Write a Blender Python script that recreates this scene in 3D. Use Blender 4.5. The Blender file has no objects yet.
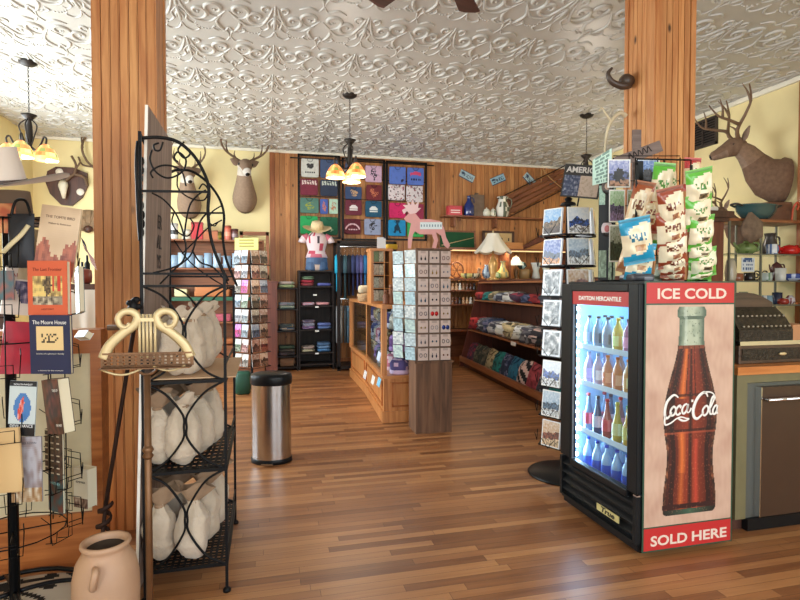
import bpy, bmesh, math, random
from mathutils import Vector, Matrix, noise as MN
rnd = random.Random(7)
PI = math.pi
sc = bpy.context.scene
COL = sc.collection
# ---------------------------------------------------------------- camera model
FPX, EYE, YAW, PITCH = 540.0, 1.42, math.radians(14.04), math.atan(14/540)
def ray(px, py):
    a = (px-400)/FPX; b = (300-py)/FPX
    f = math.cos(PITCH)+b*math.sin(PITCH); z = -math.sin(PITCH)+b*math.cos(PITCH)
    return Vector((a*math.cos(YAW)+f*math.sin(YAW), -a*math.sin(YAW)+f*math.cos(YAW), z))
EYEP = Vector((0, 0, EYE))
def aY(px, py, y): r = ray(px, py); return EYEP+r*(y/r.y)
def aX(px, py, x): r = ray(px, py); return EYEP+r*(x/r.x)
def aZ(px, py, z=0): r = ray(px, py); return EYEP+r*((z-EYE)/r.z)
def msz(px, p): return px*(p[0]*math.sin(YAW)+p[1]*math.cos(YAW))/FPX
cam = bpy.data.cameras.new('camera'); co = bpy.data.objects.new('camera', cam); COL.objects.link(co)
cam.sensor_width = 36; cam.lens = 36*FPX/800; cam.clip_start = .05
co.location = EYEP; co.rotation_euler = (PI/2-PITCH, 0, -YAW); sc.camera = co
# ---------------------------------------------------------------- colour and materials
def lin(c): c /= 255.0; return c/12.92 if c <= .04045 else ((c+.055)/1.055)**2.4
def L(c): return (lin(c[0]), lin(c[1]), lin(c[2]), 1)
MATS = {}
def _new(name):
    m = bpy.data.materials.new(name); m.use_nodes = True
    nt = m.node_tree; b = nt.nodes['Principled BSDF']; return m, nt, b
def _n(nt, t, **kw):
    n = nt.nodes.new(t)
    for k, v in kw.items():
        if k in n.inputs: n.inputs[k].default_value = v
        else: setattr(n, k, v)
    return n
def mulattr(nt, src, b):
    at = _n(nt, 'ShaderNodeAttribute', attribute_name='Col')
    mx = _n(nt, 'ShaderNodeMix', data_type='RGBA', blend_type='MULTIPLY'); mx.inputs[0].default_value = 1
    nt.links.new(src, mx.inputs[6]); nt.links.new(at.outputs['Color'], mx.inputs[7]); nt.links.new(mx.outputs[2], b.inputs['Base Color'])
def mat(name, col=(128,128,128), rough=.5, metal=0, var=0, vs=12, bump=0, bs=60, coat=0, emis=None, es=0, sheen=0, stretch=(1,1,1)):
    if name in MATS: return MATS[name]
    m, nt, b = _new(name); MATS[name] = m
    b.inputs['Roughness'].default_value = rough; b.inputs['Metallic'].default_value = metal
    b.inputs['Coat Weight'].default_value = coat; b.inputs['Sheen Weight'].default_value = sheen
    tc = _n(nt, 'ShaderNodeTexCoord'); mp = _n(nt, 'ShaderNodeMapping'); mp.inputs['Scale'].default_value = stretch
    nt.links.new(tc.outputs['Object'], mp.inputs[0])
    c = L(col)
    nz = _n(nt, 'ShaderNodeTexNoise', Scale=vs, Detail=5.0); nt.links.new(mp.outputs[0], nz.inputs['Vector'])
    rp = _n(nt, 'ShaderNodeValToRGB'); nt.links.new(nz.outputs[0], rp.inputs[0])
    rp.color_ramp.elements[0].position = .3; rp.color_ramp.elements[1].position = .7
    rp.color_ramp.elements[0].color = tuple(x*(1-var) for x in c[:3])+(1,); rp.color_ramp.elements[1].color = tuple(min(1, x*(1+var)) for x in c[:3])+(1,)
    mulattr(nt, rp.outputs[0], b)
    if bump:
        n2 = _n(nt, 'ShaderNodeTexNoise', Scale=bs, Detail=4.0); nt.links.new(mp.outputs[0], n2.inputs['Vector'])
        bp = _n(nt, 'ShaderNodeBump', Strength=bump, Distance=.01); nt.links.new(n2.outputs[0], bp.inputs['Height']); nt.links.new(bp.outputs[0], b.inputs['Normal'])
    if emis: b.inputs['Emission Color'].default_value = L(emis); b.inputs['Emission Strength'].default_value = es
    return m
def wood(name, c1, c2, axis=0, s=1.0, rough=.4, knots=0, coat=0, bump=.15):
    if name in MATS: return MATS[name]
    m, nt, b = _new(name); MATS[name] = m
    b.inputs['Roughness'].default_value = rough; b.inputs['Coat Weight'].default_value = coat
    tc = _n(nt, 'ShaderNodeTexCoord'); mp = _n(nt, 'ShaderNodeMapping')
    sc_ = [14*s]*3; sc_[axis] = 1.1*s; mp.inputs['Scale'].default_value = sc_
    nt.links.new(tc.outputs['Object'], mp.inputs[0])
    n1 = _n(nt, 'ShaderNodeTexNoise', Scale=1.6, Detail=6.0, Distortion=.8); nt.links.new(mp.outputs[0], n1.inputs['Vector'])
    rp = _n(nt, 'ShaderNodeValToRGB'); nt.links.new(n1.outputs[0], rp.inputs[0])
    rp.color_ramp.elements[0].position = .3; rp.color_ramp.elements[1].position = .68
    rp.color_ramp.elements[0].color = L(c1); rp.color_ramp.elements[1].color = L(c2)
    src = rp.outputs[0]
    if knots:
        mk = _n(nt, 'ShaderNodeMapping'); ks = [7.0]*3; ks[axis] = 3.2; mk.inputs['Scale'].default_value = ks; nt.links.new(tc.outputs['Object'], mk.inputs[0])
        vo = _n(nt, 'ShaderNodeTexVoronoi', Scale=1.0); nt.links.new(mk.outputs[0], vo.inputs['Vector'])
        kr = _n(nt, 'ShaderNodeValToRGB'); kr.color_ramp.elements[0].position = .05; kr.color_ramp.elements[1].position = .13
        kr.color_ramp.elements[0].color = (1,1,1,1); kr.color_ramp.elements[1].color = (0,0,0,1)
        nt.links.new(vo.outputs['Distance'], kr.inputs[0])
        mx = _n(nt, 'ShaderNodeMix', data_type='RGBA'); nt.links.new(kr.outputs[0], mx.inputs[0]); nt.links.new(src, mx.inputs[6]); mx.inputs[7].default_value = L([x*.42 for x in c1])
        src = mx.outputs[2]
    mulattr(nt, src, b)
    bp = _n(nt, 'ShaderNodeBump', Strength=bump, Distance=.004); nt.links.new(n1.outputs[0], bp.inputs['Height']); nt.links.new(bp.outputs[0], b.inputs['Normal'])
    return m
def glass(name, tint=(235,245,245), f=.12):
    if name in MATS: return MATS[name]
    m, nt, b = _new(name); MATS[name] = m
    nt.nodes.remove(b); out = nt.nodes['Material Output']
    t = _n(nt, 'ShaderNodeBsdfTransparent'); t.inputs[0].default_value = L(tint)
    g = _n(nt, 'ShaderNodeBsdfGlossy', Roughness=.02); fr = _n(nt, 'ShaderNodeFresnel', IOR=1.45); ge = _n(nt, 'ShaderNodeNewGeometry'); ma = _n(nt, 'ShaderNodeMapRange'); ma.inputs[3].default_value = 1.45; ma.inputs[4].default_value = .69; nt.links.new(ge.outputs['Backfacing'], ma.inputs[0]); nt.links.new(ma.outputs[0], fr.inputs[0])
    mx = _n(nt, 'ShaderNodeMixShader'); nt.links.new(fr.outputs[0], mx.inputs[0]); nt.links.new(t.outputs[0], mx.inputs[1]); nt.links.new(g.outputs[0], mx.inputs[2]); nt.links.new(mx.outputs[0], out.inputs[0])
    return m
def paint(r=.5, coat=0, metal=0):   # colours come from the mesh's own print
    return mat('print_%d_%d_%d' % (r*100, coat*100, metal*100), (255,255,255), r, metal, coat=coat)
# ---------------------------------------------------------------- mesh builder
def rot(rx=0, ry=0, rz=0): return Matrix.Rotation(rz, 4, 'Z') @ Matrix.Rotation(ry, 4, 'Y') @ Matrix.Rotation(rx, 4, 'X')
def TR(x, y, z): return Matrix.Translation((x, y, z))
class MB:
    def __init__(s): s.v = []; s.f = []; s.c = []; s.mi = []; s.m = 0; s.col = None; s.T = None; s.sm = []
    def add(s, vs, fs, cols=None, smooth=False):
        o = len(s.v); T = s.T
        for p in vs:
            p = Vector(p); s.v.append(T @ p if T else p)
        for i, f in enumerate(fs):
            s.f.append([o+k for k in f]); s.c.append(cols[i] if cols else s.col); s.mi.append(s.m); s.sm.append(smooth)
        return s
    def box(s, x0, x1, y0, y1, z0, z1, T=None):
        vs = [(x,y,z) for z in (z0,z1) for y in (y0,y1) for x in (x0,x1)]
        if T: vs = [T @ Vector(v) for v in vs]
        return s.add(vs, [(0,2,3,1),(4,5,7,6),(0,1,5,4),(2,6,7,3),(0,4,6,2),(1,3,7,5)])
    def cb(s, c, d, T=None): # centred box
        M = TR(*c) @ T if T else TR(*c)
        return s.box(-d[0]/2, d[0]/2, -d[1]/2, d[1]/2, -d[2]/2, d[2]/2, M)
    def loft(s, pts, rads, n=8, up=None, cap=True, smooth=True, closed=False, colf=None, power=1):
        P = [Vector(p) for p in pts]; N = len(P); rings = []
        t0 = (P[1]-P[0]).normalized()
        u = Vector(up) if up else (Vector((0,0,1)) if abs(t0.z) < .9 else Vector((0,1,0)))
        for i in range(N):
            a = P[(i-1) % N] if (closed or i > 0) else P[i]; b = P[(i+1) % N] if (closed or i < N-1) else P[i]
            t = (b-a)
            t = t.normalized() if t.length > 1e-9 else t0
            w = t.cross(u)
            if w.length < 1e-6: w = t.cross(Vector((1,.01,0)))
            w.normalize(); u2 = w.cross(t).normalized()
            if not up: u = u2
            r = rads[i] if isinstance(rads, (list, tuple)) and not isinstance(rads[0], (int,float)) else (rads[i] if isinstance(rads, list) else rads)
            rx, ry = r if isinstance(r, tuple) else (r, r)
            ring = []
            for k in range(n):
                an = 2*PI*k/n; ca, sa = math.cos(an), math.sin(an)
                if power != 1: ca = math.copysign(abs(ca)**power, ca); sa = math.copysign(abs(sa)**power, sa)
                ring.append(P[i]+w*(rx*ca)+u2*(ry*sa))
            rings.append(ring)
        vs = [p for r in rings for p in r]; fs = []; cols = []
        M = N if closed else N-1
        for i in range(M):
            j = (i+1) % N
            for k in range(n):
                fs.append((i*n+k, i*n+(k+1) % n, j*n+(k+1) % n, j*n+k)); cols.append(colf(i/(max(1, N-1)), k/n) if colf else s.col)
        if cap and not closed:
            fs.append(tuple(range(n))[::-1]); fs.append(tuple((N-1)*n+k for k in range(n))); cols += [colf(0,0), colf(1,0)] if colf else [s.col]*2
        return s.add(vs, fs, cols, smooth)
    def tube(s, pts, r, n=6, closed=False, smooth=True): return s.loft(pts, r if isinstance(r, list) else [r]*len(pts), n, closed=closed, smooth=smooth)
    def bar(s, a, b, r, n=6, r2=None): return s.loft([a, b], [r, r if r2 is None else r2], n)
    def sbar(s, a, b, w, h, up=(0,0,1)): # square bar
        return s.loft([a, b], [(w*.7071, h*.7071)]*2, 4, smooth=False, power=1) if False else s._sb(a, b, w, h, up)
    def _sb(s, a, b, w, h, up):
        a = Vector(a); b = Vector(b); t = (b-a).normalized(); u = Vector(up)
        x = t.cross(u)
        if x.length < 1e-4: x = t.cross(Vector((0,1,0)))
        x.normalize(); y = x.cross(t)
        q = [(-w/2,-h/2),(w/2,-h/2),(w/2,h/2),(-w/2,h/2)]
        vs = [p+x*i+y*j for p in (a, b) for i, j in q]
        return s.add(vs, [(3,2,1,0),(4,5,6,7),(0,1,5,4),(1,2,6,5),(2,3,7,6),(3,0,4,7)])
    def lathe(s, prof, n=20, c=(0,0,0), smooth=True, sx=1, sy=1, colf=None, cap=True):
        vs = []; fs = []; cols = []; N = len(prof)
        for r, z in prof:
            for k in range(n):
                a = 2*PI*k/n; vs.append((c[0]+r*math.cos(a)*sx, c[1]+r*math.sin(a)*sy, c[2]+z))
        for i in range(N-1):
            for k in range(n):
                fs.append((i*n+k, i*n+(k+1) % n, (i+1)*n+(k+1) % n, (i+1)*n+k)); cols.append(colf(i/(N-1), k/n) if colf else s.col)
        if cap:
            if prof[0][0] > 1e-4: fs.append(tuple(range(n))[::-1]); cols.append(s.col if not colf else colf(0,0))
            if prof[-1][0] > 1e-4: fs.append(tuple((N-1)*n+k for k in range(n))); cols.append(s.col if not colf else colf(1,0))
        return s.add(vs, fs, cols, smooth)
    def ell(s, c, r, n=10, T=None, colf=None):
        m = max(5, n//2+1); pr = [(math.sin(PI*i/m), -math.cos(PI*i/m)) for i in range(m+1)]
        old = s.T; M = TR(*c) @ (T if T else Matrix.Identity(4)) @ Matrix.Diagonal((r[0], r[1], r[2], 1)); s.T = (old @ M) if old else M
        s.lathe([(max(a, 1e-5), b) for a, b in pr], n, colf=colf, cap=False); s.T = old; return s
    def prism(s, poly, t, T=None, smooth=False, colfront=None): # polygon in XZ, thickness along Y (0..t)
        n = len(poly); vs = [(p[0], 0, p[1]) for p in poly]+[(p[0], t, p[1]) for p in poly]
        if T: vs = [T @ Vector(v) for v in vs]
        fs = [tuple(range(n)), tuple(range(2*n-1, n-1, -1))]+[(i, n+i, n+(i+1) % n, (i+1) % n) for i in range(n)]
        return s.add(vs, fs, [colfront or s.col]+[s.col]*(n+1))
    def grid(s, fn, nx, ny, colf=None, smooth=True): # fn(u,v)->point
        vs = [fn(i/nx, j/ny) for j in range(ny+1) for i in range(nx+1)]
        fs = []; cols = []
        for j in range(ny):
            for i in range(nx):
                a = j*(nx+1)+i; fs.append((a, a+1, a+nx+2, a+nx+1)); cols.append(colf((i+.5)/nx, (j+.5)/ny) if colf else s.col)
        return s.add(vs, fs, cols, smooth)
    def picture(s, w, h, t, nx, ny, colf, back=(235,235,230), T=None): # printed sheet in XZ facing -Y, bottom centre at origin
        old = s.T; M = T or Matrix.Identity(4); s.T = (old @ M) if old else M
        oc = s.col; s.col = back; s.box(-w/2, w/2, 0, t, 0, h); s.col = oc
        s.grid(lambda u, v: ((u-.5)*w, -.0004, v*h), nx, ny, colf, False); s.T = old; return s
    def pillow(s, w, h, t, nx=10, ny=12, colf=None, crimp=.06, wr=.0, T=None, seed=0, taper=0): # bag in XZ, hanging; bottom at z=0
        old = s.T; M = T or Matrix.Identity(4); s.T = (old @ M) if old else M
        def side(sg):
            def f(u, v):
                vv = min(1, max(0, (v-crimp)/(1-2*crimp))); e = (max(0, math.sin(PI*vv))**.55)*(max(0, math.sin(PI*u))**.5)
                d = MN.noise((u*4+seed, v*4, seed*1.7))*wr
                ww = w*(1-taper*v)*(1-.05*math.sin(PI*v))
                return ((u-.5)*ww, sg*(t/2*e*(1+d*3)), v*h)
            return f
        s.grid(side(-1), nx, ny, colf, True)
        s.grid(lambda u, v: side(1)(1-u, v), nx, ny, (lambda u, v: colf(1-u, v)) if colf else None, True)
        s.T = old; return s
    def rbox(s, c, d, p=.35, n=12, T=None, colf=None, wr=0, seed=0): # soft rounded box (superellipsoid)
        old = s.T; M = TR(*c) @ (T if T else Matrix.Identity(4)); s.T = (old @ M) if old else M
        def pw(x, e): return math.copysign(abs(x)**e, x)
        m = max(4, n//2)
        def f(u, v):
            a = 2*PI*u; b = -PI/2+PI*v
            x = pw(math.cos(b), p)*pw(math.cos(a), p); y = pw(math.cos(b), p)*pw(math.sin(a), p); z = pw(math.sin(b), p)
            k = 1+wr*MN.noise((x*2+seed, y*2, z*2+seed)) if wr else 1
            return (x*d[0]/2*k, y*d[1]/2*k, z*d[2]/2*k)
        s.grid(f, n, m, colf, True); s.T = old; return s
    def build(s, name, m, parent=None, loc=None, rz=0, bevel=0, sub=0, weld=False):
        me = bpy.data.meshes.new(name); me.from_pydata([tuple(v) for v in s.v], [], s.f); me.update()
        for x in (m if isinstance(m, (list, tuple)) else [m]): me.materials.append(x)
        ca = me.color_attributes.new('Col', 'FLOAT_COLOR', 'CORNER'); buf = []
        for i, p in enumerate(me.polygons):
            c = s.c[i]; c = L(c) if c else (1,1,1,1)
            buf += list(c)*p.loop_total
            p.material_index = s.mi[i]; p.use_smooth = s.sm[i]
        ca.data.foreach_set('color', buf)
        o = bpy.data.objects.new(name, me); COL.objects.link(o)
        if parent: o.parent = parent
        if loc is not None: o.location = loc
        if rz: o.rotation_euler = (0,0,rz)
        if weld or sub:
            bm = bmesh.new(); bm.from_mesh(me); bmesh.ops.remove_doubles(bm, verts=bm.verts, dist=1e-5); bm.to_mesh(me); bm.free()
        if bevel: b = o.modifiers.new('bevel', 'BEVEL'); b.width = bevel; b.segments = 2; b.limit_method = 'ANGLE'
        if sub: b = o.modifiers.new('sub', 'SUBSURF'); b.levels = sub; b.render_levels = sub
        return o
def tag(o, label, cat, group=None, kind=None):
    o['label'] = label; o['category'] = cat
    if group: o['group'] = group
    if kind: o['kind'] = kind
    return o
def thing(name, label, cat, loc=(0,0,0), rz=0, group=None, R=None):
    o = bpy.data.objects.new(name, None); COL.objects.link(o); o.empty_display_size = .05
    o.location = loc; o.rotation_euler = R.to_euler() if R else (0,0,rz)
    return tag(o, label, cat, group)
def one(name, mb, m, label, cat, loc=(0,0,0), rz=0, group=None, R=None, **kw): # thing that is one mesh
    o = mb.build(name, m, None, loc, rz, **kw)
    if R: o.rotation_euler = R.to_euler()
    return tag(o, label, cat, group)
def struct(name, mb, m, **kw):
    o = mb.build(name, m, **kw); o['kind'] = 'structure'; return o
def dup(root, loc, rz=None, label=None, group=None, R=None):
    r = root.copy(); COL.objects.link(r); r.location = loc
    if R: r.rotation_euler = R.to_euler()
    elif rz is not None: r.rotation_euler = (0,0,rz)
    if label: r['label'] = label
    if group: r['group'] = group
    for ch in list(root.children):
        c = ch.copy(); COL.objects.link(c); c.parent = r
        for g in list(ch.children):
            d = g.copy(); COL.objects.link(d); d.parent = c
    return r
def textmesh(body, size, m, name, parent, T, extrude=.0008, align='CENTER', width=None, shear=0, bold=0):
    cu = bpy.data.curves.new(name, 'FONT'); cu.body = body; cu.size = size; cu.align_x = align; cu.extrude = extrude; cu.shear = shear; cu.offset = bold
    cu.resolution_u = 3
    to = bpy.data.objects.new(name, cu); me = bpy.data.meshes.new_from_object(to); bpy.data.objects.remove(to); bpy.data.curves.remove(cu)
    if width:
        xs = [v.co.x for v in me.vertices]; w = max(xs)-min(xs)
        for v in me.vertices: v.co.x *= width/w
    ca = me.color_attributes.new('Col', 'FLOAT_COLOR', 'CORNER'); ca.data.foreach_set('color', [1.0]*(4*len(me.loops)))
    me.transform(T @ Matrix.Rotation(PI/2, 4, 'X')); me.materials.clear(); me.materials.append(m)
    o = bpy.data.objects.new(name, me); COL.objects.link(o)
    if parent: o.parent = parent
    return o
def mixc(a, b, t): t = max(0, min(1, t)); return tuple(a[i]*(1-t)+b[i]*t for i in range(3))
def arc(c, r, a0, a1, n=12, plane='xz', y=0):
    out = []
    for i in range(n+1):
        a = math.radians(a0+(a1-a0)*i/n); out.append((c[0]+r*math.cos(a), y, c[1]+r*math.sin(a)))
    return out
def spiral(cx, cz, r0, r1, a0, turns, n=24, y=0):
    out = []
    for i in range(n+1):
        t = i/n; r = r0+(r1-r0)*t; a = math.radians(a0)+2*PI*turns*t; out.append((cx+r*math.cos(a), y, cz+r*math.sin(a)))
    return out
def crv(pts, n=6): # Catmull-Rom through points
    P = [Vector(p) for p in pts]; out = []
    for i in range(len(P)-1):
        p0 = P[max(0, i-1)]; p1 = P[i]; p2 = P[i+1]; p3 = P[min(len(P)-1, i+2)]
        for k in range(n):
            t = k/n; out.append(.5*((2*p1)+(p2-p0)*t+(2*p0-5*p1+4*p2-p3)*t*t+(3*p1-p0-3*p2+p3)*t**3))
    out.append(P[-1]); return out
# pictures used on prints
def land(seed, sky=(120,160,210), hill=(70,90,60), ground=(150,130,90), sub=None):
    def f(u, v):
        n = MN.noise((u*3+seed, seed, 0))*.18+MN.noise((u*9, seed*2, 1))*.06; n2 = MN.noise((u*14+seed, v*14, seed))
        if not (.05 < u < .95 and .04 < v < .96): return (240,240,236)
        if sub and ((u-.5)**2/.05+(v-.42)**2/.06) < 1+n2*.8: return mixc(sub, (20,20,20), .5+n2*.6)
        if v > .55+n: return mixc(sky, (250,250,250), v*.4+n2*.5)
        if v > .3+n*.6: return mixc(hill, (20,20,20), .3+n2)
        return mixc(ground, (40,30,20), .2+n2)
    return f
def bw(seed):
    def f(u, v):
        if not (.07 < u < .93 and .06 < v < .94): return (225,232,240)
        n = MN.noise((u*4+seed, v*5, seed))+.5*MN.noise((u*12, v*14, seed)); c = 130+n*190; return (max(15, min(235, c)),)*3
    return f
def flat(c, c2=None, s=6, amt=.5, seed=0):
    def f(u, v):
        n = MN.noise((u*s+seed, v*s, seed*.7)); return mixc(c, c2 or tuple(x*.6 for x in c), (n+.35)*amt)
    return f
# ================================================================ room shell
XL, XR, YF, YB, ZC = -3.5, 5.8, -2.2, 9.6, 3.76
def floor_mat():
    m, nt, b = _new('strip_floor'); 
    tc = _n(nt, 'ShaderNodeTexCoord')
    bk = _n(nt, 'ShaderNodeTexBrick', Scale=1.0); bk.offset = .37; bk.offset_frequency = 2; bk.squash = 1
    bk.inputs['Brick Width'].default_value = .95; bk.inputs['Row Height'].default_value = .057; bk.inputs['Mortar Size'].default_value = .0009; bk.inputs['Mortar Smooth'].default_value = .1
    bk.inputs['Bias'].default_value = 0
    # jitter each row along its length so that butt joints do not line up
    sp = _n(nt, 'ShaderNodeSeparateXYZ'); nt.links.new(tc.outputs['Object'], sp.inputs[0])
    dv = _n(nt, 'ShaderNodeMath', operation='DIVIDE'); dv.inputs[1].default_value = .057; nt.links.new(sp.outputs[1], dv.inputs[0])
    fl = _n(nt, 'ShaderNodeMath', operation='FLOOR'); nt.links.new(dv.outputs[0], fl.inputs[0])
    wn = _n(nt, 'ShaderNodeTexWhiteNoise', noise_dimensions='1D'); nt.links.new(fl.outputs[0], wn.inputs['W'])
    ad = _n(nt, 'ShaderNodeMath', operation='MULTIPLY_ADD'); ad.inputs[1].default_value = 5.0; nt.links.new(wn.outputs[0], ad.inputs[0]); nt.links.new(sp.outputs[0], ad.inputs[2])
    cb = _n(nt, 'ShaderNodeCombineXYZ'); nt.links.new(ad.outputs[0], cb.inputs[0]); nt.links.new(sp.outputs[1], cb.inputs[1])
    nt.links.new(cb.outputs[0], bk.inputs['Vector'])
    bk.inputs['Color1'].default_value = (0,0,0,1); bk.inputs['Color2'].default_value = (1,1,1,1); bk.inputs['Mortar'].default_value = (.3,.3,.3,1)
    mp = _n(nt, 'ShaderNodeMapping'); mp.inputs['Scale'].default_value = (1.6, 26, 1); nt.links.new(cb.outputs[0], mp.inputs[0])
    n1 = _n(nt, 'ShaderNodeTexNoise', Scale=1.5, Detail=7.0, Distortion=.5); nt.links.new(mp.outputs[0], n1.inputs['Vector'])
    n2 = _n(nt, 'ShaderNodeTexNoise', Scale=.9, Detail=4.0); nt.links.new(tc.outputs['Object'], n2.inputs['Vector'])
    rp = _n(nt, 'ShaderNodeValToRGB'); e = rp.color_ramp.elements
    e[0].position = 0; e[0].color = L((96,58,34)); e[1].position = 1; e[1].color = L((214,160,106))
    for p, c in ((.25, (134,84,50)), (.55, (170,114,70)), (.8, (192,136,86))): x = e.new(p); x.color = L(c)
    a1 = _n(nt, 'ShaderNodeMath', operation='MULTIPLY_ADD'); a1.inputs[1].default_value = .55; nt.links.new(bk.outputs['Color'], a1.inputs[0]); 
    a2 = _n(nt, 'ShaderNodeMath', operation='MULTIPLY'); a2.inputs[1].default_value = .5; nt.links.new(n1.outputs[0], a2.inputs[0]); nt.links.new(a2.outputs[0], a1.inputs[2])
    nt.links.new(a1.outputs[0], rp.inputs[0])
    mx = _n(nt, 'ShaderNodeMix', data_type='RGBA', blend_type='MULTIPLY'); nt.links.new(rp.outputs[0], mx.inputs[6])
    wr = _n(nt, 'ShaderNodeValToRGB'); wr.color_ramp.elements[0].position = .3; wr.color_ramp.elements[0].color = (.62,.6,.6,1); wr.color_ramp.elements[1].position = .7; wr.color_ramp.elements[1].color = (1.0,1.0,1.0,1)
    nt.links.new(n2.outputs[0], wr.inputs[0]); nt.links.new(wr.outputs[0], mx.inputs[7]); mx.inputs[0].default_value = .8
    m2 = _n(nt, 'ShaderNodeMix', data_type='RGBA'); nt.links.new(bk.outputs['Fac'], m2.inputs[0]); nt.links.new(mx.outputs[2], m2.inputs[6]); m2.inputs[7].default_value = L((58,30,16))
    nt.links.new(m2.outputs[2], b.inputs['Base Color'])
    rr = _n(nt, 'ShaderNodeMapRange'); rr.inputs[3].default_value = .26; rr.inputs[4].default_value = .5; nt.links.new(n1.outputs[0], rr.inputs[0]); nt.links.new(rr.outputs[0], b.inputs['Roughness'])
    bp = _n(nt, 'ShaderNodeBump', Strength=.25, Distance=.003); nt.links.new(a1.outputs[0], bp.inputs['Height']); nt.links.new(bp.outputs[0], b.inputs['Normal'])
    return m
struct('floor', MB().box(XL, XR, YF, YB, -.1, 0), floor_mat())
yellow = mat('yellow_wall_paint', (232,216,162), .75, var=.06, vs=2, bump=.08, bs=90)
white_trim = mat('cream_trim_paint', (238,232,214), .5)
struct('wall_back', MB().box(XL, XR, YB, YB+.12, 0, ZC), yellow)
struct('wall_left', MB().box(XL-.12, XL, YF, YB+.12, 0, .7).box(XL-.12, XL, YF, YB+.12, 3.3, ZC).box(XL-.12, XL, YF, 4.2, .7, 3.3).box(XL-.12, XL, 8.2, YB+.12, .7, 3.3), yellow)
struct('wall_right', MB().box(XR, XR+.12, YF, YB+.12, 0, ZC), yellow)
mb = MB()
wins = [(-3.1,-1.1), (-.5,1.7), (2.4,5.2)]
mb.box(XL, XR, YF-.12, YF, 0, .5).box(XL, XR, YF-.12, YF, 3.3, ZC)
e_ = XL
for a, b_ in wins+[(XR, XR)]: mb.box(e_, a, YF-.12, YF, .5, 3.3); e_ = b_
struct('wall_front', mb, yellow)
wmat = wood('window_wood', (120,70,38), (160,100,58), 2)
clear = glass('window_glass')
for i, (a, b_) in enumerate(wins):
    m = MB()
    for x in (a+.03, (a+b_)/2, b_-.03): m.box(x-.03, x+.03, YF-.09, YF-.03, .5, 3.3)
    for z in (.53, 2.6, 3.27): m.box(a, b_, YF-.08, YF-.04, z-.03, z+.03)
    w = struct('window_%d' % (i+1), m, wmat); MB().box(a, b_, YF-.065, YF-.06, .5, 3.3).build('pane', clear, w)
m = MB()
for y in (4.23, 6.2, 8.17): m.box(XL-.09, XL-.03, y-.03, y+.03, .7, 3.3)
for z in (.73, 2.6, 3.27): m.box(XL-.08, XL-.04, 4.2, 8.2, z-.03, z+.03)
w = struct('window_4', m, wmat); MB().box(XL-.065, XL-.06, 4.2, 8.2, .7, 3.3).build('pane', clear, w)
# pressed tin ceiling: raised scrolls in one panel, repeated
tx, ty = .8, .75
tin = mat('pressed_tin_paint', (192,190,183), .38, var=.05, vs=3)
m = MB(); m.add([(0,0,0),(tx,0,0),(tx,ty,0),(0,ty,0)], [(3,2,1,0)])
def relief(pts, r, h=1.0):  # raised rib on the underside
    P = [Vector((p[0], cy+(p[2]-cy)*1.38, 0)) for p in pts]; n = len(P)
    rs = [ (r*1.15*(.35+.65*math.sin(PI*min(1, (i+1)/n*1.05)))) for i in range(n)]
    old = m.T; m.T = Matrix.Diagonal((1,1,h,1)); m.loft(P, rs, 6, up=(0,0,1)); m.T = old
cx, cy = tx/2, ty/2
for s_ in (-1, 1):
    def q(pts): return [(cx+s_*p[0], 0, cy+p[2]) for p in pts]
    relief(q(spiral(.16, .00, .105, .02, 200, -1.35, 26)), .017)
    relief(q(spiral(.30, -.055, .10, .02, 60, 1.3, 26)), .017)
    relief(q(crv([(.02,0,-.14),(.05,0,-.03),(.12,0,.10),(.24,0,.12),(.33,0,.03),(.39,0,-.04)], 6)), .014)
    relief(q(crv([(.0,0,-.03),(.06,0,.05),(.05,0,.12),(.1,0,.17),(.13,0,.14)], 5)), .011)
    relief(q(spiral(.075, -.12, .045, .01, 90, -1.1, 14)), .011)
    relief(q(crv([(.36,0,-.0),(.3,0,.1),(.33,0,.19),(.38,0,.24),(.4,0,.34)], 5)), .014)
    relief(q(crv([(.38,0,.2),(.32,0,.24),(.26,0,.21),(.28,0,.17)], 5)), .011)
    relief(q(crv([(.2,0,-.16),(.28,0,-.2),(.36,0,-.17),(.4,0,-.24)], 5)), .012)
    relief(q(crv([(.0,0,-.37),(.03,0,-.3),(.09,0,-.27),(.14,0,-.3),(.12,0,-.33)], 5)), .011)
    relief(q(crv([(.4,0,-.37),(.35,0,-.31),(.3,0,-.33)], 5)), .013)
    for k in range(7):
        a = .12+k*.026; z = .24+.05*math.sin(PI*k/6)
        m.ell((cx+s_*a, cy+z*1.1, 0), (.010,.010,.008), 6)
    m.ell((cx+s_*.16, cy, 0), (.016,.016,.014), 6); m.ell((cx+s_*.30, cy-.055, 0), (.016,.016,.014), 6)
    relief(q(crv([(.0,0,.02),(.025,0,.07),(.03,0,.12)], 4)), .012)
relief([(cx,0,cy-.02),(cx,0,cy+.05),(cx,0,cy+.10),(cx,0,cy+.15)], .018); relief([(cx,0,cy-.05),(cx,0,cy-.12),(cx,0,cy-.17)], .013)
c_ = struct('ceiling', m, tin, loc=(XL, YF, ZC))
a1 = c_.modifiers.new('along', 'ARRAY'); a1.count = 12; a1.use_relative_offset = False; a1.use_constant_offset = True; a1.constant_offset_displace = (tx,0,0)
a2 = c_.modifiers.new('across', 'ARRAY'); a2.count = 16; a2.use_relative_offset = False; a2.use_constant_offset = True; a2.constant_offset_displace = (0,ty,0)
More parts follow.
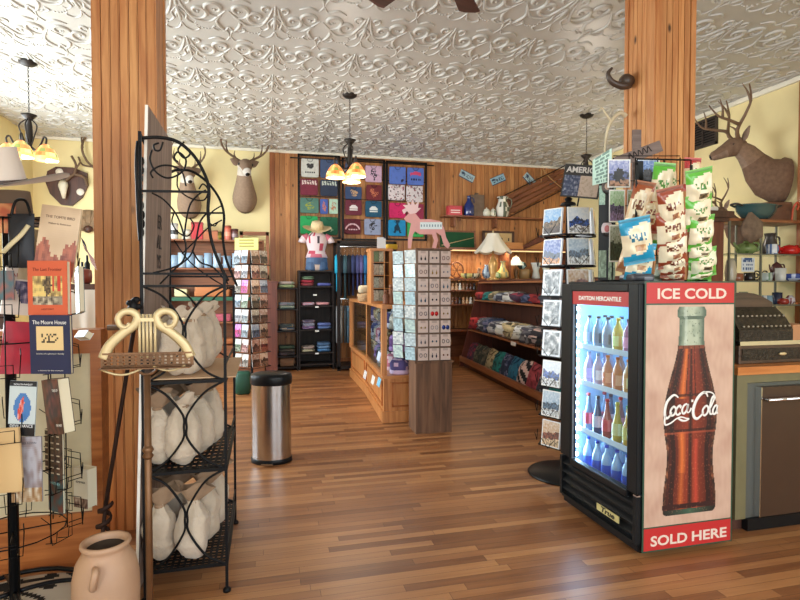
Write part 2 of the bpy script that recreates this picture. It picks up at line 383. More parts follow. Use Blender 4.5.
# beadboard on the back wall, right of the yellow part
pine = wood('varnished_pine', (178,112,62), (212,154,98), 2, 1.2, .5, knots=1)
pine2 = wood('varnished_pine_dark', (150,96,56), (186,130,84), 2, 1.2, .5, knots=1)
m = MB(); x = .17; i = 0
while x < XR:
    w_ = .088; k = rnd.uniform(.82, 1.0); m.col = (255*k, 255*k*.98, 255*k*.95)
    m.box(x+.003, min(XR, x+w_-.003), YB-.022, YB-.004, 0, ZC-.03); x += w_
m.col = (110,90,80); m.box(.17, XR, YB-.004, YB, 0, ZC)
struct('trim_1', m, pine)
struct('trim_2', MB().box(.09, .17, YB-.035, YB, 1.4, ZC-.03), wood('trim_wood', (140,80,42), (176,110,64), 2, 1, .4))
struct('trim_3', MB().box(XL, XR, YB-.05, YB-.022, ZC-.05, ZC-.004).box(XR-.04, XR, YF, YB-.05, ZC-.06, ZC-.004), white_trim)
struct('trim_4', MB().box(XR-.03, XR, 4.58, 4.80, 0, ZC-.06), MATS['trim_wood'])
struct('baseboard_back', MB().box(.17, XR, YB-.045, YB-.022, 0, .14), MATS['trim_wood'])
# boxed columns
def column(x, y, w, label, face, side):
    t = thing('wooden_column', label, 'column', (x, y, 0))
    def facebm(ax):
        m = MB(); n = 5; e = .032; bw_ = (w-2*e)/n
        for i in range(n):
            k = rnd.uniform(.9, 1.03); m.col = (min(255, 255*k), min(255, 250*k), min(255, 246*k))
            a = e+i*bw_; m.box(a+.002, a+bw_-.008, -.008, .01, 0, ZC-.002); m.box(a+bw_-.0065, a+bw_-.002, -.006, .01, 0, ZC-.002)
        m.col = (240,232,226); m.box(-.008, e-.001, -.016, .012, 0, ZC-.002); m.box(w-e+.001, w+.008, -.016, .012, 0, ZC-.002)
        return m
    o = facebm(0).build('front_panel', face, t)
    o = facebm(0).build('side_panel', side, t); o.rotation_euler = (0,0,-PI/2); o.location = (0, w, 0)
    o = facebm(0).build('side_panel', face, t); o.rotation_euler = (0,0,PI/2); o.location = (w, 0, 0)
    o = facebm(0).build('back_panel', face, t); o.rotation_euler = (0,0,PI); o.location = (w, w, 0)
    MB().box(.008, w-.008, .008, w-.008, 0, ZC-.003).build('core', MATS['trim_wood'], t)
column(-.92, 3.4, .306, 'tall pine beadboard column behind the black wrought iron rack', pine, pine)
column(2.62, 3.22, .306, 'tall pine beadboard column rising behind the drinks fridge and chip bags', pine, pine)
# panelled half wall behind the book spinner
t = thing('panelled_half_wall', 'low cream panelled wall framed in wood behind the book spinner', 'counter', (-.81, 3.02, 0))
MB().box(-1.75, -.05, .02, .12, .27, 1.08).build('cream_panel', mat('cream_board', (214,200,165), .6, var=.05), t)
MB().box(-1.75, 0, 0, .125, 0, .27).box(-1.75, 0, 0, .125, 1.08, 1.2).box(-.05, 0, 0, .125, .27, 1.08).build('wood_frame', wood('orange_wood', (150,82,38), (190,116,60), 0, 1, .35), t)
# ---------------------------------------------------------------- light
def area(name, loc, R, sx, sy, e, col):
    l = bpy.data.lights.new(name, 'AREA'); l.shape = 'RECTANGLE'; l.size = sx; l.size_y = sy; l.energy = e; l.color = col
    o = bpy.data.objects.new(name, l); COL.objects.link(o); o.location = loc; o.rotation_euler = R; return o
for i, (a, b_) in enumerate(wins): area('daylight', ((a+b_)/2, YF+.02, 1.9), (PI/2, 0, 0), b_-a-.1, 2.7, 96*(b_-a)/2, (.93,.97,1))
area('daylight', (XL+.02, 6.2, 2.0), (PI/2, 0, -PI/2), 3.8, 2.5, 350, (.85,.95,1))
wld = bpy.data.worlds.new('daylight'); sc.world = wld; wld.use_nodes = True
wn_ = wld.node_tree; bg = wn_.nodes['Background']; st = wn_.nodes.new('ShaderNodeTexSky'); st.sky_type = 'NISHITA'; st.sun_disc = False; st.sun_elevation = .8
wn_.links.new(st.outputs[0], bg.inputs[0]); bg.inputs[1].default_value = .3
vs_ = sc.view_settings; vs_.view_transform = 'Standard'; vs_.look = 'None'; vs_.gamma = 1; vs_.exposure = -.1; vs_.use_curve_mapping = False
# ================================================================ left foreground
iron = mat('wrought_iron', (17,16,17), .5, .2, var=.15, vs=30)
blackwire = mat('black_wire', (18,18,20), .4, .5)
blackp = mat('black_plastic', (20,21,23), .35)
# zebra-like striped hide rug
def zeb(u, v):
    n = MN.noise((u*5, v*9, 3)); k = math.sin((u*1.6+v*1.1+n*.35)*30)
    return (28,24,22) if k > .15 else mixc((205,196,180), (140,104,76), MN.noise((u*7, v*5, 9))+.3)
m = MB(); m.grid(lambda u, v: (-2.0+u*1.30+.06*math.sin(v*9), 1.55+v*1.36+.04*math.sin(u*11), .012+.004*MN.noise((u*9, v*9, 0))), 120, 90, zeb)
m.col = (90,80,70); m.box(-1.98, -.74, 1.58, 2.88, .001, .008)
one('striped_hide_rug', m, paint(.9), 'black, cream and brown striped hide rug on the floor under the book spinner', 'rug')
# stoneware jug
jp = aY(102, 560, 2.18)
m = MB(); clay = mat('stoneware_clay', (186,148,118), .55, var=.08, vs=5, bump=.1)
t = thing('stoneware_jug', 'buff stoneware crock with a looped ear handle and dark open mouth', 'crock', (-.62, 2.34, 0), .42)
m.lathe([(.085,0),(.105,.01),(.118,.08),(.122,.18),(.12,.27),(.108,.33),(.088,.365),(.08,.378),(.086,.388),(.092,.398),(.09,.41),(.078,.41),(.070,.40),(.068,.37),(.09,.33),(.105,.25),(.105,.04),(.0001,.03)], 36)
m.build('body', clay, t)
hd = [(-.062,-.10,.335),(-.078,-.135,.338),(-.083,-.142,.31),(-.078,-.128,.28),(-.064,-.118,.285)]
MB().tube(crv([(-.05,-.075,.34),(-.055,-.125,.352),(-.062,-.135,.33),(-.066,-.122,.295),(-.062,-.105,.282)], 5), .013, 8).build('ear_handle', clay, t)
MB().tube(crv([(.05,.075,.34),(.055,.125,.352),(.062,.135,.33),(.066,.122,.295),(.062,.105,.282)], 5), .013, 8).build('ear_handle', clay, t)
MB().lathe([(.0001,.385),(.0745,.385)], 24, cap=False).build('mouth_shade_disc', blackp, t)  # black disc across the mouth stands in for the shade inside
# brass lyre music stand
brass = mat('brass', (204,182,136), .42, .25, var=.06, vs=8)
oldb = mat('aged_brass', (112,78,50), .45, .55, var=.25)
p0 = aY(147, 364, 1.95)
t = thing('music_stand', 'brass lyre shaped music stand with a pierced ledge on a slim stem', 'music stand', (p0.x, p0.y, 0), -YAW+.18)
m = MB(); k_ = msz(1, p0); zc0 = p0.z
def lp(px, py): return ((px-147)*k_, 0, zc0+(364-py)*k_)
def ribbon(m, pts, w, d=.012):
    P = crv(pts, 6); n = len(P); W = [ (w[0]+(w[1]-w[0])*i/(n-1)) if isinstance(w, tuple) else w for i in range(n)]
    m.loft(P, [(W[i]/2, d/2) for i in range(n)], 6, up=(0,1,0))
for s_ in (-1, 1):
    f = lambda x, y: lp(147.5+s_*x, y)
    ribbon(m, [f(41,358),f(35,345),f(23,333),f(12,325),f(9,317),f(14,311.5),f(22,312),(f(27,318)),f(25,325),f(19,327),f(16,323)], (.036,.014))
    m.ell(f(24,327), (.006,.006,.008), 6)
m.sbar(lp(138,319.5), lp(156,319.5), .008, .012)
m.build('lyre_frame', brass, t)
m = MB()
for x in (140.5,144,147.5,151,155): m.bar(lp(x,314), lp(x,358), .0045, 6)
m.build('strings', brass, t)
m = MB(); a = lp(106,354); b = lp(190,352); w = (b[0]-a[0])
# pierced ledge: a lattice of rows with holes
m.box(a[0], b[0], -.006, 0, a[2]+.000, a[2]+.006); m.box(a[0], b[0], -.004, 0, a[2]-.042, a[2]-.036)
nx = 15
for r in range(4): m.box(a[0], b[0], -.004, 0, a[2]-.006-r*.011, a[2]-.001-r*.011)
for i in range(nx+1): x = a[0]+w*i/nx; m.box(x-.0055, x+.0055, -.004, 0, a[2]-.04, a[2])
m.box(a[0], b[0], -.045, .0, a[2]-.044, a[2]-.041)
m.build('pierced_ledge', oldb, t)
m = MB(); m.tube([(x*.062+(-.073), -.02, a[2]-.045-.02*math.sin(PI*(x+1)/2)) for x in [i/6*2-1 for i in range(7)]], .004, 5)
m.tube([(x*.05+.075, -.02, a[2]-.04-.014*math.sin(PI*(x+1)/2)) for x in [i/6*2-1 for i in range(7)]], .004, 5).build('ledge_bows', brass, t)
m = MB(); m.tube(arc((0, a[2]-.035), .034, 180, 360, 10), .005, 6); m.build('yoke', oldb, t)
m = MB(); m.bar((0,0,.10), (0,0,a[2]-.068), .0115, 12); m.lathe([(.012,0),(.018,.01),(.012,.02),(.019,.03),(.012,.045)], 12, (0,0,.84)); m.build('stem', oldb, t)
for i in range(3):
    a_ = PI/2+i*2*PI/3-.35; MB().tube(crv([(0,0,.14),(.09*math.cos(a_),.09*math.sin(a_),.12),(.2*math.cos(a_),.2*math.sin(a_),.03),(.25*math.cos(a_),.25*math.sin(a_),.012)], 4), .009, 6).build('foot', oldb, t)
# old auger leaning on the half wall
m = MB(); a0 = aY(106, 503, 2.86); a1 = aY(127, 372, 2.9); a1 = a0+(a1-a0)*1.35
rust = mat('rusty_iron', (62,40,30), .7, .5, var=.3, vs=20)
t = thing('ice_auger', 'long rusty iron auger leaning against the wood beside the brass stand', 'auger', (0,0,0))
d = (a1-a0); L_ = d.length; lift = Vector((0,0,.0))
base = a0-d*(.14/ L_*(.0)); foot = a0+(-d)*(.0)
bot = Vector((a0.x-.03, a0.y-.05, .012)); 
MB().bar(a0-(a1-a0).normalized()*.02, a1, .010, 8).build('shaft', rust, t)
m = MB(); dd = (a0-bot); pts = []
for i in range(60):
    tt = i/59; an = tt*2*PI*5; pts.append(bot+dd*tt+Vector((.030*math.cos(an), .030*math.sin(an), 0)))
m.loft(pts, [(.005,.012)]*60, 6, up=(0,0,1)); m.bar(bot, a0, .009, 8); m.build('spiral_bit', rust, t)
MB().bar(a1-Vector((.12,0,0)), a1+Vector((.12,0,0)), .014, 8).build('handle', wood('grey_wood', (96,72,56), (134,106,84), 0, 1, .7), t)
# ---------------------------------------------------------------- wrought iron etagere
FX0, FX1, FY, BY_ = -.53, -.18, 2.60, 3.34
R_ = thing('iron_shelf_rack', 'tall black wrought iron rack with arched top and mesh shelves of cloth sacks', 'rack', (0,0,0))
def fp(px, py, y): p = aY(px, py, y); return (p.x, p.y, p.z)
ftop = 2.10
for (x, y, zt) in ((FX0,FY,ftop),(FX1,FY,1.475),(FX0,BY_,1.98),(FX1,BY_,1.42)):
    MB().sbar((x,y,.012), (x,y,zt), .013, .013).lathe([(.018,0),(.018,.012),(.009,.02)], 10, (x,y,0)).build('post', iron, R_)
m = MB()
def arch(m, y, pts, r=.008): m.tube(crv([fp(px, py, y) for px, py in pts], 6), r, 6)
z = lambda v: v
# front frame arch and back frame arch, read off the two curves
arch(m, FY, [(142,138),(160,137.5),(178,142),(194,156),(205,175),(209,191),(208,212),(211,238),(218,260),(228,281)])
arch(m, BY_, [(171,172),(178,170),(192,171.5),(207,182),(219,198),(224,215),(223,238),(226,258),(232,274),(237,286)])
for x, y in ((FX0, FY),): m.bar((FX0,FY,2.09), (FX0,BY_,1.97), .008, 6)
m.build('arched_top', iron, R_)
m = MB()
for y, x1z in ((FY, [(1.475,FX1),(1.42,FX1)]), (BY_, [(1.475,FX1-.01),(1.42,FX1)])):
    for zz, xx in x1z: m.sbar((FX0,y,zz), (xx,y,zz), .01, .01)
m.sbar(fp(142,191,FY), fp(208,192,FY), .01, .01); m.sbar(fp(171,213,BY_), fp(223,213,BY_), .01, .01)
for x in (FX0, FX1):
    for zz in (1.42,): m.sbar((x,FY,zz), (x,BY_,zz), .01, .01)
m.build('cross_bars', iron, R_)
for sp in ([(152,150),(150,160),(156,172),(168,178),(182,172),(186,160),(178,152),(174,158),(178,162)],
           [(153,178),(151,172),(160,166),(172,166),(182,172),(186,186)],
           [(163,142),(160,150),(155,150),(154,145),(159,143)],
           [(206,190),(198,195),(190,205),(186,222),(184,240)],
           [(152,193),(164,200),(176,214),(183,232),(186,250),(182,262),(172,268),(153,273)],
           [(208,212),(200,222),(196,240),(190,256),(176,268),(160,284)],
           [(184,142),(178,150),(184,158),(190,154),(187,149)], [(228,284),(214,268),(200,262),(192,250)]):
    m = MB(); arch(m, FY, sp, .0042); m.build('iron_scroll', iron, R_)
for sp in ([(178,172),(178,188),(190,198),(204,200),(208,190),(203,184),(199,189)], [(221,206),(212,212),(208,220),(214,226),(218,222)],
           [(174,213),(172,222),(178,232),(188,236),(194,226),(190,218)], [(182,254),(196,240),(208,228),(222,220)], [(174,240),(190,262),(214,280),(236,292)]):
    m = MB(); arch(m, BY_, sp, .0042); m.build('iron_scroll', iron, R_)
# shelves with woven metal decks, front X-shaped bows
for i, zs in enumerate((.985, .575, .13)):
    m = MB()
    for y in (FY, BY_): m.sbar((FX0,y,zs), (FX1,y,zs), .014, .014)
    for x in (FX0, FX1): m.sbar((x,FY,zs), (x,BY_,zs), .014, .014)
    n = 13
    for k in range(1, n): x = FX0+(FX1-FX0)*k/n; m.box(x-.006, x+.006, FY, BY_, zs+.002, zs+.004)
    n = 26
    for k in range(1, n): y = FY+(BY_-FY)*k/n; m.box(FX0, FX1, y-.006, y+.006, zs-.001+.002*(k % 2), zs+.003+.002*(k % 2))
    m.sbar((FX1,FY,zs+.075), (FX1,BY_,zs+.075), .008, .008); m.sbar((FX0,FY,zs+.075), (FX0,BY_,zs+.075), .008, .008)
    m.build('mesh_shelf', iron, R_)
for y in (FY, BY_):
    for z0, z1 in ((.985,1.42),(.575,.985),(.13,.575)):
        m = MB(); zm = (z0+z1)/2; xm = (FX0+FX1)/2
        m.tube(crv([(FX0,y,z0),(FX0+.09,y,z0+.05),(xm-.012,y,zm-.06),(xm-.006,y,zm),(xm-.012,y,zm+.06),(FX0+.09,y,z1-.05),(FX0,y,z1)], 6), .0055, 6)
        m.tube(crv([(FX1,y,z0),(FX1-.09,y,z0+.05),(xm+.012,y,zm-.06),(xm+.006,y,zm),(xm+.012,y,zm+.06),(FX1-.09,y,z1-.05),(FX1,y,z1)], 6), .0055, 6)
        m.build('crossed_bows', iron, R_)
m = MB()
for k in range(9): m.ell((FX0-.004, FY+.03+.02*math.sin(k), 1.66+k*.04), (.012,.018,.022), 6)
m.tube(crv([(FX0-.005,FY-.02,2.05),(FX0-.005,FY-.05,1.95),(FX0-.005,FY-.03,1.75),(FX0-.005,FY,1.62)], 5), .007, 6)
m.build('leaf_ornament', iron, R_)
m = MB(); m.ell((FX0-.03, FY-.02, 1.33), (.022,.02,.03), 8)
for k in range(6): a_ = k; m.ell((FX0-.03+.02*math.cos(a_), FY-.02, 1.33+.03*math.sin(a_*1.7)), (.018,.01,.014), 6)
m.build('iron_rosette', iron, R_)
# tea-towel board on the top shelf
paper = mat('brown_board', (196,160,124), .8, var=.06)
one('shelf_liner', MB().box(FX0+.02, FX1+.045, FY+.03, BY_-.02, .993, .999), paper, 'pale brown liner board lying on the top mesh shelf of the iron rack', 'board')
# tall weathered sign board standing behind the rack's left posts
t = thing('weathered_sign_board', 'tall grey-brown weathered wooden board with dark lettering standing along the iron rack', 'sign board', (0,0,0))
gw = wood('weathered_wood', (116,96,86), (158,138,126), 2, .8, .8)
e0 = aY(137.5, 560, 2.66); et = aY(148, 105, 2.66)
m = MB(); A = Vector((e0.x, 2.66, .003)); B = Vector((et.x, 2.66, et.z)); D = Vector((0,.66,0)); th = Vector((-.012,0,0))
m.add([A, A+D, B+D, B, A+th, A+D+th, B+D+th, B+th], [(0,1,2,3),(7,6,5,4),(0,4,5,1),(1,5,6,2),(2,6,7,3),(3,7,4,0)]); m.build('board', gw, t)
m = MB(); m.col = (236,230,220); m.add([A+Vector((.0004,-.001,0)), A+Vector((-.0124,-.001,0)), B+Vector((-.0124,-.001,0)), B+Vector((.0004,-.001,0))], [(0,3,2,1)]); m.build('pale_edge', paint(.6), t)
ink = mat('dark_ink', (46,38,36), .8)
tilt = (B.x-A.x)/(B.z-A.z)
for k, (s_, zz) in enumerate((('ER', 1.76), ('AL', 1.66), ('YS', 1.56))):
    textmesh(s_, .10, ink, 'lettering', t, TR(A.x+tilt*zz+.002, 2.98, zz-.05) @ Matrix.Rotation(math.atan(tilt), 4, 'Y') @ Matrix.Rotation(PI/2, 4, 'Z'))
# ---------------------------------------------------------------- sacks
cloth = mat('unbleached_cotton', (196,178,156), .85, var=.08, vs=8, bump=.5, bs=70, sheen=.2)
gauze = mat('brown_netting', (150,122,96), .9, var=.12, vs=14, bump=.2, bs=120)
def sack(loc, w, h, d, rz, label, lean=0, net=False, col=None):
    t = thing('cloth_sack', label, 'sack', loc, rz); t.rotation_euler = (lean, 0, rz)
    m = MB(); sd = rnd.random()*9; m.col = col
    pts = []; rads = []
    prof = [(.0,.10),(.02,.3),(.06,.55),(.14,.82),(.28,.98),(.42,1.0),(.56,.97),(.68,.88),(.78,.72),(.86,.52),(.92,.36),(.96,.30)]
    pp = []
    for i in range(len(prof)-1):
        for j in range(3): f_ = j/3; pp.append((prof[i][0]*(1-f_)+prof[i+1][0]*f_, prof[i][1]*(1-f_)+prof[i+1][1]*f_))
    pp.append(prof[-1])
    for a, r in pp: pts.append((MN.noise((a*3, sd, 0))*.012, MN.noise((sd, a*3, 0))*.012, a*h)); rads.append((w/2*r, d/2*r*(1-.1*a)))
    m.loft(pts, rads, 28, up=(0,1,0), power=.72)
    for i, p in enumerate(m.v):
        n = MN.noise((p.x*20+sd, p.y*20, p.z*14))*.013+MN.noise((p.x*9, p.y*9, p.z*60+sd))*.0055+MN.noise((math.atan2(p.y, p.x)*4, sd, p.z*6))*.010*min(1, p.z/h*1.3); q = Vector((p.x, p.y, 0))
        if q.length > .01: q.normalize(); m.v[i] = p+q*n
    m.build('cloth_bag', cloth, t)
    m = MB(); m.loft([(0,0,h*.90),(0,0,h*.93),(0,0,h*.95)], [w*.17, w*.18, w*.16], 12); m.build('drawstring', gauze, t)
    m = MB()
    big = 1.7 if net else 1
    def f(u, v):
        a = 2*PI*u; r = w*(.15+.25*big*v**.8)*(1+.2*math.sin(a*6+sd)*v); return (r*math.cos(a), r*.6*math.sin(a)+.03*v*(big-1), h*(.93+.16*big*v)-.02*v*math.cos(a*3))
    m.grid(f, 24, 5); m.build('gathered_top', gauze if net else cloth, t)
    return t
S = []
for i, (px, py, y, w, h, d, ln, net, lab) in enumerate([
    (176,383,2.70,.155,.30,.13,.10,0,'plump cream cloth sack at front left of the rack top shelf, partly behind brass lyre'),
    (190,383,2.72,.15,.29,.13,.12,0,'cream cloth sack leaning at front right of the rack top shelf'),
    (201,378,2.92,.16,.31,.14,.12,0,'cream cloth sack second in line behind the front one on rack top shelf'),
    (209,371,3.10,.16,.31,.13,.10,0,'rearmost cream cloth sack on the rack top shelf'),
    (162,385,2.92,.13,.24,.12,.15,0,'small cream sack on the rack top shelf behind the brass lyre strings'),
    (158,474,2.72,.155,.30,.13,.05,1,'cream sack at front left of the rack middle shelf beside brass stem'),
    (184,470,2.68,.17,.31,.14,.16,0,'large upright cream sack front centre on the rack middle shelf'),
    (198,460,2.84,.17,.32,.14,.12,1,'netting topped sack behind the front one on rack middle shelf'),
    (209,452,3.00,.17,.33,.13,.08,1,'rear right brown netted sack on the rack middle shelf'),
    (172,455,2.95,.17,.30,.14,.10,1,'rear left brown netted sack on the rack middle shelf'),
    (160,568,2.70,.155,.29,.13,.04,1,'drawstring cream sack at front left of the rack bottom shelf'),
    (193,568,2.68,.16,.30,.14,.08,1,'cream sack with pointed base front centre on rack bottom shelf'),
    (205,545,2.86,.16,.31,.13,.08,1,'netted sack second in line on the rack bottom shelf'),
    (214,528,3.04,.16,.31,.13,.06,1,'rear right sack on the rack bottom shelf, under the mesh'),
    (174,535,2.98,.18,.27,.14,.06,1,'dark netted sack at back left of the rack bottom shelf')]):
    zs = .999 if py < 400 else (.580 if py < 500 else .135)
    p = aY(px, py, y); S.append(sack((p.x, y, zs+.002), w*.92, h*.95, d, rnd.uniform(-.3,.3), lab, -ln*.6, net))
# ---------------------------------------------------------------- steel bin
steel = mat('brushed_steel', (190,188,186), .22, 1, var=.04, vs=3, stretch=(1,1,40))
tp = aZ(270, 466)
t = thing('trash_bin', 'brushed steel step bin with a black lid on the wood floor', 'bin', (.045, 4.48, 0), -YAW)
H_ = .70
MB().lathe([(.158,0),(.165,.004),(.165,.035),(.16,.04)], 36, sy=.8).build('base_ring', blackp, t)
MB().lathe([(.158,.035),(.158,H_-.06)], 40, sy=.8, cap=False).build('steel_body', steel, t)
MB().lathe([(.163,H_-.07),(.168,H_-.06),(.168,H_-.01),(.16,H_+.012),(.12,H_+.022),(.0001,H_+.025)], 36, sy=.82).build('lid', blackp, t)
MB().cb((0,-.14,.018), (.09,.05,.012)).build('pedal', steel, t)
# ================================================================ book spinner, hat
bc = Vector((-1.075, 2.68, 0)); Q = -YAW
t = thing('book_spinner', 'black wire revolving book stand on a ringed base at the left edge', 'book stand', (bc.x, bc.y, .016))
MB().lathe([(.021,.02),(.021,1.68),(.06,1.69),(.0001,1.70)], 14).build('pole', blackp, t)
m = MB(); m.tube([(.29*math.cos(a/24*2*PI), .29*math.sin(a/24*2*PI), .012) for a in range(24)], .011, 6, closed=True)
for k in range(4): a = k*PI/2+.5; m.tube(crv([(.02*math.cos(a),.02*math.sin(a),.06),(.15*math.cos(a),.15*math.sin(a),.05),(.29*math.cos(a),.29*math.sin(a),.012)], 5), .010, 6)
m.build('ring_base', blackp, t)
tiers = [1.50, 1.30, 1.06, .80, .55, .34]
for zt in (1.68, 1.17, .62, .33):
    m = MB(); m.tube([(.20*math.cos(a/16*2*PI), .20*math.sin(a/16*2*PI), zt) for a in range(16)], .003, 4, closed=True)
    for k in range(4): a = k*PI/2+.3; m.bar((0,0,zt), (.20*math.cos(a), .20*math.sin(a), zt), .003, 4)
    m.build('hoop', blackwire, t)
for k in range(8):
    a = k*PI/4+.3; MB().bar((.20*math.cos(a), .20*math.sin(a), .30), (.20*math.cos(a), .20*math.sin(a), 1.68), .0028, 4).build('upright_wire', blackwire, t)
for zt in tiers:
    for k in range(8):
        a = k*PI/4+.3; r = .205; c, s = math.cos(a), math.sin(a); m = MB()
        def P(x, o, z_): return (c*(r+o)-s*x, s*(r+o)+c*x, z_)
        m.tube([P(-.05,0,zt+.09), P(-.055,.05,zt+.07), P(-.05,.055,zt-.02), P(.05,.055,zt-.02), P(.055,.05,zt+.07), P(.05,0,zt+.09)], .0022, 4, smooth=False)
        m.tube([P(-.03,0,zt-.03), P(-.03,.055,zt-.02), P(-.03,.06,zt+.03), P(.03,.06,zt+.03), P(.03,.055,zt-.02), P(.03,0,zt-.03)], .0022, 4, smooth=False)
        m.build('wire_pocket', blackwire, t)
def book(name, px, py, depth, w, h, th, yaw, lean, roll, front, label, cat='book', edge=(226,214,184), back=None, texts=(), tc=(240,236,220), nx=24, ny=32):
    # px,py = bottom centre of the front cover; depth = distance along the view
    r = ray(px, py); p = EYEP+r*(depth/ (r.x*math.sin(YAW)+r.y*math.cos(YAW)))
    Rm = Matrix.Rotation(Q+yaw, 4, 'Z') @ Matrix.Rotation(lean, 4, 'X') @ Matrix.Rotation(roll, 4, 'Y')
    t = thing(name, label, cat, p, R=Rm)
    MB().grid(lambda u, v: ((u-.5)*w, -.0006, v*h), nx, ny, front, False).build('front_cover', paint(.35, .2), t)
    m = MB(); m.col = edge; m.box(-w/2+.002, w/2-.003, .0015, th-.0015, .003, h-.003); m.build('pages', paint(.9), t)
    m = MB(); m.col = back or front(.03,.5); m.box(-w/2, w/2, 0, .0015, 0, h).box(-w/2, w/2, th-.0015, th, 0, h).box(-w/2, -w/2+.002, 0, th, 0, h); m.build('cover', paint(.4), t)
    for (s_, x, z_, sz, wd, c_) in texts:
        textmesh(s_, sz, mat('ink_%d_%d_%d' % c_, c_, .6), 'title', t, TR(x, -.0012, z_), width=wd, extrude=.0003)
    return t
def townbird(u, v):
    hill = .42+.12*math.sin(u*9)+.10*MN.noise((u*9, 1, 2))
    if v < hill: return mixc((176,98,74), (120,60,48), MN.noise((u*11, v*11, 5))+.3) if v > .06 else (205,160,120)
    return mixc((214,186,152), (190,160,128), MN.noise((u*3, v*3, 1))+.3)
book('paperback_book', 52, 280, 2.18, .15, .30, .014, .15, -.05, .10+.02, townbird, 'tan paperback with rust coloured riders on its cover, top pocket of the spinner', texts=(('THE TOMTE BIRD', 0, .25, .015, .11, (90,50,36)), ('William G. Robertson', 0, .225, .010, .085, (90,50,36))))
def redbk(u, v):
    if .13 < u < .87 and .2 < v < .72:
        if u > .62 and v > .25 and int(u*36) % 2 and v > .45: return (200,60,50)
        if ((u-.5)**2/.012+(v-.55)**2/.03) < 1+MN.noise((u*12, v*12, 0)): return mixc((60,48,44), (190,160,110), MN.noise((u*16, v*16, 2))+.25)
        if v < .35: return mixc((200,186,160), (60,50,46), MN.noise((u*12, v*12, 8))+.45)
        return mixc((226,196,120), (90,70,50), MN.noise((u*9, v*9, 4))+.2)
    return (206,92,62)
book('paperback_book', 48, 315, 2.14, .162, .215, .022, -.05, .0, -.0, redbk, 'orange-red book with a frontier family painting and stripes on its cover', texts=(('The Last Frontier', 0, .175, .018, .12, (110,40,30)), ('HISTORY', 0, .02, .009, .05, (110,40,30))))
def navy(u, v):
    if .17 < u < .83 and .42 < v < .82:
        return (60,50,44) if (.3 < u < .72 and .52 < v < .70 and MN.noise((u*30, v*30, 1)) > .05) else (226,196,142)
    return (22,34,74)
book('paperback_book', 51, 374, 2.12, .162, .232, .016, -.03, .02, 0, navy, 'navy blue book with a cream drawing titled The Moore House', texts=(('The Moore House', 0, .197, .022, .135, (240,238,230)), ('home of a pioneer family', 0, .078, .007, .11, (220,215,200)), ('a history by the museum', 0, .012, .006, .1, (220,215,200))))
def artb(u, v):
    if .3 < u < .85 and .25 < v < .72 and abs(u-.55-.15*math.sin(v*6)) < .22: return mixc((60,56,90), (200,180,190), MN.noise((u*9, v*9, 3))+.2)
    return (222,204,190)
book('paperback_book', 19, 315, 2.28, .13, .20, .02, .75, .0, .12, artb, 'cream book with a dark blue figure, tilted left of the orange-red book', texts=(('ART', -.02, .16, .022, .05, (170,60,60)),))
book('paperback_book', 18, 374, 2.27, .13, .22, .018, .75, .0, .10, flat((186,30,52), (130,20,44), 4, .4, 3), 'crimson red book in the pocket left of the navy book')
book('paperback_book', 78, 313, 2.35, .10, .20, .02, -.9, .0, -.12, flat((96,120,118), (50,66,70), 6, .8, 5), 'teal grey book turned sideways, right of the orange-red book')
book('booklet', 79, 337, 2.45, .10, .035, .03, -.7, -.6, -.1, lambda u, v: (70,90,170) if int(u*14) % 2 else (225,228,235), 'blue and white striped booklet lying in a pocket right of the navy book', 'booklet', nx=28, ny=4)
def devil(u, v):
    if v > .90: return (18,24,34)
    if v < .22: return (16,18,22)
    e = (u-.5)**2/.10+(v-.52)**2/.07
    if (u-.45-.3*(v-.5))**2*40+(v-.5)**2*8 < .35: return mixc((200,60,50), (240,200,190), MN.noise((u*13, v*13, 2))+.3)
    return (70,120,180) if e < 1 else (196,206,206)
book('magazine', 21, 436, 2.18, .10, .225, .006, .15, .02, .07, devil, 'narrow magazine with a red figure on a blue disc, below the crimson book', 'magazine', texts=(('DEVIL DANCE', 0, .035, .018, .085, (235,235,235)), ('SOUTHWEST', 0, .208, .010, .07, (235,235,235))))
book('thick_paperback', 56, 434, 2.16, .128, .22, .045, -.55, .04, -.13, flat((58,40,34), (150,80,64), 7, .75, 11), 'thick dark brown book with reddish photo cover, angled below the navy book', texts=(('TALES OF', .035, .17, .016, .045, (225,220,210)), ('THE WEST', .035, .03, .014, .045, (225,220,210))))
book('magazine', 27, 502, 2.20, .118, .27, .008, .1, .0, 0, lambda u, v: mixc((176,172,178), (120,96,90), MN.noise((u*6, v*6, 4))+.2) if v > .22 else mixc((150,110,70), (220,214,200), MN.noise((u*9, v*9, 7))+.4), 'pale grey magazine with a small town photo, low on the spinner', 'magazine', texts=(('ROUND TOWN', 0, .24, .012, .08, (90,90,96)),))
def bwn(u, v):
    return (210,196,170) if (int(u*6) % 2 == 0 and abs((v*7) % 1-.5) > .38) else mixc((96,72,58), (40,34,32), MN.noise((u*9, v*9, 4))+.3)
book('magazine', 54, 474, 2.30, .11, .19, .01, -.4, .0, 0, bwn, 'brown magazine with sepia photo panels behind the wire pockets', 'magazine')
book('magazine', 56, 512, 2.34, .11, .17, .01, -.5, .0, 0, flat((60,92,96), (120,60,46), 5, .9, 6), 'dark teal magazine, lowest on the book spinner', 'magazine', texts=(('HISTORY', 0, .12, .016, .07, (150,200,200)),))
book('boxed_book', 81, 508, 2.56, .09, .19, .05, -.35, .0, 0, lambda u, v: (222,212,190) if v > .25 else mixc((90,60,50), (200,180,160), MN.noise((u*8, v*8, 1))+.3), 'cream boxed book with vertical print at the right of the lower spinner', texts=(('REMEMBER', .0, .12, .014, .06, (70,60,50)),))
book('folder', 2, 493, 2.15, .16, .26, .01, .1, .0, -.05, flat((214,180,130), (190,150,100), 2, .4, 1), 'plain buff folder at the left edge of the frame', 'folder')
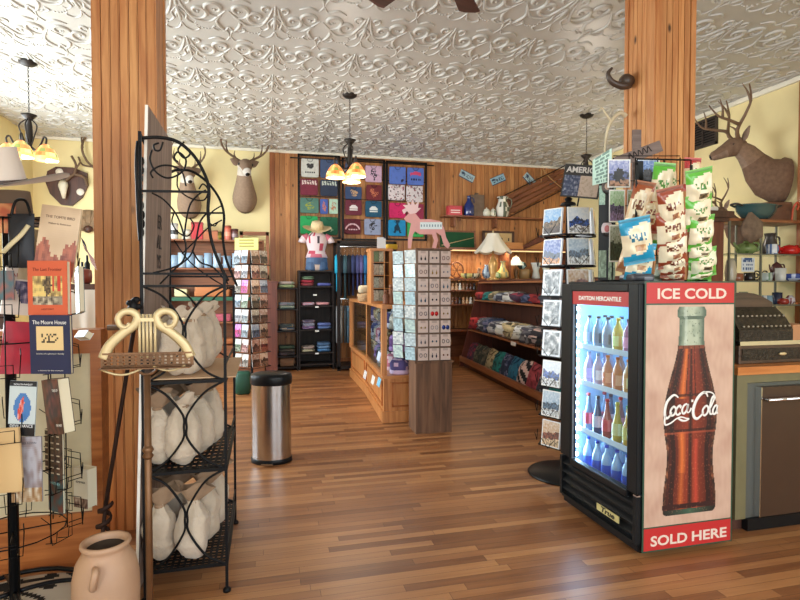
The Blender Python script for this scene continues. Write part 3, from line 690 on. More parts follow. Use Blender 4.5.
book('picture_card', 1, 233, 2.2, .11, .12, .004, .1, 0, 0, flat((190,90,60), (230,180,120), 4, .8, 2), 'orange picture card high at the left edge beside the black bag', 'card')
book('picture_card', 1, 300, 2.2, .10, .12, .004, .1, 0, 0, flat((80,110,120), (200,90,80), 4, .8, 7), 'teal and red picture card at the left edge below the black bag', 'card')
book('greeting_card', 27, 280, 2.30, .07, .22, .01, .8, 0, .12, flat((206,184,150), (150,130,100), 4, .5, 5), 'cream card edge leaning beside the tan rider book', 'card')
# black bag with cream strap hanging behind
bp_ = aY(22, 268, 2.5)
t = thing('shoulder_bag', 'black shoulder bag with a cream strap hung on the book spinner', 'bag', bp_, Q)
MB().pillow(.11, .22, .06, 10, 12, lambda u, v: (34,36,42), .02, .1).build('bag_body', paint(.6), t)
MB().loft(crv([(-.05,-.035,.06),(-.01,-.05,.09),(.03,-.045,.13),(.05,-.03,.17)], 5), [(.010,.003)]*16, 6, up=(0,1,0)).build('strap', mat('cream_leather', (206,190,150), .6), t)
MB().tube(crv([(-.04,0,.21),(-.02,0,.27),(.02,0,.27),(.04,0,.21)], 5), .006, 6).build('handle', blackp, t)
# cowboy hat on top of the spinner
felt = mat('beige_felt', (206,190,176), .9, var=.05, vs=4, sheen=.4)
hc_ = aZ(-4, 184, 1.42) if False else EYEP+ray(-5, 184)*(2.02/(ray(-5,184).x*math.sin(YAW)+ray(-5,184).y*math.cos(YAW)))
t = thing('cowboy_hat', 'beige felt cowboy hat with a dark band resting on top of the book spinner', 'hat', hc_, Q); t.scale = (.84,.84,.84); t.rotation_euler = (.26, 0, Q)
def brim(u, v):
    a = 2*PI*u; r = .10+.17*v; x = r*1.12*math.cos(a); y = r*.95*math.sin(a); return (x, y, .045*v*v*abs(math.cos(a))**1.5*1.0-.012*v*abs(math.sin(a))+.004)
m = MB(); m.grid(brim, 48, 8); m.grid(lambda u, v: (lambda q: (q[0], q[1], q[2]-.006))(brim(1-u, v)), 48, 8); m.build('brim', felt, t)
def crown(u, v):
    a = 2*PI*u; 
    r = (.115-.018*v) if v < .8 else .1006*(1-(v-.8)/.2*.999)
    z_ = .15*min(v/.8, 1)+(0 if v < .8 else -.02*math.sin((v-.8)/.2*PI/2)); pin = 1-.22*max(0, v-.35)*abs(math.sin(a))
    return (r*1.12*math.cos(a), r*.92*pin*math.sin(a), z_+.012*math.cos(a)*v)
m = MB(); m.grid(crown, 40, 20); m.build('crown', felt, t)
m = MB(); m.loft([(0,0,.002),(0,0,.02)], [(.1165*1.12,.1165*.93)]*2, 40, up=(0,1,0), cap=False); m.build('hat_band', mat('dark_leather', (66,48,40), .5), t)
hp = aY(14, 203, 2.9)
t = dup(t, (bc.x-.02, bc.y+.02, 1.702), Q+.6, 'darker cowboy hat half hidden behind the beige hat')
for ch in t.children:
    ch.data = ch.data.copy(); ch.data.materials[0] = mat('tan_felt', (120,100,84), .9)
# ================================================================ behind the book stand: far left of the shop
darkw = wood('dark_wood', (58,34,26), (88,52,38), 2, 1, .5)
midw = wood('brown_wood', (120,70,42), (156,98,62), 0, 1, .45)
fur = mat('deer_fur', (255,255,255), .9, var=.16, vs=30, bump=.5, bs=120)
bone = mat('antler', (100,76,54), .6, var=.15, vs=16)
eye_m = mat('glass_eye', (14,10,8), .1)
def antler(m, s, sc_=1, spread=1, tips=4):
    b = Vector((s*.035, .0, 0)); 
    main = crv([(s*.03,.0,0),(s*.10*spread,.02,.06),(s*.20*spread,.0,.14),(s*.25*spread,-.06,.24),(s*.22*spread,-.12,.34)], 6)
    main = [p*sc_ for p in main]; n = len(main); m.loft(main, [.021*sc_*(1-.72*i/(n-1)) for i in range(n)], 7)
    for k in range(tips):
        i = int(n*(.22+.19*k)); p = main[i]; h = [.10,.17,.16,.10,.07][k]*sc_
        q = p+Vector((s*.02*sc_, -.03*sc_, h)); mid = (p+q)/2+Vector((s*.015*sc_, .01*sc_, 0))
        m.loft(crv([p, mid, q], 3), [.015*sc_*(1-.8*j/6) for j in range(7)], 6)
# a deer shoulder mount facing -Y, plaque at y = 0
def deer(loc, rz, sc_, label, cat='deer head', turn=0, tips=4, spread=1, nose=.42, plaque=False):
    t = thing('mounted_deer_head', label, cat, loc, rz); T = Matrix.Diagonal((sc_, sc_, sc_, 1))
    tr = Matrix.Rotation(turn, 4, 'Z')
    if plaque: MB().prism([(.17*math.cos(a/14*2*PI)*sc_, (-.2+.24*math.sin(a/14*2*PI))*sc_) for a in range(14)], .02, TR(0,-.02,0)).build('plaque', darkw, t)
    neck = [(0,0,-.12),(0,-.06,-.11),(0,-.13,-.07),(0,-.19,.0),(0,-.24,.09),(0,-.27,.18),(0,-.30,.27)]
    nr = [(.15,.19),(.165,.20),(.158,.175),(.138,.15),(.112,.12),(.092,.10),(.082,.086)]
    def col(u, v): 
        return (255,255,255) if v > .25 else (255,255,255)
    m = MB(); m.T = T
    def nc(u, v):
        low = math.sin(2*PI*v)
        return (112,90,72) if u < .12 else ((214,204,190) if (u > .7 and low < .2) else (154,130,108))
    m.loft(neck, nr, 20, up=(0,0,1), colf=nc)
    hd = [(0,-.25,.25),(0,-.28,.30),(0,-.32,.295),(0,-.37,.25),(0,-.41,.205),(0,-.44,.170),(0,-.455,.155)]
    hr = [(.07,.08),(.102,.098),(.095,.098),(.070,.076),(.054,.058),(.050,.050),(.03,.03)]
    HT = TR(0,-.25,.25) @ tr @ TR(0,.25,-.25); m.T = T @ HT
    def hc(u, v):
        if u > .93: return (60,50,46)
        if u > .62: return (214,206,196)
        return (214,204,190) if math.sin(2*PI*v) < -.1 else (138,114,94)
    m.loft(hd, hr, 16, up=(0,0,1), colf=hc)
    m.build('head_and_neck', fur, t)
    for s_ in (-1, 1):
        m = MB(); m.T = T @ HT
        a = Vector((s_*.06,-.27,.32)); b = Vector((s_*.19,-.285,.375)); pts = [a+(b-a)*k/6 for k in range(7)]
        m.loft(pts, [(.010, w_) for w_ in (.020,.042,.054,.054,.042,.024,.003)], 10, up=(0,0,1), colf=lambda u, v: (132,108,90)); m.build('ear', fur, t)
        m = MB(); m.T = T @ HT; m.ell((s_*.084,-.335,.31), (.018,.02,.02), 8); m.build('eye', eye_m, t)
        m = MB(); m.T = T @ HT @ TR(0,-.27,.345); antler(m, s_, 1.0, spread, tips); m.build('antler', bone, t)
    m = MB(); m.T = T @ HT; m.ell((0,-.452,.165), (.030,.018,.022), 10); m.build('nose', eye_m, t)
    return t
p = aY(245, 190, YB); deer((p.x, YB-.002, 3.02), 0, 1.22, 'antlered deer head mounted on the yellow back wall beside the beadboard', tips=4, spread=1.25, turn=.25)
p = aY(190, 205, YB); deer((p.x, YB-.002, 2.88), 0, 1.15, 'antlered deer head on the yellow back wall, seen through the iron rack arches', tips=3, turn=.3, spread=.9)
# plaque with skull, turkey fan, antler by the column
def plq(px, py): return aY(px, py, 7.4)
p = plq(68, 187); rd = msz(19, p)
YP = YB-.01
p = aY(68, 187, YB); rd = msz(19, p)
t = thing('skull_plaque', 'brown shield plaque with an antlered skull and white discs on the yellow wall', 'plaque', (p.x, YB-.002, p.z))
sh = [(-.9,.75),(-.5,1.0),(.3,1.0),(.95,.75),(.98,.1),(.7,-.55),(.2,-1.0),(-.3,-.95),(-.8,-.4),(-1.0,.2)]
m = MB(); m.prism([(x*rd, z_*rd) for x, z_ in sh], .04, TR(0,-.045,0)); m.build('shield', darkw, t)
m = MB(); m.loft([(-.05,-.05,.06),(-.03,-.12,.0),(-.02,-.14,-.10),(-.02,-.12,-.2)], [(.06,.05),(.07,.06),(.045,.04),(.02,.02)], 10, up=(0,-1,0)); m.build('skull', mat('bone_white', (224,216,196), .7), t)
m = MB(); m.tube(crv([(0,-.08,.08),(.12,-.10,.18),(.26,-.10,.14),(.30,-.1,.02)], 5), .022, 7); m.tube(crv([(.12,-.1,.16),(.16,-.14,.32),(.10,-.14,.46)], 5), .018, 7); m.tube(crv([(.15,-.13,.26),(.22,-.16,.36),(.21,-.14,.42)], 5), .013, 6); m.build('antler', bone, t)
m = MB(); m.col = (236,228,214); m.bar((-.1,-.048,.22), (-.1,-.055,.22), .055, 16); m.build('disc', paint(.6), t); m = MB(); m.col = (236,228,214); m.bar((.19,-.048,-.08), (.19,-.055,-.08), .055, 16); m.build('disc', paint(.6), t)
p = aY(89, 222, YB); t = thing('turkey_fan', 'brown turkey tail fan mounted on the wall left of the column', 'feather fan', (p.x, YB-.004, p.z-.15))
for k in range(11):
    a = math.radians(20+14*k); L_ = .34
    MB().loft([(0,-.02-.004*(k % 2),0),(L_*.5*math.cos(a),-.03-.004*(k % 2),L_*.5*math.sin(a)),(L_*math.cos(a),-.02-.004*(k % 2),L_*math.sin(a))], [(.015,.003),(.04,.004),(.05,.003)], 8, up=(0,1,0)).build('feather', mat('feather', (138,112,84), .8, var=.3, vs=12), t)
m = MB(); m.ell((0,-.05,.03), (.07,.05,.06), 10); m.build('base', darkw, t)
p = aY(93, 150, 7.0); m = MB()
m.tube(crv([(.05,0,.3),(-.10,-.05,.2),(-.16,-.08,.0),(-.10,-.05,-.2),(.05,0,-.34)], 6), .018, 7); m.tube(crv([(-.15,-.06,.0),(-.16,-.1,.14),(-.12,-.1,.24)], 5), .012, 6); m.tube(crv([(.0,-.02,-.28),(-.16,-.06,-.26),(-.22,-.06,-.14)], 5), .014, 6)
one('shed_antler', m, bone, 'curved shed antler on the yellow wall at the left edge of the column', 'antler', (aY(94,150,YB).x+.02, YB-.03, aY(94,150,YB).z), weld=True)
# dark side table far left with items, small flag
t = thing('dark_table', 'dark table with a white cloth behind the book spinner', 'table', (-1.62, 5.5, 0))
zt = aY(88, 284, 5.5).z
MB().box(-.55, .42, -.35, .35, zt-.05, zt).build('tabletop', darkw, t)
for x in (-.5, .36):
    for y in (-.3, .3): MB().box(x-.03, x+.03, y-.03, y+.03, 0, zt-.05).build('leg', darkw, t)
def cl(u, v): return (-.26+u*.5, -.352-.012*math.sin(u*26)*(1-v), zt-.05-(1-v)*.42)
MB().grid(cl, 40, 6).build('skirt_cloth', mat('white_linen', (222,216,206), .9), t)
p = aY(84, 284, 5.35); m = MB(); m.lathe([(.05,0),(.075,.01),(.08,.06),(.075,.12),(.05,.13),(.0001,.135)], 20)
one('ceramic_pot', m, mat('rust_glaze', (128,60,44), .3), 'squat rust brown pot on the dark table behind the flag', 'pot', (p.x, 5.3, zt+.001))
for k, (px, h, lab) in enumerate(((83,.2,'thin black bottle standing behind the rust brown pot, left one'), (88,.26,'taller thin black bottle behind the rust brown pot'))):
    p = aY(px, 270, 5.5); m = MB(); m.lathe([(.022,0),(.024,.02),(.024,h*.7),(.010,h*.8),(.010,h),(.0001,h)], 12); one('bottle', m, blackp, lab, 'bottle', (p.x, 5.48, zt+.001))
p = aY(81, 233, 2.78)
t = thing('small_flag', 'small striped American flag on a stick beside the book spinner', 'flag', (p.x, p.y, p.z), Q)
def fg(u, v):
    return (34,40,66) if (v > .55 and u < .5) else ((178,50,52) if int(v*9) % 2 else (232,226,216))
def fs(u, v): a = -.95; x = u*.12; z_ = (v-1)*.075; xx = x*math.cos(a)-z_*math.sin(a)*1.0; return (.0+x*.45+(1-v)*.015, .008*math.sin(u*7), -.02+x*-1.0*.8+z_*.75)
MB().grid(fs, 16, 18, fg, False).build('cloth', paint(.8), t)
MB().bar((0,0,.01), (-.035,0,-.28), .0025, 6).build('stick', mat('pale_wood', (200,170,120), .6), t)
# ================================================================ along the back wall
def ordn(i): return ['top','second','third','fourth','fifth','sixth','seventh','eighth','ninth','tenth'][i]
def pw_(px, py, y): p = aY(px, py, y); return p.x, p.z
def rectY(px0, py0, px1, py1, y):
    a = aY(px0, py1, y); b = aY(px1, py0, y); return a.x, b.x, a.z, b.z
# --- pendant lamps
dark_iron = mat('dark_bronze', (48,42,38), .45, .6)
def tiff(u, v): 
    k = int(u*16); a = MN.noise((k*1.7, v*5, 1)); 
    if v < .28: return (255,250,235) if (k+int(v*20)) % 3 else (200,220,150)
    return mixc((255,226,150), (190,96,40), a+.45) if MN.noise((k*2.3, v*9, 4)) > -.25 else (120,130,60)
shade_m, nt, b = _new('stained_glass'); MATS['stained_glass'] = shade_m
at = _n(nt, 'ShaderNodeAttribute', attribute_name='Col'); nt.links.new(at.outputs['Color'], b.inputs['Base Color']); nt.links.new(at.outputs['Color'], b.inputs['Emission Color']); b.inputs['Emission Strength'].default_value = 1.5; b.inputs['Roughness'].default_value = .3
def pendant(x, y, zb, label, shades, rz=0):
    t = thing('pendant_lamp', label, 'lamp', (x, y, ZC), rz); h = zb-ZC
    MB().lathe([(.02,-.05),(.06,-.04),(.085,-.02),(.09,-.004)], 20).build('ceiling_canopy', dark_iron, t)
    m = MB(); z_ = -.05; k = 0
    while z_ > h+.0: m.tube([(.008*math.cos(a)*(k % 2), .008*math.cos(a)*((k+1) % 2), z_-.014+.014*math.sin(a)) for a in [i*PI/3 for i in range(6)]], .0028, 4, closed=True); z_ -= .022; k += 1
    m.build('chain', dark_iron, t)
    MB().lathe([(.012,h+.02),(.075,h),(.05,h-.03),(.022,h-.06),(.03,h-.12),(.035,h-.25),(.022,h-.33),(.04,h-.36),(.0001,h-.38)], 16).build('bronze_body', dark_iron, t)
    for a in shades:
        c, s = math.cos(a), math.sin(a); f = lambda r, z__: (c*r, s*r, h+z__)
        MB().tube(crv([f(.02,-.33), f(.08,-.37), f(.14,-.30), f(.17,-.24), f(.20,-.26), f(.19,-.33)], 5), .010, 6).tube(crv([f(.03,-.05), f(.09,-.12), f(.06,-.22), f(.03,-.30)], 5), .007, 6).build('curved_arm', dark_iron, t)
        q = MB().lathe([(.115,-.50),(.112,-.47),(.10,-.43),(.075,-.385),(.045,-.35),(.02,-.335)], 20, (c*.19, s*.19, h+.02), colf=tiff, cap=False).build('stained_glass_shade', shade_m, t)
        MB().ell((c*.19, s*.19, h-.40), (.03,.03,.04), 8).build('bulb', mat('bulb_glow', (255,230,180), .4, emis=(255,226,170), es=12), q)
    l = bpy.data.lights.new('lamp_glow', 'POINT'); l.energy = 50; l.color = (1,.93,.82); l.shadow_soft_size = .22
    o = bpy.data.objects.new('lamp_glow', l); COL.objects.link(o); o.location = (x, y, ZC+h-.62)
z2 = aY(350, 140, 6.61).z
pendant(1.02, 6.61, z2, 'stained glass pendant lamp on a long chain, above the glass display case', (PI*1.08, -PI*.42, PI*.42))
pendant(-2.38, 6.46, z2, 'stained glass pendant lamp hanging at far left above the cowboy hat', (-.4, PI+.2, -1.6), 0)
pendant(4.28, 6.60, z2, 'pendant lamp at the right, its shades hidden behind the pale green leaflet', (-.3, PI+.6, 1.9), 0)
# --- ceiling fan
fc = (1.02, 3.02, 3.38)
t = thing('ceiling_fan', 'dark wood bladed ceiling fan, only its blade tips show at the top', 'fan', fc)
MB().lathe([(.02,-.0),(.11,-.02),(.13,-.09),(.12,-.13),(.05,-.15),(.02,-.1)][::-1], 24).lathe([(.014,0),(.014,.32)], 10).lathe([(.07,.32),(.07,.395)], 16).build('motor', dark_iron, t)
blade_m = wood('blade_wood', (52,30,24), (84,50,40), 0, 1, .4)
tips = [aZ(368, 10, 3.3), aZ(470, 16, 3.3)]
angs = [math.atan2(p.y-fc[1], p.x-fc[0]) for p in tips]
d_ = angs[0]-angs[1]
for k in range(5):
    a = angs[1]+d_*k if k < 2 else angs[0]+(2*PI-d_)/4*(k-1)
    m = MB(); T = Matrix.Rotation(a, 4, 'Z') @ Matrix.Rotation(.2, 4, 'X'); m.T = TR(0,0,-.06) @ T
    L_ = ((tips[0]-Vector(fc)).xy.length-.06)
    m.add([(.2,-.05,0),(L_-.02,-.075,0),(L_,-.04,0),(L_,.04,0),(L_-.02,.075,0),(.2,.05,0)]+[(.2,-.05,.008),(L_-.02,-.075,.008),(L_,-.04,.008),(L_,.04,.008),(L_-.02,.075,.008),(.2,.05,.008)], [(5,4,3,2,1,0),(6,7,8,9,10,11)]+[(i,(i+1)%6,(i+1)%6+6,i+6) for i in range(6)])
    m.build('blade', blade_m, t); m = MB(); m.T = TR(0,0,-.06) @ T; m.box(.08, .24, -.02, .02, -.006, 0).build('blade_bracket', dark_iron, t)
# --- T-shirt display: three rod frames of folded shirts
tshirts = [ # px0,py0,px1,py1,colour,design colour,desc
 (301,159,319,177,(206,206,198),(60,60,60),'pale grey shirt with a black bison print'), (320,160,338,178,(70,86,120),(40,50,70),'slate blue shirt with dark print'),
 (300,179,318,195,(120,44,62),(214,196,190),'maroon shirt lettered Wyoming'), (320,180,338,196,(46,56,78),(190,200,190),'navy shirt lettered Wyoming'),
 (300,198,319,213,(84,124,112),(150,160,60),'sage green shirt with a yellow plant print'), (320,199,328,214,(72,96,170),(200,120,90),'narrow blue shirt with a small figure'), (329,199,338,214,(176,206,186),(180,90,50),'narrow pale mint shirt with an orange figure'),
 (300,216,318,234,(40,160,90),(220,240,220),'bright green shirt'), (320,217,338,235,(34,100,74),(180,200,180),'dark green shirt'),
 (345,163,361,180,(70,80,110),(150,150,150),'grey blue shirt behind the lamp shades'), (365,166,382,182,(206,170,196),(50,50,60),'lilac shirt with a black landscape print'),
 (345,187,362,199,(54,74,112),(196,160,120),'blue shirt with a tan long legged animal'), (366,185,382,200,(110,40,48),(190,110,80),'dark red shirt with an orange print'),
 (345,200,362,215,(108,44,60),(226,220,220),'maroon shirt with a white mountain dome'), (365,201,382,217,(34,86,116),(220,226,226),'teal blue shirt with a white mountain dome'),
 (344,219,361,234,(98,34,48),(220,190,200),'dark maroon shirt with arched white lettering'), (364,219,381,235,(150,160,190),(50,50,56),'light steel blue shirt with a black cowboy figure'),
 (389,167,406,184,(92,122,204),(40,40,70),'periwinkle blue shirt with a tiny corner print'), (407,168,424,185,(90,118,200),(206,70,110),'periwinkle blue shirt with a pink mountain print'),
 (388,185,405,200,(224,214,218),(60,60,70),'white floral shirt'), (406,186,423,202,(218,210,214),(70,60,70),'white floral shirt with dark birds'),
 (389,203,406,218,(208,40,104),(160,20,70),'hot pink shirt'), (407,204,424,219,(150,50,80),(180,40,70),'deep rose shirt half behind the moose antlers'),
 (388,220,406,236,(30,140,196),(20,50,70),'bright blue shirt with a dark moose silhouette'), (407,222,424,237,(60,170,90),(30,90,50),'green shirt behind the pink moose')]
YS = 9.50
fr = thing('shirt_display_frame', 'black metal rods and wires on the beadboard wall that hold the folded T-shirts', 'display frame', (0, 0, 0))
for (a, b_, c, d) in ((298,156,340,238),(342,160,385,240),(386,163,427,240)):
    x0, x1, z0, z1 = rectY(a, b_, c, d, YS+.03)
    m = MB(); m.box(x0, x0+.035, YS+.02, YS+.05, z0, z1).box(x1-.035, x1, YS+.02, YS+.05, z0, z1).box(x0, x1, YS+.02, YS+.05, z1-.03, z1).box(x0, x1, YS+.02, YS+.05, z0, z0+.03)
    for k in range(1, 4): zz = z0+(z1-z0)*k/4; m.box(x0, x1, YS+.03, YS+.045, zz-.006, zz+.006)
    m.build('panel_frame', blackp, fr)
a = aY(290, 157.5, YS); b_ = aY(434, 168, YS); MB().bar((a.x, YS+.0, a.z), (b_.x, YS+.0, a.z), .011, 8).build('top_rod', blackp, fr)
def tee_design(i, w, h, c, dc):
    sd = i*3.7
    def f(u, v):
        n = MN.noise((u*6+sd, v*6, sd)); base = mixc(c, tuple(x*.7 for x in c), max(0, n)*.4)
        if i in (0,): return dc if ((u-.5)**2/.05+(v-.62)**2/.022 < 1+n*.8) or (abs(v-.25) < .05 and .2 < u < .8 and int(u*22) % 3) else base
        if i in (2, 3): return dc if (.62+.06*math.sin(u*PI) < v < .9 and int(u*20+v*3) % 3 and .06 < u < .94) else base
        if i in (13, 14): return dc if ((u-.5)**2/.06+(v-.45)**2/.05 < 1 and v > .42) or (abs(v-.34) < .04 and .25 < u < .75) else base
        if i in (15,): return dc if (abs(((u-.5)**2*1.1+(v-.2)**2)-.22) < .045 and v > .3) or (abs(v-.3) < .05 and .25 < u < .8 and int(u*18) % 3) else base
        if i in (19, 20): return mixc(dc, (190,80,100), n+.4) if MN.noise((u*9+sd, v*9, 2)) > .22 else base
        if i in (17,): return dc if (u-.78)**2+(v-.2)**2 < .008+n*.01 else base
        if i in (21, 22, 1, 7, 8, 9): return dc if abs(n) < .05 and (u-.7)**2+(v-.35)**2 < .05 else base
        if i == 18: return dc if (abs(v-.55-.15*math.sin(u*PI)) < .1+n*.1 and .15 < u < .85) else ((30,40,80) if abs(v-.3) < .07 and .15 < u < .85 and int(u*20) % 3 else base)
        if i == 23: return dc if (abs(u-.35-.3*(v-.2)) < .07 or abs(u-.68+.3*(v-.2)) < .06) and v > .15 or ((u-.5)**2/.03+(v-.5)**2/.03 < 1+n) else base
        return dc if ((u-.5)**2/.05+(v-.5)**2/.09 < .9+n*2.0 and MN.noise((u*13+sd, v*13, 6)) > -.1) else base
    return f
for i, (a, b_, c, d, col, dc, desc) in enumerate(tshirts):
    x0, x1, z0, z1 = rectY(a, b_, c, d, YS); w = x1-x0; h = z1-z0
    t = thing('folded_tee', desc+', folded flat in the wall display', 'T-shirt', ((x0+x1)/2, YS-.004, z0), 0, 'folded T-shirts in the wall display')
    m = MB(); m.col = tuple(x*.85 for x in col); m.rbox((0,.012,h/2), (w*.99, .028, h*.99), .25, 16, wr=.01); m.build('shirt_fabric', paint(.85), t)
    MB().grid(lambda u, v: ((u-.5)*w*.94, -.0035-.002*math.sin(u*PI)*math.sin(v*PI), h*.03+v*h*.94), 24, 24, tee_design(i, w, h, col, dc)).build('printed_front', paint(.85), t)
    if i not in (5, 6): m = MB(); m.col = tuple(x*.6 for x in col); m.tube(arc((0, h*.97), w*.16, 180, 360, 8, y=-.006), .006, 5); m.build('collar', paint(.85), t)
# --- black shelf with mannequin and folded clothes
def shelfunit(name, label, x0, x1, y0, y1, ztop, zs, m_, back=True, cat='shelf unit', th=.025):
    t = thing(name, label, cat, (x0, y0, 0))
    for x in (0, x1-x0-th): MB().box(x, x+th, 0, y1-y0, 0, ztop).build('side_panel', m_, t)
    for z_ in zs: MB().box(th, x1-x0-th, 0, y1-y0, z_-th, z_).build('shelf', m_, t)
    if back: MB().box(th, x1-x0-th, y1-y0-.01, y1-y0, 0, ztop).build('back_panel', m_, t)
    return t
blk = wood('black_stained_wood', (30,26,26), (46,38,36), 2, 1, .45)
def fold(x, y, z, w, d, h, col, label, cat='folded clothes', group=None, c2=None, name='folded_shirt', rz=0):
    sd = rnd.random()*20; m = MB()
    def cf(u, v):
        n = MN.noise((u*9+sd, v*7, sd)); return mixc(col, c2 or tuple(k*.6 for k in col), max(0, n*1.8))
    m.rbox((0,0,h/2), (w, d, h), .45, 20, colf=cf, wr=.12, seed=sd)
    return one(name, m, paint(.9), label, cat, (x, y, z), rz, group)
YA = 9.18
x0, x1, _, ztop = rectY(299, 270, 334, 368, YA); zs = [pw_(310, p, YA)[1] for p in (270.5, 286, 305.5, 329.5, 352.5, 364)]
blackshelf = shelfunit('black_clothes_shelf', 'black wood clothes shelf against the beadboard, with the mannequin on top', x0, x1, YA, YA+.38, zs[0]+.002, zs, blk)
sh = [(1,(176,56,74),'crimson'),(1,(96,98,190),'violet blue'),(2,(206,176,184),'pink and white floral'),(3,(120,112,138),'grey purple'),(3,(86,98,164),'denim blue'),(4,(150,146,140),'grey stone'),(4,(80,116,158),'steel blue')]
for r, lst in enumerate((( (.25,(160,52,66),'crimson red',2,(190,60,80)), (.74,(92,96,186),'violet blue',1,(70,70,150)) ), ((.28,(214,190,196),'pink and white floral',1,(180,70,90)), (.7,(210,180,186),'rose patterned',1,(160,90,110))), ((.28,(150,136,160),'grey lilac',3,(70,60,90)), (.74,(92,104,170),'denim blue',2,(50,60,120))), ((.27,(168,164,156),'grey stone',2,(60,60,60)), (.73,(90,122,160),'steel blue',3,(50,70,100))))):
    for fx, c, nm, n, c2 in lst:
        for k in range(n):
            cc = tuple(max(20, min(250, q+rnd.uniform(-22, 22))) for q in c); pos = '' if n == 1 else [', bottom of its pile', ', on top of its pile' if n == 2 else ', middle of its pile', ', on top of its pile'][k]
            fold(x0+(x1-x0)*fx, YA+.17, zs[r+1]+.001+k*.052, .23, .27, .052, cc, nm+' folded garment, '+ordn(r)+' shelf under the mannequin'+pos, 'folded clothes', 'folded clothes on the black shelf', c2)
c_ = (160,206,150); fold(x0+(x1-x0)*.27, YA+.17, zs[1]+.107, .22, .25, .06, (120,150,120), 'grey green folded garment topping the crimson pile', 'folded clothes', 'folded clothes on the black shelf')
for r, (px, py) in enumerate(((317,307),(317,331),(317,353.5),(315,295))):
    p = aY(px, py, YA-.004); m = MB(); m.col = (240,240,236); m.box(-.03, .03, -.003, 0, -.012, .012); one('price_tag', m, paint(.7), 'small white price tag on the '+['floral','grey lilac','steel blue','crimson'][r]+' shelf edge under the mannequin', 'tag', (p.x, YA-.001, p.z))
# small dark unit to its left
YB2 = 9.2
bx0, bx1, _, bz = rectY(276, 288, 298, 368, YB2); z2s = [pw_(288, p, YB2)[1] for p in (288, 309, 331, 356, 367)]
shelfunit('small_dark_shelf', 'narrow dark shelf of folded shirts left of the mannequin shelf', bx0, bx1, YB2, YB2+.36, z2s[0]+.002, z2s, blk, back=False)
for r, (c, c2, nm, n) in enumerate((((184,206,176),(120,160,120),'pale green',2),((180,196,194),(90,140,150),'grey and aqua',2),((86,110,120),(210,190,170),'dark teal',2),((96,100,92),(40,46,44),'olive grey',3))):
    for k in range(n): fold((bx0+bx1)/2, YB2+.17, z2s[r]+.001+k*.055, .27, .26, .055, tuple(q*rnd.uniform(.85,1.1) for q in c), nm+' folded shirt, '+ordn(r)+' level of the narrow dark shelf, '+['lowest','middle one','topmost'][min(k, 2) if n == 3 else (0 if k == 0 else 2)], 'folded clothes', 'folded shirts on the narrow shelf', c2)
m = MB(); m.rbox((0,0,.07), (.24,.24,.14), .2, 16); one('cardboard_box', m, mat('kraft_card', (150,116,88), .8), 'brown box at floor level under the narrow dark shelf', 'box', ((bx0+bx1)/2, YB2+.17, z2s[4]+.002))
# reddish cabinet post at left
a0_, a1_, _, az = rectY(266, 283, 277, 370, 8.9)
t = thing('red_brown_cabinet', 'tall narrow red-brown wooden cabinet end beside the card rack', 'cabinet', (a0_, 8.9, 0)); rb = wood('red_brown_wood', (84,42,32), (118,62,46), 2, 1, .4)
MB().box(0, a1_-a0_, 0, .5, 0, az).build('body', rb, t); MB().box(-.02, a1_-a0_+.02, -.02, .52, az, az+.03).build('cornice', rb, t); MB().box(.03, a1_-a0_-.03, -.012, 0, .12, az-.1).build('door', rb, t)
# mannequin torso on the black shelf
sx, sz = pw_(317, 270, YA+.12)
t = thing('mannequin', 'headless mannequin torso in floral top, jean shorts and straw hat on the black shelf', 'mannequin', (sx, YA+.17, zs[0]+.004))
skin = mat('mannequin_white', (214,190,176), .5)
m = MB(); m.loft([(0,0,.0),(0,0,.10),(0,0,.2),(0,0,.32),(0,-.01,.46),(0,-.005,.58),(0,0,.64),(0,0,.70),(0,0,.74)], [(.15,.10),(.17,.11),(.165,.105),(.125,.09),(.16,.115),(.17,.10),(.09,.07),(.05,.05),(.045,.045)], 20, up=(0,1,0)); m.build('torso', skin, t)
def den(u, v): return mixc((96,122,156), (60,80,116), MN.noise((u*20, v*9, 2))+.4)
m = MB()
m.loft([(0,0,.27),(0,0,.2),(0,0,.12),(0,0,.10)], [(.148,.105),(.178,.118),(.185,.122),(.186,.122)], 20, up=(0,1,0), colf=den)
for s_ in (-1, 1): m.loft([(s_*.08,0,.14),(s_*.085,0,.06),(s_*.095,0,-.0)], [(.095,.115),(.102,.118),(.106,.118)], 14, up=(0,1,0), colf=den)
m.build('denim_shorts', paint(.9), t)
def flo(u, v):
    if u < .12: return (206,110,130) if int(v*50) % 2 else (236,206,212)
    n = MN.noise((u*8, v*16, 4)); return (196,80,100) if n > .32 else ((70,60,70) if n < -.36 else (232,214,218))
m = MB(); m.loft([(0,0,.22),(0,0,.28),(0,0,.34),(0,-.01,.46),(0,-.005,.575),(0,0,.645)], [(.19,.13),(.165,.12),(.145,.105),(.175,.13),(.185,.112),(.10,.08)], 28, up=(0,1,0), colf=flo)
for s_ in (-1, 1): m.loft([(s_*.14,0,.585),(s_*.21,0,.55),(s_*.245,0,.50),(s_*.25,0,.475)], [(.06,.07),(.062,.07),(.06,.066),(.064,.068)], 12, up=(0,1,0), colf=flo)
m.build('floral_blouse', paint(.9), t)
straw = mat('straw', (226,204,160), .8, var=.12, vs=60)
m = MB(); m.grid(lambda u, v: ((.09+.13*v)*1.1*math.cos(2*PI*u), (.09+.13*v)*math.sin(2*PI*u), .73+.05*v*v*abs(math.cos(2*PI*u))-.02*v), 32, 5)
m.lathe([(.10,.73),(.095,.80),(.08,.85),(.045,.865),(.0001,.85)], 24, sx=1.1)
h_ = m.build('straw_hat', straw, t); h_.rotation_euler = (.35,0,0); h_.location = (0,-.22,-.02) if False else (0,.16,.02)
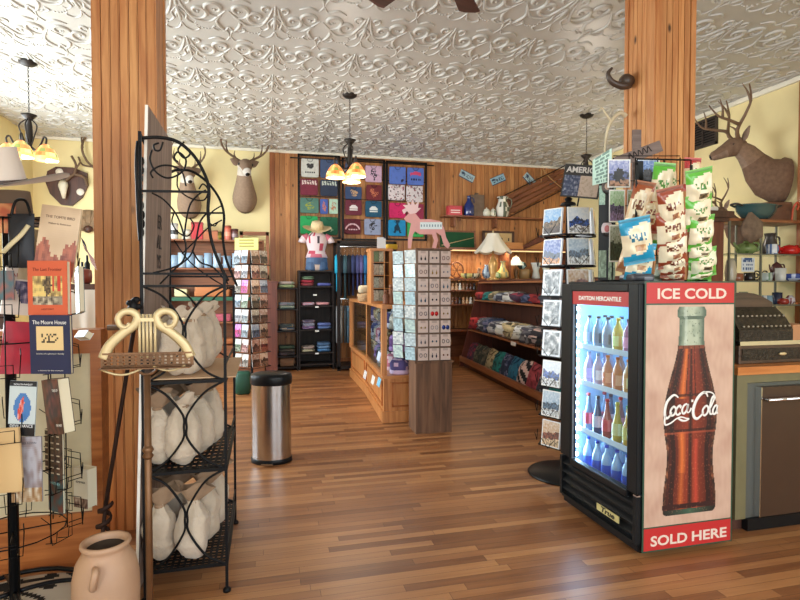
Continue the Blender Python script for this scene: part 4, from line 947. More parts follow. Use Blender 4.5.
# clothes rack with hanging garments
YR = 9.3
cx0, cx1, _, cz = rectY(335, 246, 392, 370, YR)
t = thing('clothes_rack', 'dark framed clothes rack between the mannequin shelf and the display case', 'clothes rack', (cx0, YR-.35, 0))
m = MB()
for x in (0, cx1-cx0-.05): m.box(x, x+.05, 0, .06, 0, cz+.04).box(x, x+.05, .5, .56, 0, cz+.04)
m.box(0, cx1-cx0, 0, .06, cz, cz+.05).box(0, cx1-cx0, .5, .56, cz, cz+.05).box(0, cx1-cx0, 0, .56, .03, .08)
m.build('frame', blk, t); MB().bar((.05,.28,cz-.03), (cx1-cx0-.05,.28,cz-.03), .014, 8).build('hanging_rail', steel, t)
def garment(x, y, ztop, w, L_, col, label, name='hanging_garment', rz=1.42, sleeves=True):
    t = thing(name, label, 'garment', (x, y, ztop), rz, 'clothes on the rack')
    m = MB(); m.tube([(0,0,-.07),(0,0,-.02),(.012,0,0),(.02,0,.012),(.012,0,.024),(0,0,.026)], .003, 5); m.tube([(-w*.42,0,-.12),(0,0,-.07),(w*.42,0,-.12)], .006, 6); m.build('hanger', steel, t)
    sd = rnd.random()*9; cf = lambda u, v: mixc(col, tuple(k*.6 for k in col), max(0, MN.noise((u*12+sd, v*3, sd))))
    m = MB()
    pr = [(-.10,.07),(-.13,w*.42),(-.18,w*.48),(-.3,w*.40),(-L_*.6,w*.42),(-L_,w*.46)]
    m.loft([(MN.noise((z_*3, sd, 1))*.01, 0, z_) for z_, _ in pr], [(r, .026) for _, r in pr], 18, up=(0,1,0), colf=cf)
    if sleeves:
        for s_ in (-1, 1): m.loft([(s_*w*.4,0,-.14),(s_*w*.5,0,-.25),(s_*w*.52,0,-.42)], [(.05,.045),(.06,.045),(.065,.045)], 10, up=(0,1,0), colf=cf)
    m.build('fabric', paint(.85), t)
gz = cz-.03-.04
for k, (px, c, nm, L_) in enumerate(((337.5,(40,180,220),'turquoise','.72'),(341,(34,38,50),'black','.8'),(345,(70,104,120),'dark teal','.85'),(349,(30,36,52),'midnight','.8'),(353,(54,64,110),'navy','.8'),(357.5,(86,90,150),'indigo','.7'),(361,(104,100,160),'dusky purple','.72'),(365,(50,130,190),'royal blue','.62'),(369,(40,100,150),'petrol blue','.6'))):
    x = aY(px, 260, YR-.07).x; garment(x, YR-.07, gz, .42, float(L_), c, nm+' top on the upper rail of the clothes rack')
for k, (px, c, nm) in enumerate(((337.5,(150,150,150),'pale grey'),(341.5,(190,186,180),'off white'),(345,(110,120,130),'slate grey'),(348,(120,170,210),'sky blue'))):
    x = aY(px, 310, YR-.12).x; garment(x, YR-.12, 1.18, .36, .72, c, nm+' garment low on the clothes rack beside the case', sleeves=False)
MB().bar((.05,.23,1.20), (cx1-cx0-.05,.23,1.20), .012, 8).build('lower_rail', steel, t)
m = MB(); m.col = (200,60,90); m.rbox((0,0,.03), (.2,.1,.06), .5, 10)
# --- merchandise shelves back left
YL = 9.15
lx0, lx1, _, lz = rectY(163, 239, 264, 372, YL); LZ = [pw_(210, p, YL)[1] for p in (239.5, 268, 297, 322, 346)]
t = shelfunit('merchandise_shelf', 'brown wooden shelves of tins, mugs and boxes on the yellow back wall', lx0, lx1, YL, YL+.40, LZ[0]+.002, LZ, midw, back=True)
m = MB(); m.box(.03, lx1-lx0-.03, -.012, 0, LZ[2]-.06, LZ[2]); m.build('green_ledge', mat('green_paint', (34,92,66), .5), t)
MB().box(0, lx1-lx0, -.01, .02, 0, LZ[4]).build('lower_front', midw, t)
def tin(px, w, h, col, label, cat='tin', rnd_=True, band=(230,220,200), lev=0, y=YL+.14, name='tea_tin'):
    x = aY(px, 240, y).x; t = thing(name, label, cat, (x, y, LZ[lev]+.003)); m = MB(); m.col = col
    cf = lambda u, v: band if .35 < u < .6 else col
    if rnd_: m.lathe([(w/2*.98,0),(w/2,.005)]+[(w/2, h*.85*k/6) for k in range(1, 7)], 18, colf=cf)
    else: m.box(-w/2, w/2, -w*.35, w*.35, 0, h*.86)
    m.build('container', paint(.35), t)
    m = MB(); m.col = tuple(k*.8 for k in col)
    if rnd_: m.lathe([(w/2*1.03,h*.86),(w/2*1.03,h*.97),(w/2*.8,h)], 18)
    else: m.box(-w/2-.004, w/2+.004, -w*.35-.004, w*.35+.004, h*.862, h)
    m.build('lid', paint(.35), t)
for a in ((174,.13,.26,(226,226,222),'white tin with black lettering, first on the top merchandise shelf','tin',1,(40,40,40)),(187,.15,.16,(224,218,200),'low cream tin beside the red tin','tin',1,(180,170,150)),
          (197.5,.17,.28,(186,44,52),'tall red and navy tin on the top merchandise shelf','tin',0,(40,44,80)),(211,.22,.15,(176,104,66),'low reddish wooden box on top merchandise shelf','box',0),(218,.12,.13,(132,128,48),'olive green tin standing just right of the wooden box','tin',1,(180,170,70)),
          (221,.05,.14,(60,56,56),'small dark jar at the right of the wooden box','jar',1,(120,100,90)),(228,.11,.24,(206,106,84),'salmon pink canister on the top merchandise shelf','canister',1,(226,150,120)),(235,.11,.19,(96,56,52),'dark brown canister with a grey lid, rightmost on the shelf','canister',1,(160,140,140))):
    tin(*a)
mug_m = paint(.25)
def mug(x, y, z, r, h, col, label, group=None, band=None, cat='mug'):
    t = thing('mug', label, cat, (x, y, z), 0, group); m = MB(); m.col = col
    m.lathe([(r*.8,0),(r,.01),(r,h),(r*.9,h),(r*.88,.012),(.0001,.012)], 16, colf=(lambda u, v: band if band and .2 < u < .3 and int(v*16) % 3 else col)); m.build('cup', mug_m, t)
    m = MB(); m.col = col; m.tube(crv([(r,0,h*.8),(r*1.6,0,h*.75),(r*1.6,0,h*.3),(r,0,h*.2)], 4), r*.14, 6); m.build('handle', mug_m, t)
for k, px in enumerate((174,182,190,199,208,217,227,236)):
    x = aY(px, 262, YL+.12).x; mug(x, YL+.12, LZ[1]+.003, .062, .24 if k % 3 else .2, (176,196,212) if k % 2 else (150,176,200), 'tall pale blue mug with a navy print, '+['far left of','second in','third in','left of centre in','centre of','right of centre in','next to last in','far right of']
        [k]+' the blue mug row', 'blue mugs on the merchandise shelf', (50,64,100))
for (px, w, h, lev, c, lab) in ((182,.20,.13,2,(214,206,160),'pale yellow box leaning on the third merchandise shelf'),(213,.56,.17,2,(186,118,70),'long open brown cardboard box on the merchandise shelf'),
        (203,.26,.12,3,(196,110,120),'pink patterned gift box, left of the pair'),(223,.26,.12,3,(186,90,106),'pink patterned gift box, right of the pair'),(183,.12,.10,3,(220,200,160),'round cream item left of the pink boxes'),(243,.18,.14,3,(206,206,210),'white and grey boxed mug near the card rack'),
        (190,.35,.12,4,(226,214,196),'crumpled white cloth parcel on the lowest merchandise shelf'),(222,.45,.11,4,(176,104,60),'brown basket on the lowest merchandise shelf')):
    x = aY(px, 300, YL+.15).x; m = MB(); cc = c; sd = px*.3
    m.rbox((0,0,h/2), (w, .24, h), .18 if lev != 4 else .5, 20, colf=lambda u, v: mixc(cc, tuple(k*.55 for k in cc), max(0, MN.noise((u*10+sd, v*10, sd))*1.6)), wr=.03)
    one('gift_box' if 'pink' in lab else 'shelf_box', m, paint(.7), lab, 'box', (x, YL+.15, LZ[lev]+.003))
# louvred shutter and yellow notice
x0_, x1_, z0_, z1_ = rectY(240, 232, 269, 279, 9.05)
t = thing('louvred_shutter', 'reddish wooden louvred shutter standing behind the yellow notice', 'shutter', (x0_, 9.05, z0_)); W_ = x1_-x0_; H_ = z1_-z0_
MB().box(0, .05, 0, .03, 0, H_).box(W_-.05, W_, 0, .03, 0, H_).box(0, W_, 0, .03, H_-.06, H_).box(0, W_, 0, .03, 0, .06).build('frame', rb if False else midw, t)
for k in range(10): m = MB(); m.box(.05, W_-.05, 0, .03, .07+k*(H_-.14)/10, .075+k*(H_-.14)/10, ); m.build('slat', midw, t)
MB().box(0, W_, .0, .05, -z0_+LZ[2], 0).build('stand_post', midw, t)
# generic card: small printed panel thing
def card(px, lab, loc, w, h, R, f, group, cat='card', name='greeting_card', n=10, back=(236,234,228)):
    m = MB(); m.picture(w, h, .004, n, int(n*1.2), f, back); return one(name, m, paint(.35), lab, cat, loc, 0, group, R=R)
# --- revolving card rack behind the trash bin
cc = aZ(252, 386, 0); cc = Vector((cc.x, cc.y, 0))
t = thing('revolving_card_rack', 'black revolving rack of greeting cards behind the steel bin', 'card rack', cc)
MB().lathe([(.25,0),(.25,.012),(.03,.02),(.018,.03),(.018,1.9),(.0001,1.91)], 24).build('pole_and_base', blackp, t)
for k in range(8):
    m = MB()
    for a in range(4):
        A = Q+a*PI/2-.5; r = .15; c, s = math.cos(A), math.sin(A); z_ = .28+k*.205
        m.tube([(c*r-s*.17, s*r+c*.17, z_), (c*(r+.05)-s*.17, s*(r+.05)+c*.17, z_-.0), (c*(r+.05)+s*.17, s*(r+.05)-c*.17, z_), (c*r+s*.17, s*r-c*.17, z_)], .004, 4); m.bar((0,0,z_), (c*r, s*r, z_), .003, 4)
    m.build('pocket_tier', blackwire, t)
cols8 = [((170,190,210),(120,130,140)),((196,176,170),(150,90,90)),((190,186,180),(110,100,90)),((160,176,190),(90,110,130)),((206,206,210),(120,120,130)),((150,70,170),(220,60,120)),((180,190,180),(100,120,90)),((200,206,200),(110,120,130))]
cols8b = [((156,120,90),(90,60,40)),((176,130,100),(120,40,40)),((206,170,140),(100,60,50)),((120,100,80),(60,50,40)),((150,140,120),(70,50,40)),((120,140,170),(70,80,110)),((160,110,90),(90,50,40)),((140,100,80),(80,50,40))]
for k in range(8):
    r8 = 7-k
    for a, (ang, pals, nm) in enumerate(((-PI/2-.62, cols8, 'left'), (-PI/2+.95, cols8b, 'right'))):
        A = Q+ang; c, s = math.cos(A), math.sin(A)
        for j in (-1, 1):
            pal = pals[(r8+(j > 0)*3) % 8] if j > 0 else pals[r8]; x = cc.x+c*.19-s*j*.075; y = cc.y+s*.19+c*j*.075; z_ = .30+k*.205
            Rm = Matrix.Rotation(A+PI/2, 4, 'Z') @ Matrix.Rotation(-.13, 4, 'X')
            card(0, ordn(r8)+' row card on the '+nm+' face of rack behind the bin, '+('outer' if j*(1 if a else -1) > 0 else 'inner')+' one', (x, y, z_), .13, .18, Rm, land(k*7+a*3+j, pal[0], pal[1], mixc(pal[0], pal[1], .5)), 'greeting cards in the far rack', n=8)
m = MB(); m.T = Matrix.Rotation(Q, 4, 'Z'); m.picture(.33, .17, .004, 16, 8, lambda u, v: (150,140,70) if (.2 < u < .8 and int(v*8) in (2, 4, 6)) else (222,220,130), (222,220,130))
one('yellow_notice', m, paint(.6), 'pale yellow paper notice on top of the far card rack', 'notice', (cc.x-.06, cc.y-.03, 1.925))
m = MB(); m.rbox((0,0,.15), (.2,.2,.30), .3, 12); one('green_bin', m, mat('dark_green_plastic', (20,70,52), .5), 'dark green crate on the floor behind the steel bin', 'crate', (cc.x-.10, cc.y-.55, .002))
# ================================================================ glass display case
oak = wood('honey_oak', (176,110,58), (214,150,92), 2, 1, .35)
oakx = wood('honey_oak_flat', (176,110,58), (214,150,92), 0, 1, .35)
cglass = glass('case_glass', (225,235,235))
A0 = aZ(384, 423, 0); A0 = Vector((A0.x, A0.y, 0)); A1 = aZ(366, 393, 0); A1.z = 0; A2 = aZ(351, 376, 0); A2.z = 0
hc = aY(383, 305, A0.y).z
B0 = Vector((A0.x+.58, A0.y, 0)); B2 = Vector((A0.x+.58, A2.y, 0))
foot = [A0, B0, B2, A2, A1]
t = thing('glass_display_case', 'honey oak glass display case with a bent side, full of knitted and plush goods', 'display case', (0,0,0))
cen = sum(foot, Vector())/5
def ring(o, z0, z1, m): # solid polygonal slab offset outward by o
    P = []
    for i, p in enumerate(foot):
        a = foot[i-1]; b = foot[(i+1) % 5]; d1 = (p-a).normalized(); d2 = (b-p).normalized(); n1 = Vector((d1.y,-d1.x,0)); n2 = Vector((d2.y,-d2.x,0)); k = (n1+n2); P.append(p+k/(k.length_squared/2+1e-9)*o*1.0)
    n = 5; vs = [(p.x, p.y, z0) for p in P]+[(p.x, p.y, z1) for p in P]
    m.add(vs, [tuple(range(n))[::-1], tuple(range(n, 2*n))]+[(i, (i+1) % n, n+(i+1) % n, n+i) for i in range(n)]); return m
zb = .46
ring(.02, .003, .12, MB()).build('plinth', oak, t); ring(0, .12, zb, MB()).build('lower_cabinet', oak, t); ring(.02, zb, zb+.03, MB()).build('sill', oakx, t)
ring(.02, hc-.04, hc, MB()).build('top', oakx, t)
for i, p in enumerate(foot):
    q = p+(cen-p).normalized()*.035; MB().cb((q.x, q.y, (zb+hc)/2), (.055,.055,hc-zb-.06)).build('corner_post', oak, t)
for i in range(5):
    a = foot[i]; b = foot[(i+1) % 5]; a = a+(cen-a)*.035; b = b+(cen-b)*.035; d = (b-a).normalized()*.05
    if i != 1: m = MB(); m.add([a+d+Vector((0,0,zb+.03)), b-d+Vector((0,0,zb+.03)), b-d+Vector((0,0,hc-.04)), a+d+Vector((0,0,hc-.04))], [(0,1,2,3)]); m.build('glass_pane', cglass, t)
    else: m = MB(); m.sbar(a+Vector((0,0,(zb+hc)/2)), b+Vector((0,0,(zb+hc)/2)), .02, hc-zb-.07); m.build('back_board', darkw, t)
    if i in (0, 3, 4): # raised panel on the base
        a = foot[i]; b = foot[(i+1) % 5]; d = (b-a).normalized(); n = Vector((d.y,-d.x,0)); a2 = a+d*.09+n*.004; b2 = b-d*.09+n*.004
        m = MB()
        for z_ in (.17, .41): m.sbar(a2+Vector((0,0,z_)), b2+Vector((0,0,z_)), .012, .02)
        for e_ in (a2, b2): m.sbar(e_+Vector((0,0,.16)), e_+Vector((0,0,.42)), .02, .012, up=(0,1,0))
        m.build('panel_moulding', MATS['orange_wood'], t)
P_ = []
m = MB(); 
for i in range(2): 
    z_ = zb+.03+(i+1)*.235; m2 = MB(); ring(-.07, z_, z_+.008, m2).build('glass_shelf', cglass, t)
# knitted and plush goods
goods = [((94,84,140),(220,190,220),'purple and white knitted hat'),((60,60,110),(200,200,220),'navy knitted hat'),((178,150,120),(230,210,180),'tan plush toy'),((200,120,140),(240,200,210),'pink knitted hat'),((70,66,70),(150,140,140),'charcoal knitted cap'),((150,120,90),(210,180,140),'brown plush bear'),((210,200,190),(150,140,130),'cream knitted cap'),((110,70,130),(170,130,190),'violet knitted scarf roll')]
k = 0
for lev, z_ in enumerate((zb+.032, zb+.275, zb+.51)):
    for (ty_, tx_) in ((.10,.14),(.35,.12),(.62,.10),(.88,.12),(1.15,.14),(1.5,.16),(1.9,.2),(2.4,.25),(2.9,.25),(.10,.38),(.10,.60)):
        yy = A0.y+ty_+.02
        if yy > A2.y-.14: continue
        if lev and k % 6 == 5: k += 1; continue
        # left boundary at yy
        a, b = (A0, A1) if yy < A1.y else (A1, A2); f = (yy-a.y)/(b.y-a.y); xl = a.x+(b.x-a.x)*f
        x = xl+tx_+.05; c, c2, nm = goods[(k*3+lev) % 8]; r = rnd.uniform(.095, .125); sd = k*2.1
        def cf(u, v, c=c, c2=c2, sd=sd): return c2 if MN.noise((u*11+sd, v*7, sd)) > .12 else c
        place = ('front corner' if ty_ < .2 and tx_ < .2 else ('front, middle' if tx_ < .4 and ty_ < .2 else ('front, right' if ty_ < .2 else ('%s along the side' % ['second','third','fourth','fifth','sixth','seventh','eighth','ninth'][min(7, int(round(ty_/.27))-1)]))))
        t2 = thing('plush_toy' if 'plush' in nm else 'knitted_hat', nm+' on the '+['floor','middle shelf','upper shelf'][lev]+' of the case, '+place, 'toy' if 'plush' in nm else 'hat', (x, yy, z_), rnd.uniform(0, 6), 'goods in the display case')
        m = MB(); m.rbox((0,0,r*.8), (r*2, r*2, r*1.6), .8, 16, colf=cf, wr=.12, seed=sd); m.build('body', paint(.95), t2)
        m = MB(); m.col = c2
        if 'plush' in nm:
            m.ell((0,-r*.5,r*1.7), (r*.5,r*.5,r*.5), 10, colf=lambda u, v: c2); m.build('head', paint(.95), t2)
            for s_ in (-1, 1): mm = MB(); mm.col = c; mm.ell((s_*r*.4,-r*.5,r*2.15), (r*.16,r*.1,r*.16), 8); mm.build('ear', paint(.95), t2)
        else:
            m.ell((0,0,r*1.7), (r*.28,r*.28,r*.24), 8, colf=lambda u, v: c2); m.build('pompom', paint(.95), t2)
            m = MB(); m.col = c2; m.lathe([(r*1.0,0.0),(r*1.05,.01),(r*1.05,.035),(r*.98,.045)], 16); m.build('brim', paint(.95), t2)
        k += 1
for (px, py, c, lab) in ((366,371,(214,210,206),'white price tag hanging from a knitted hat, leftmost on the case sill'),(374,376,(226,222,214),'white price tag on the case sill, right of the leftmost one'),(380,378,(130,196,226),'pale blue tag hanging over the case sill near its corner'),(380,352,(190,206,230),'small blue white tag on the glass higher up the case')):
    p = aY(px, py, 6.1 if px < 380 else 5.75); 
    p = aX(px, py, A0.x-.028+(0 if px > 378 else -.03))
    m = MB(); m.col = c; m.box(-.028, .028, -.002, .002, -.10, 0, Matrix.Rotation(.4, 4, 'Y')); one('price_tag', m, paint(.6), lab, 'tag', p, -1.2)
# wooden cabinet box on the case: revolving jewellery stand
def onp(px, y): return aY(px, 290, y).x
bx0 = onp(371, 5.9); bx1 = onp(392, 5.9); bh = aY(371, 251, 5.9).z-hc
t = thing('jewellery_cabinet', 'small honey oak cabinet with shelves of bagged trinkets on the display case', 'cabinet', (bx0, 5.9, hc+.001)); W_ = bx1-bx0
for x in (0, W_-.03): MB().box(x, x+.03, 0, .22, 0, bh).build('side_panel', oak, t)
MB().box(-.01, W_+.01, -.01, .23, bh, bh+.03).build('top', oakx, t); MB().box(.03, W_-.03, 0, .22, 0, .02).build('bottom', oakx, t); MB().box(.03, W_-.03, .2, .22, .02, bh).build('back_panel', darkw, t)
for k in range(4): MB().box(.03, W_-.03, .01, .2, .02+k*bh/4-.004+.001, .025+k*bh/4).build('shelf', oakx, t)
m = MB(); m.box(W_*.62, W_*.66, 0, .02, .02, bh).build('divider', oak, t)
for k in range(4):
    for j in range(2):
        c = ((120,150,90),(210,206,180)) [j] if k == 3 else ((216,210,190),(190,196,180),(206,186,160))[(k+j) % 3]
        m = MB(); m.picture(W_*.25, bh*.2, .01, 8, 8, flat(c, (90,90,80), 9, .7, k*3+j), c); one('trinket_packet', m, paint(.4), ['lowest','second','third','topmost'][k]+' row packet in the small oak cabinet, '+('left' if j == 0 else 'right'), 'packet', (bx0+.03+W_*(.15+.27*j), 5.93, hc+.03+k*bh/4), group='trinket packets')
p = aY(382, 250, 5.95); m = MB(); m.picture(.10, .13, .004, 8, 10, lambda u, v: (60,60,90) if (v > .85 and u > .8) else (226,234,242), (226,234,242)); one('price_card', m, paint(.4), 'white card standing on top of the small oak cabinet', 'card', (p.x, 5.98, hc+bh+.032))
p = aY(393, 247, 6.2); m = MB(); m.rbox((0,0,.03), (.14,.05,.06), .3, 10); one('yellow_box', m, mat('mustard', (196,158,30), .6), 'mustard yellow box behind the small oak cabinet top', 'box', (aY(395,248,6.02).x-.03, 6.06, hc+bh+.032))
m = MB(); m.lathe([(.08,0),(.10,.01),(.11,.09),(.10,.1),(.095,.02),(.0001,.02)], 20); one('wicker_basket', m, mat('wicker', (176,142,104), .8, var=.3, vs=60), 'small round wicker basket at the left end of the case top', 'basket', (onp(366,6.6), 6.6, hc+.001))
m = MB(); m.rbox((0,0,.05), (.2,.14,.10), .5, 12); one('cream_cap', m, mat('cream_knit', (206,190,160), .9, bump=.3), 'cream knitted cap resting on the small wicker basket', 'cap', (onp(366,6.6), 6.6, hc+.105))
for k, (px, h, c, lab) in enumerate(((386,.16,(120,74,50),'brown carved figurine on the case, leftmost'),(391,.22,(146,96,66),'tall reddish carved figurine on the display case'),(396,.14,(160,120,90),'short tan carved figurine beside the earring stand'))):
    x = onp(px, 5.62); t2 = thing('carved_figurine', lab, 'figurine', (x, 5.62, hc+.001)); m = MB(); m.lathe([(.035,0),(.04,.01),(.03,h*.3),(.038,h*.55),(.022,h*.75),(.001,h*.78)], 12); m.build('body', mat('carved_%d' % k, c, .6, var=.2), t2); m = MB(); m.ell((0,0,h*.86), (.024,.022,h*.12), 10); m.build('head', MATS['carved_%d' % k], t2)
# ================================================================ earring stand on a wooden pedestal
barn = wood('barn_wood', (84,58,42), (128,92,66), 2, 1, .6)
pf = aZ(416, 434, 0); pr = aZ(449, 432, 0); pl = aZ(407, 425, 0)
ang = math.atan2(pr.y-pf.y, pr.x-pf.x); W_ = .36; D_ = .30; ztop = aY(432, 361, pf.y).z
t = thing('wooden_pedestal', 'square weathered wooden pedestal under the earring stand', 'pedestal', (pf.x, pf.y, 0), ang)
MB().box(0, W_, 0, D_, 0, ztop-.02).build('body', barn, t); MB().box(-.012, W_+.012, -.012, D_+.012, ztop-.02, ztop).build('top_slab', barn, t)
zt2 = aY(432, 250, pf.y).z
t = thing('earring_stand', 'square revolving stand covered with carded earrings on the wooden pedestal', 'earring stand', t.matrix_basis @ Vector((W_/2, D_/2, ztop+.001)), ang)
tb = thing; hh = zt2-ztop
m = MB(); m.box(-W_/2+.02, W_/2-.02, -D_/2+.02, D_/2-.02, .0, hh).build('core', mat('taupe_panel', (120,96,80), .7), t)
MB().box(-W_/2, W_/2, -D_/2, D_/2, hh, hh+.015).build('cap', barn, t)
E_ = Matrix.Translation(t.location) @ Matrix.Rotation(ang, 4, 'Z')
ecol = [(40,36,36),(150,120,60),(60,90,110),(110,60,40),(90,90,100),(50,40,60),(140,140,150)]
for r in range(8):
    for c in range(3):
        w = .098; h = hh/8*.86; z_ = hh-(r+1)*hh/8+.008; x = (c-1)*.112
        special = (r == 4 and c == 1); navyb = (r == 5 and c == 2); ec = (190,30,30) if special else ((40,60,130) if navyb else ecol[(r*3+c*5) % 7]); style = 2 if special or navyb else (r+c*2) % 3
        nm = {(190,30,30):'large red oval',(40,60,130):'large blue oval',(40,36,36):'black',(150,120,60):'gold',(60,90,110):'teal',(110,60,40):'copper brown',(90,90,100):'pewter',(50,40,60):'dark plum',(140,140,150):'silver'}[ec]+' '+['drop','hoop','stud'][style]+' earrings'
        t2 = thing('earring_card', nm+' on a pinkish card, '+ordn(r)+' row, '+['left','middle','right'][c]+' column of the front', 'earrings', E_ @ Vector((x, -D_/2-.004, z_)), ang, 'carded earrings on the stand front')
        m = MB(); m.picture(w, h, .002, 8, 10, lambda u, v: (190,170,162) if (v > .84 and .25 < u < .75 and int(u*16) % 2) else (218,198,190), (218,198,190)); m.build('backing_card', paint(.6), t2)
        for s_ in (-1, 1):
            m = MB(); m.col = ec
            if style == 0: m.bar((s_*.02,-.004,h*.6), (s_*.02,-.004,h*.45), .002, 5).ell((s_*.02,-.005,h*.34), (.008,.004,.016), 8, colf=lambda u, v: ec)
            elif style == 1: m.tube([(s_*.022+.013*math.cos(a*PI/6), -.004, h*.42+.018*math.sin(a*PI/6)) for a in range(12)], .0025, 5, closed=True)
            else: rr = .018 if (special or navyb) else .008; m.ell((s_*.02,-.006,h*.42), (rr,.005,rr*1.25), 10, colf=lambda u, v: ec)
            m.build('earring', paint(.3, metal=.4), t2)
    for c in range(2): # left side: bagged cards
        z_ = hh-(r+1)*hh/8+.006
        Rm = Matrix.Rotation(ang-.75-.15*(r % 2), 4, 'Z') @ Matrix.Rotation(.1, 4, 'X')
        col = ((206,224,228),(176,206,214),(226,232,230),(190,214,206))[(r+c*2) % 4]
        m = MB(); m.picture(.12, hh/8*.95, .003, 6, 8, flat(col, (120,140,150), 7, .7, r*3+c), col); one('bagged_necklace', m, paint(.15, .4), ('pale blue','sea green','white','mint')[(r+c*2) % 4]+' bagged necklace card, '+ordn(r)+' row, '+['rear','front'][c]+' column of the left side', 'necklace', E_ @ Vector((-W_/2-.115+.075*c, .12-.20*c, z_)), group='bagged cards on the stand side', R=Rm)
# pink moose cut-out
mo = aY(428, 248, pf.y+.12); k_ = msz(1, mo)
mp_ = [(408,246),(411,246),(413,232),(415,229),(420,232),(432,232),(434,238),(432,245),(436,246),(438,238),(436,230),(441,233),(444,243),(448,246),(450,243),(446,235),(444,226),(440,219),(430,217),(420,217),(416,212),(411,209),(407,213),(404,216),(406,219),(411,221),(410,226),(408,236)]
t = thing('moose_cutout', 'pink wooden moose cut-out with a white plaque, standing on the earring stand', 'moose figure', (0,0,0)); t.location = (mo.x, mo.y, zt2+.018); t.rotation_euler = (0,0,-YAW)
def ml(px, py): return ((px-428)*k_, (246.5-py)*k_)
pm_ = mat('pink_wood', (226,164,160), .6, var=.06)
MB().prism([ml(*p) for p in mp_][::-1], .02, TR(0,-.01,0)).build('moose_body', pm_, t)
am = [(410,212),(407,209),(404,212),(402,208),(406,206),(403,203),(408,203),(407,199),(411,203),(412,197),(415,203),(419,199),(418,206),(421,206),(416,211)]
MB().prism([ml(*p) for p in am][::-1], .016, TR(0,-.016,0)).build('antlers', mat('pale_pink', (240,206,206), .6), t)
m = MB(); m.T = TR(ml(431,225)[0], -.016, ml(431,227)[1]); m.picture(22*k_, 7*k_, .005, 24, 6, lambda u, v: (90,120,140) if (.3 < v < .7 and int(u*24) % 3 == 1) else (226,238,240)); m.build('white_plaque', paint(.5), t)
MB().box(-.12, .12, -.03, .03, -.002, .006).build('stand', pm_, t)
# ================================================================ back right: display shelves on the beadboard wall
YR2 = 9.05
rx0 = aY(440, 300, YR2).x; rx1 = aY(575, 300, YR2).x
RZ = [pw_(470, p, YR2)[1] for p in (248, 278.5, 290, 304, 330)]
redw = wood('red_brown_shelf', (104,58,38), (150,92,60), 0, 1, .4)
t = thing('wall_display_shelves', 'brown wooden display shelving of lamps and knick-knacks on the right back wall', 'shelves', (rx0, YR2, 0)); W_ = rx1-rx0
MB().box(0, W_, 0, .50, RZ[0]-.03, RZ[0]).build('top_shelf', redw, t)
for k in range(1, 5): MB().box(.03, W_-.03, .02, .50, RZ[k]-.025, RZ[k]).build('shelf', redw, t)
for x in (0, W_*.5, W_-.03): MB().box(x, x+.03, .02, .5, 0, RZ[0]-.03).build('upright', redw, t)
MB().box(0, W_, .46, .5, .1, RZ[4]).build('lower_back', redw, t)
MB().box(.03, W_-.03, .05, .06, RZ[0]-.05, RZ[0]-.032).build('light_strip', mat('warm_strip', (255,220,160), .5, emis=(255,214,150), es=1.2), t)
l = area('shelf_light', (rx0+W_*.3, YR2+.12, RZ[0]-.06), (0,0,0), W_*.6, .1, 16, (1,.84,.6))
def at2(px, y): return aY(px, 260, y).x
# green slate board with cue
gx0, gx1, gz0, gz1 = rectY(440, 228, 478, 246, YR2+.2)
t = thing('green_board', 'green felt board in a wooden frame leaning on the display shelf top', 'board', (gx0, YR2+.28, RZ[0]+.001)); t.rotation_euler = (-.12,0,0); W_ = gx1-gx0; H_ = gz1-gz0
MB().box(.02, W_-.02, .005, .015, .02, H_-.02).build('felt', mat('green_felt', (24,74,44), .95), t)
MB().box(0, W_, 0, .02, 0, .03).box(0, W_, 0, .02, H_-.03, H_).box(0, .03, 0, .02, 0, H_).box(W_-.03, W_, 0, .02, 0, H_).build('frame', redw, t)
MB().bar((.06,-.01,.06), (W_-.05,-.01,H_*.62), .009, 8, .005).build('cue', mat('pale_wood', (200,170,120), .6), t)
# scalloped white lampshade lamp
def lamp(px, y, zbase, sc_, shade, label, scal=True, base_c=(190,150,90), tiffany=False):
    x = at2(px, y); t = thing('table_lamp', label, 'lamp', (x, y, zbase)); s = sc_
    MB().lathe([(.07*s,0),(.075*s,.01*s),(.03*s,.04*s),(.05*s,.12*s),(.055*s,.2*s),(.02*s,.28*s),(.012*s,.30*s),(.012*s,.36*s)], 16).build('lamp_base', mat('lamp_base_%d' % px, base_c, .3, .3, var=.3), t)
    m = MB(); m.col = shade
    def f(u, v):
        a = 2*PI*u; r = s*((.07+.15*(1-v)**1.3) if not tiffany else .17*math.cos(v*PI/2*.9)+.01); fl = 1+.05*(abs(math.sin(a*4))-.5)*(1-v); return (r*fl*math.cos(a), r*fl*math.sin(a), s*(.34+.22*v-(.025*abs(math.cos(a*4)) if scal else 0)*(1-v)))
    m.grid(f, 48, 8, tiff if tiffany else None)
    m.build('lamp_shade', shade_m if tiffany else mat('shade_fabric', (255,255,255), .7), t)
    MB().ell((0,0,s*.58), (.012*s,.012*s,.02*s), 8).build('finial', brass, t)
    return t
lz = aY(493, 272, 8.55).z
lamp(493, 8.6, 1.521, 1.42, (226,220,204), 'large lamp with a white scalloped fabric shade on the lit display shelf')
lamp(497, 8.93, RZ[1]-.0, .8, (236,206,120), 'small lamp with yellow painted shade just below the big white shade', scal=False, base_c=(90,140,100)) if False else None
lamp(516, YR2+.16, RZ[1], .72, (220,226,220), 'small stained glass lamp with a pale rounded shade right of the big one', scal=False, base_c=(120,90,60), tiffany=False)
gl2 = mat('glossy_ceramic', (255,255,255), .2)
def pot(px, y, z_, prof, col, label, name='ceramic_pot', cat='pot', n=16, col2=None, sx=1):
    m = MB(); m.col = col; cf = (lambda u, v: col2 if MN.noise((u*8+px, v*9, px)) > .15 else col) if col2 else None
    m.lathe(prof, n, colf=cf, sx=sx); return one(name, m, paint(.25), label, cat, (at2(px, y), y, z_+.001))
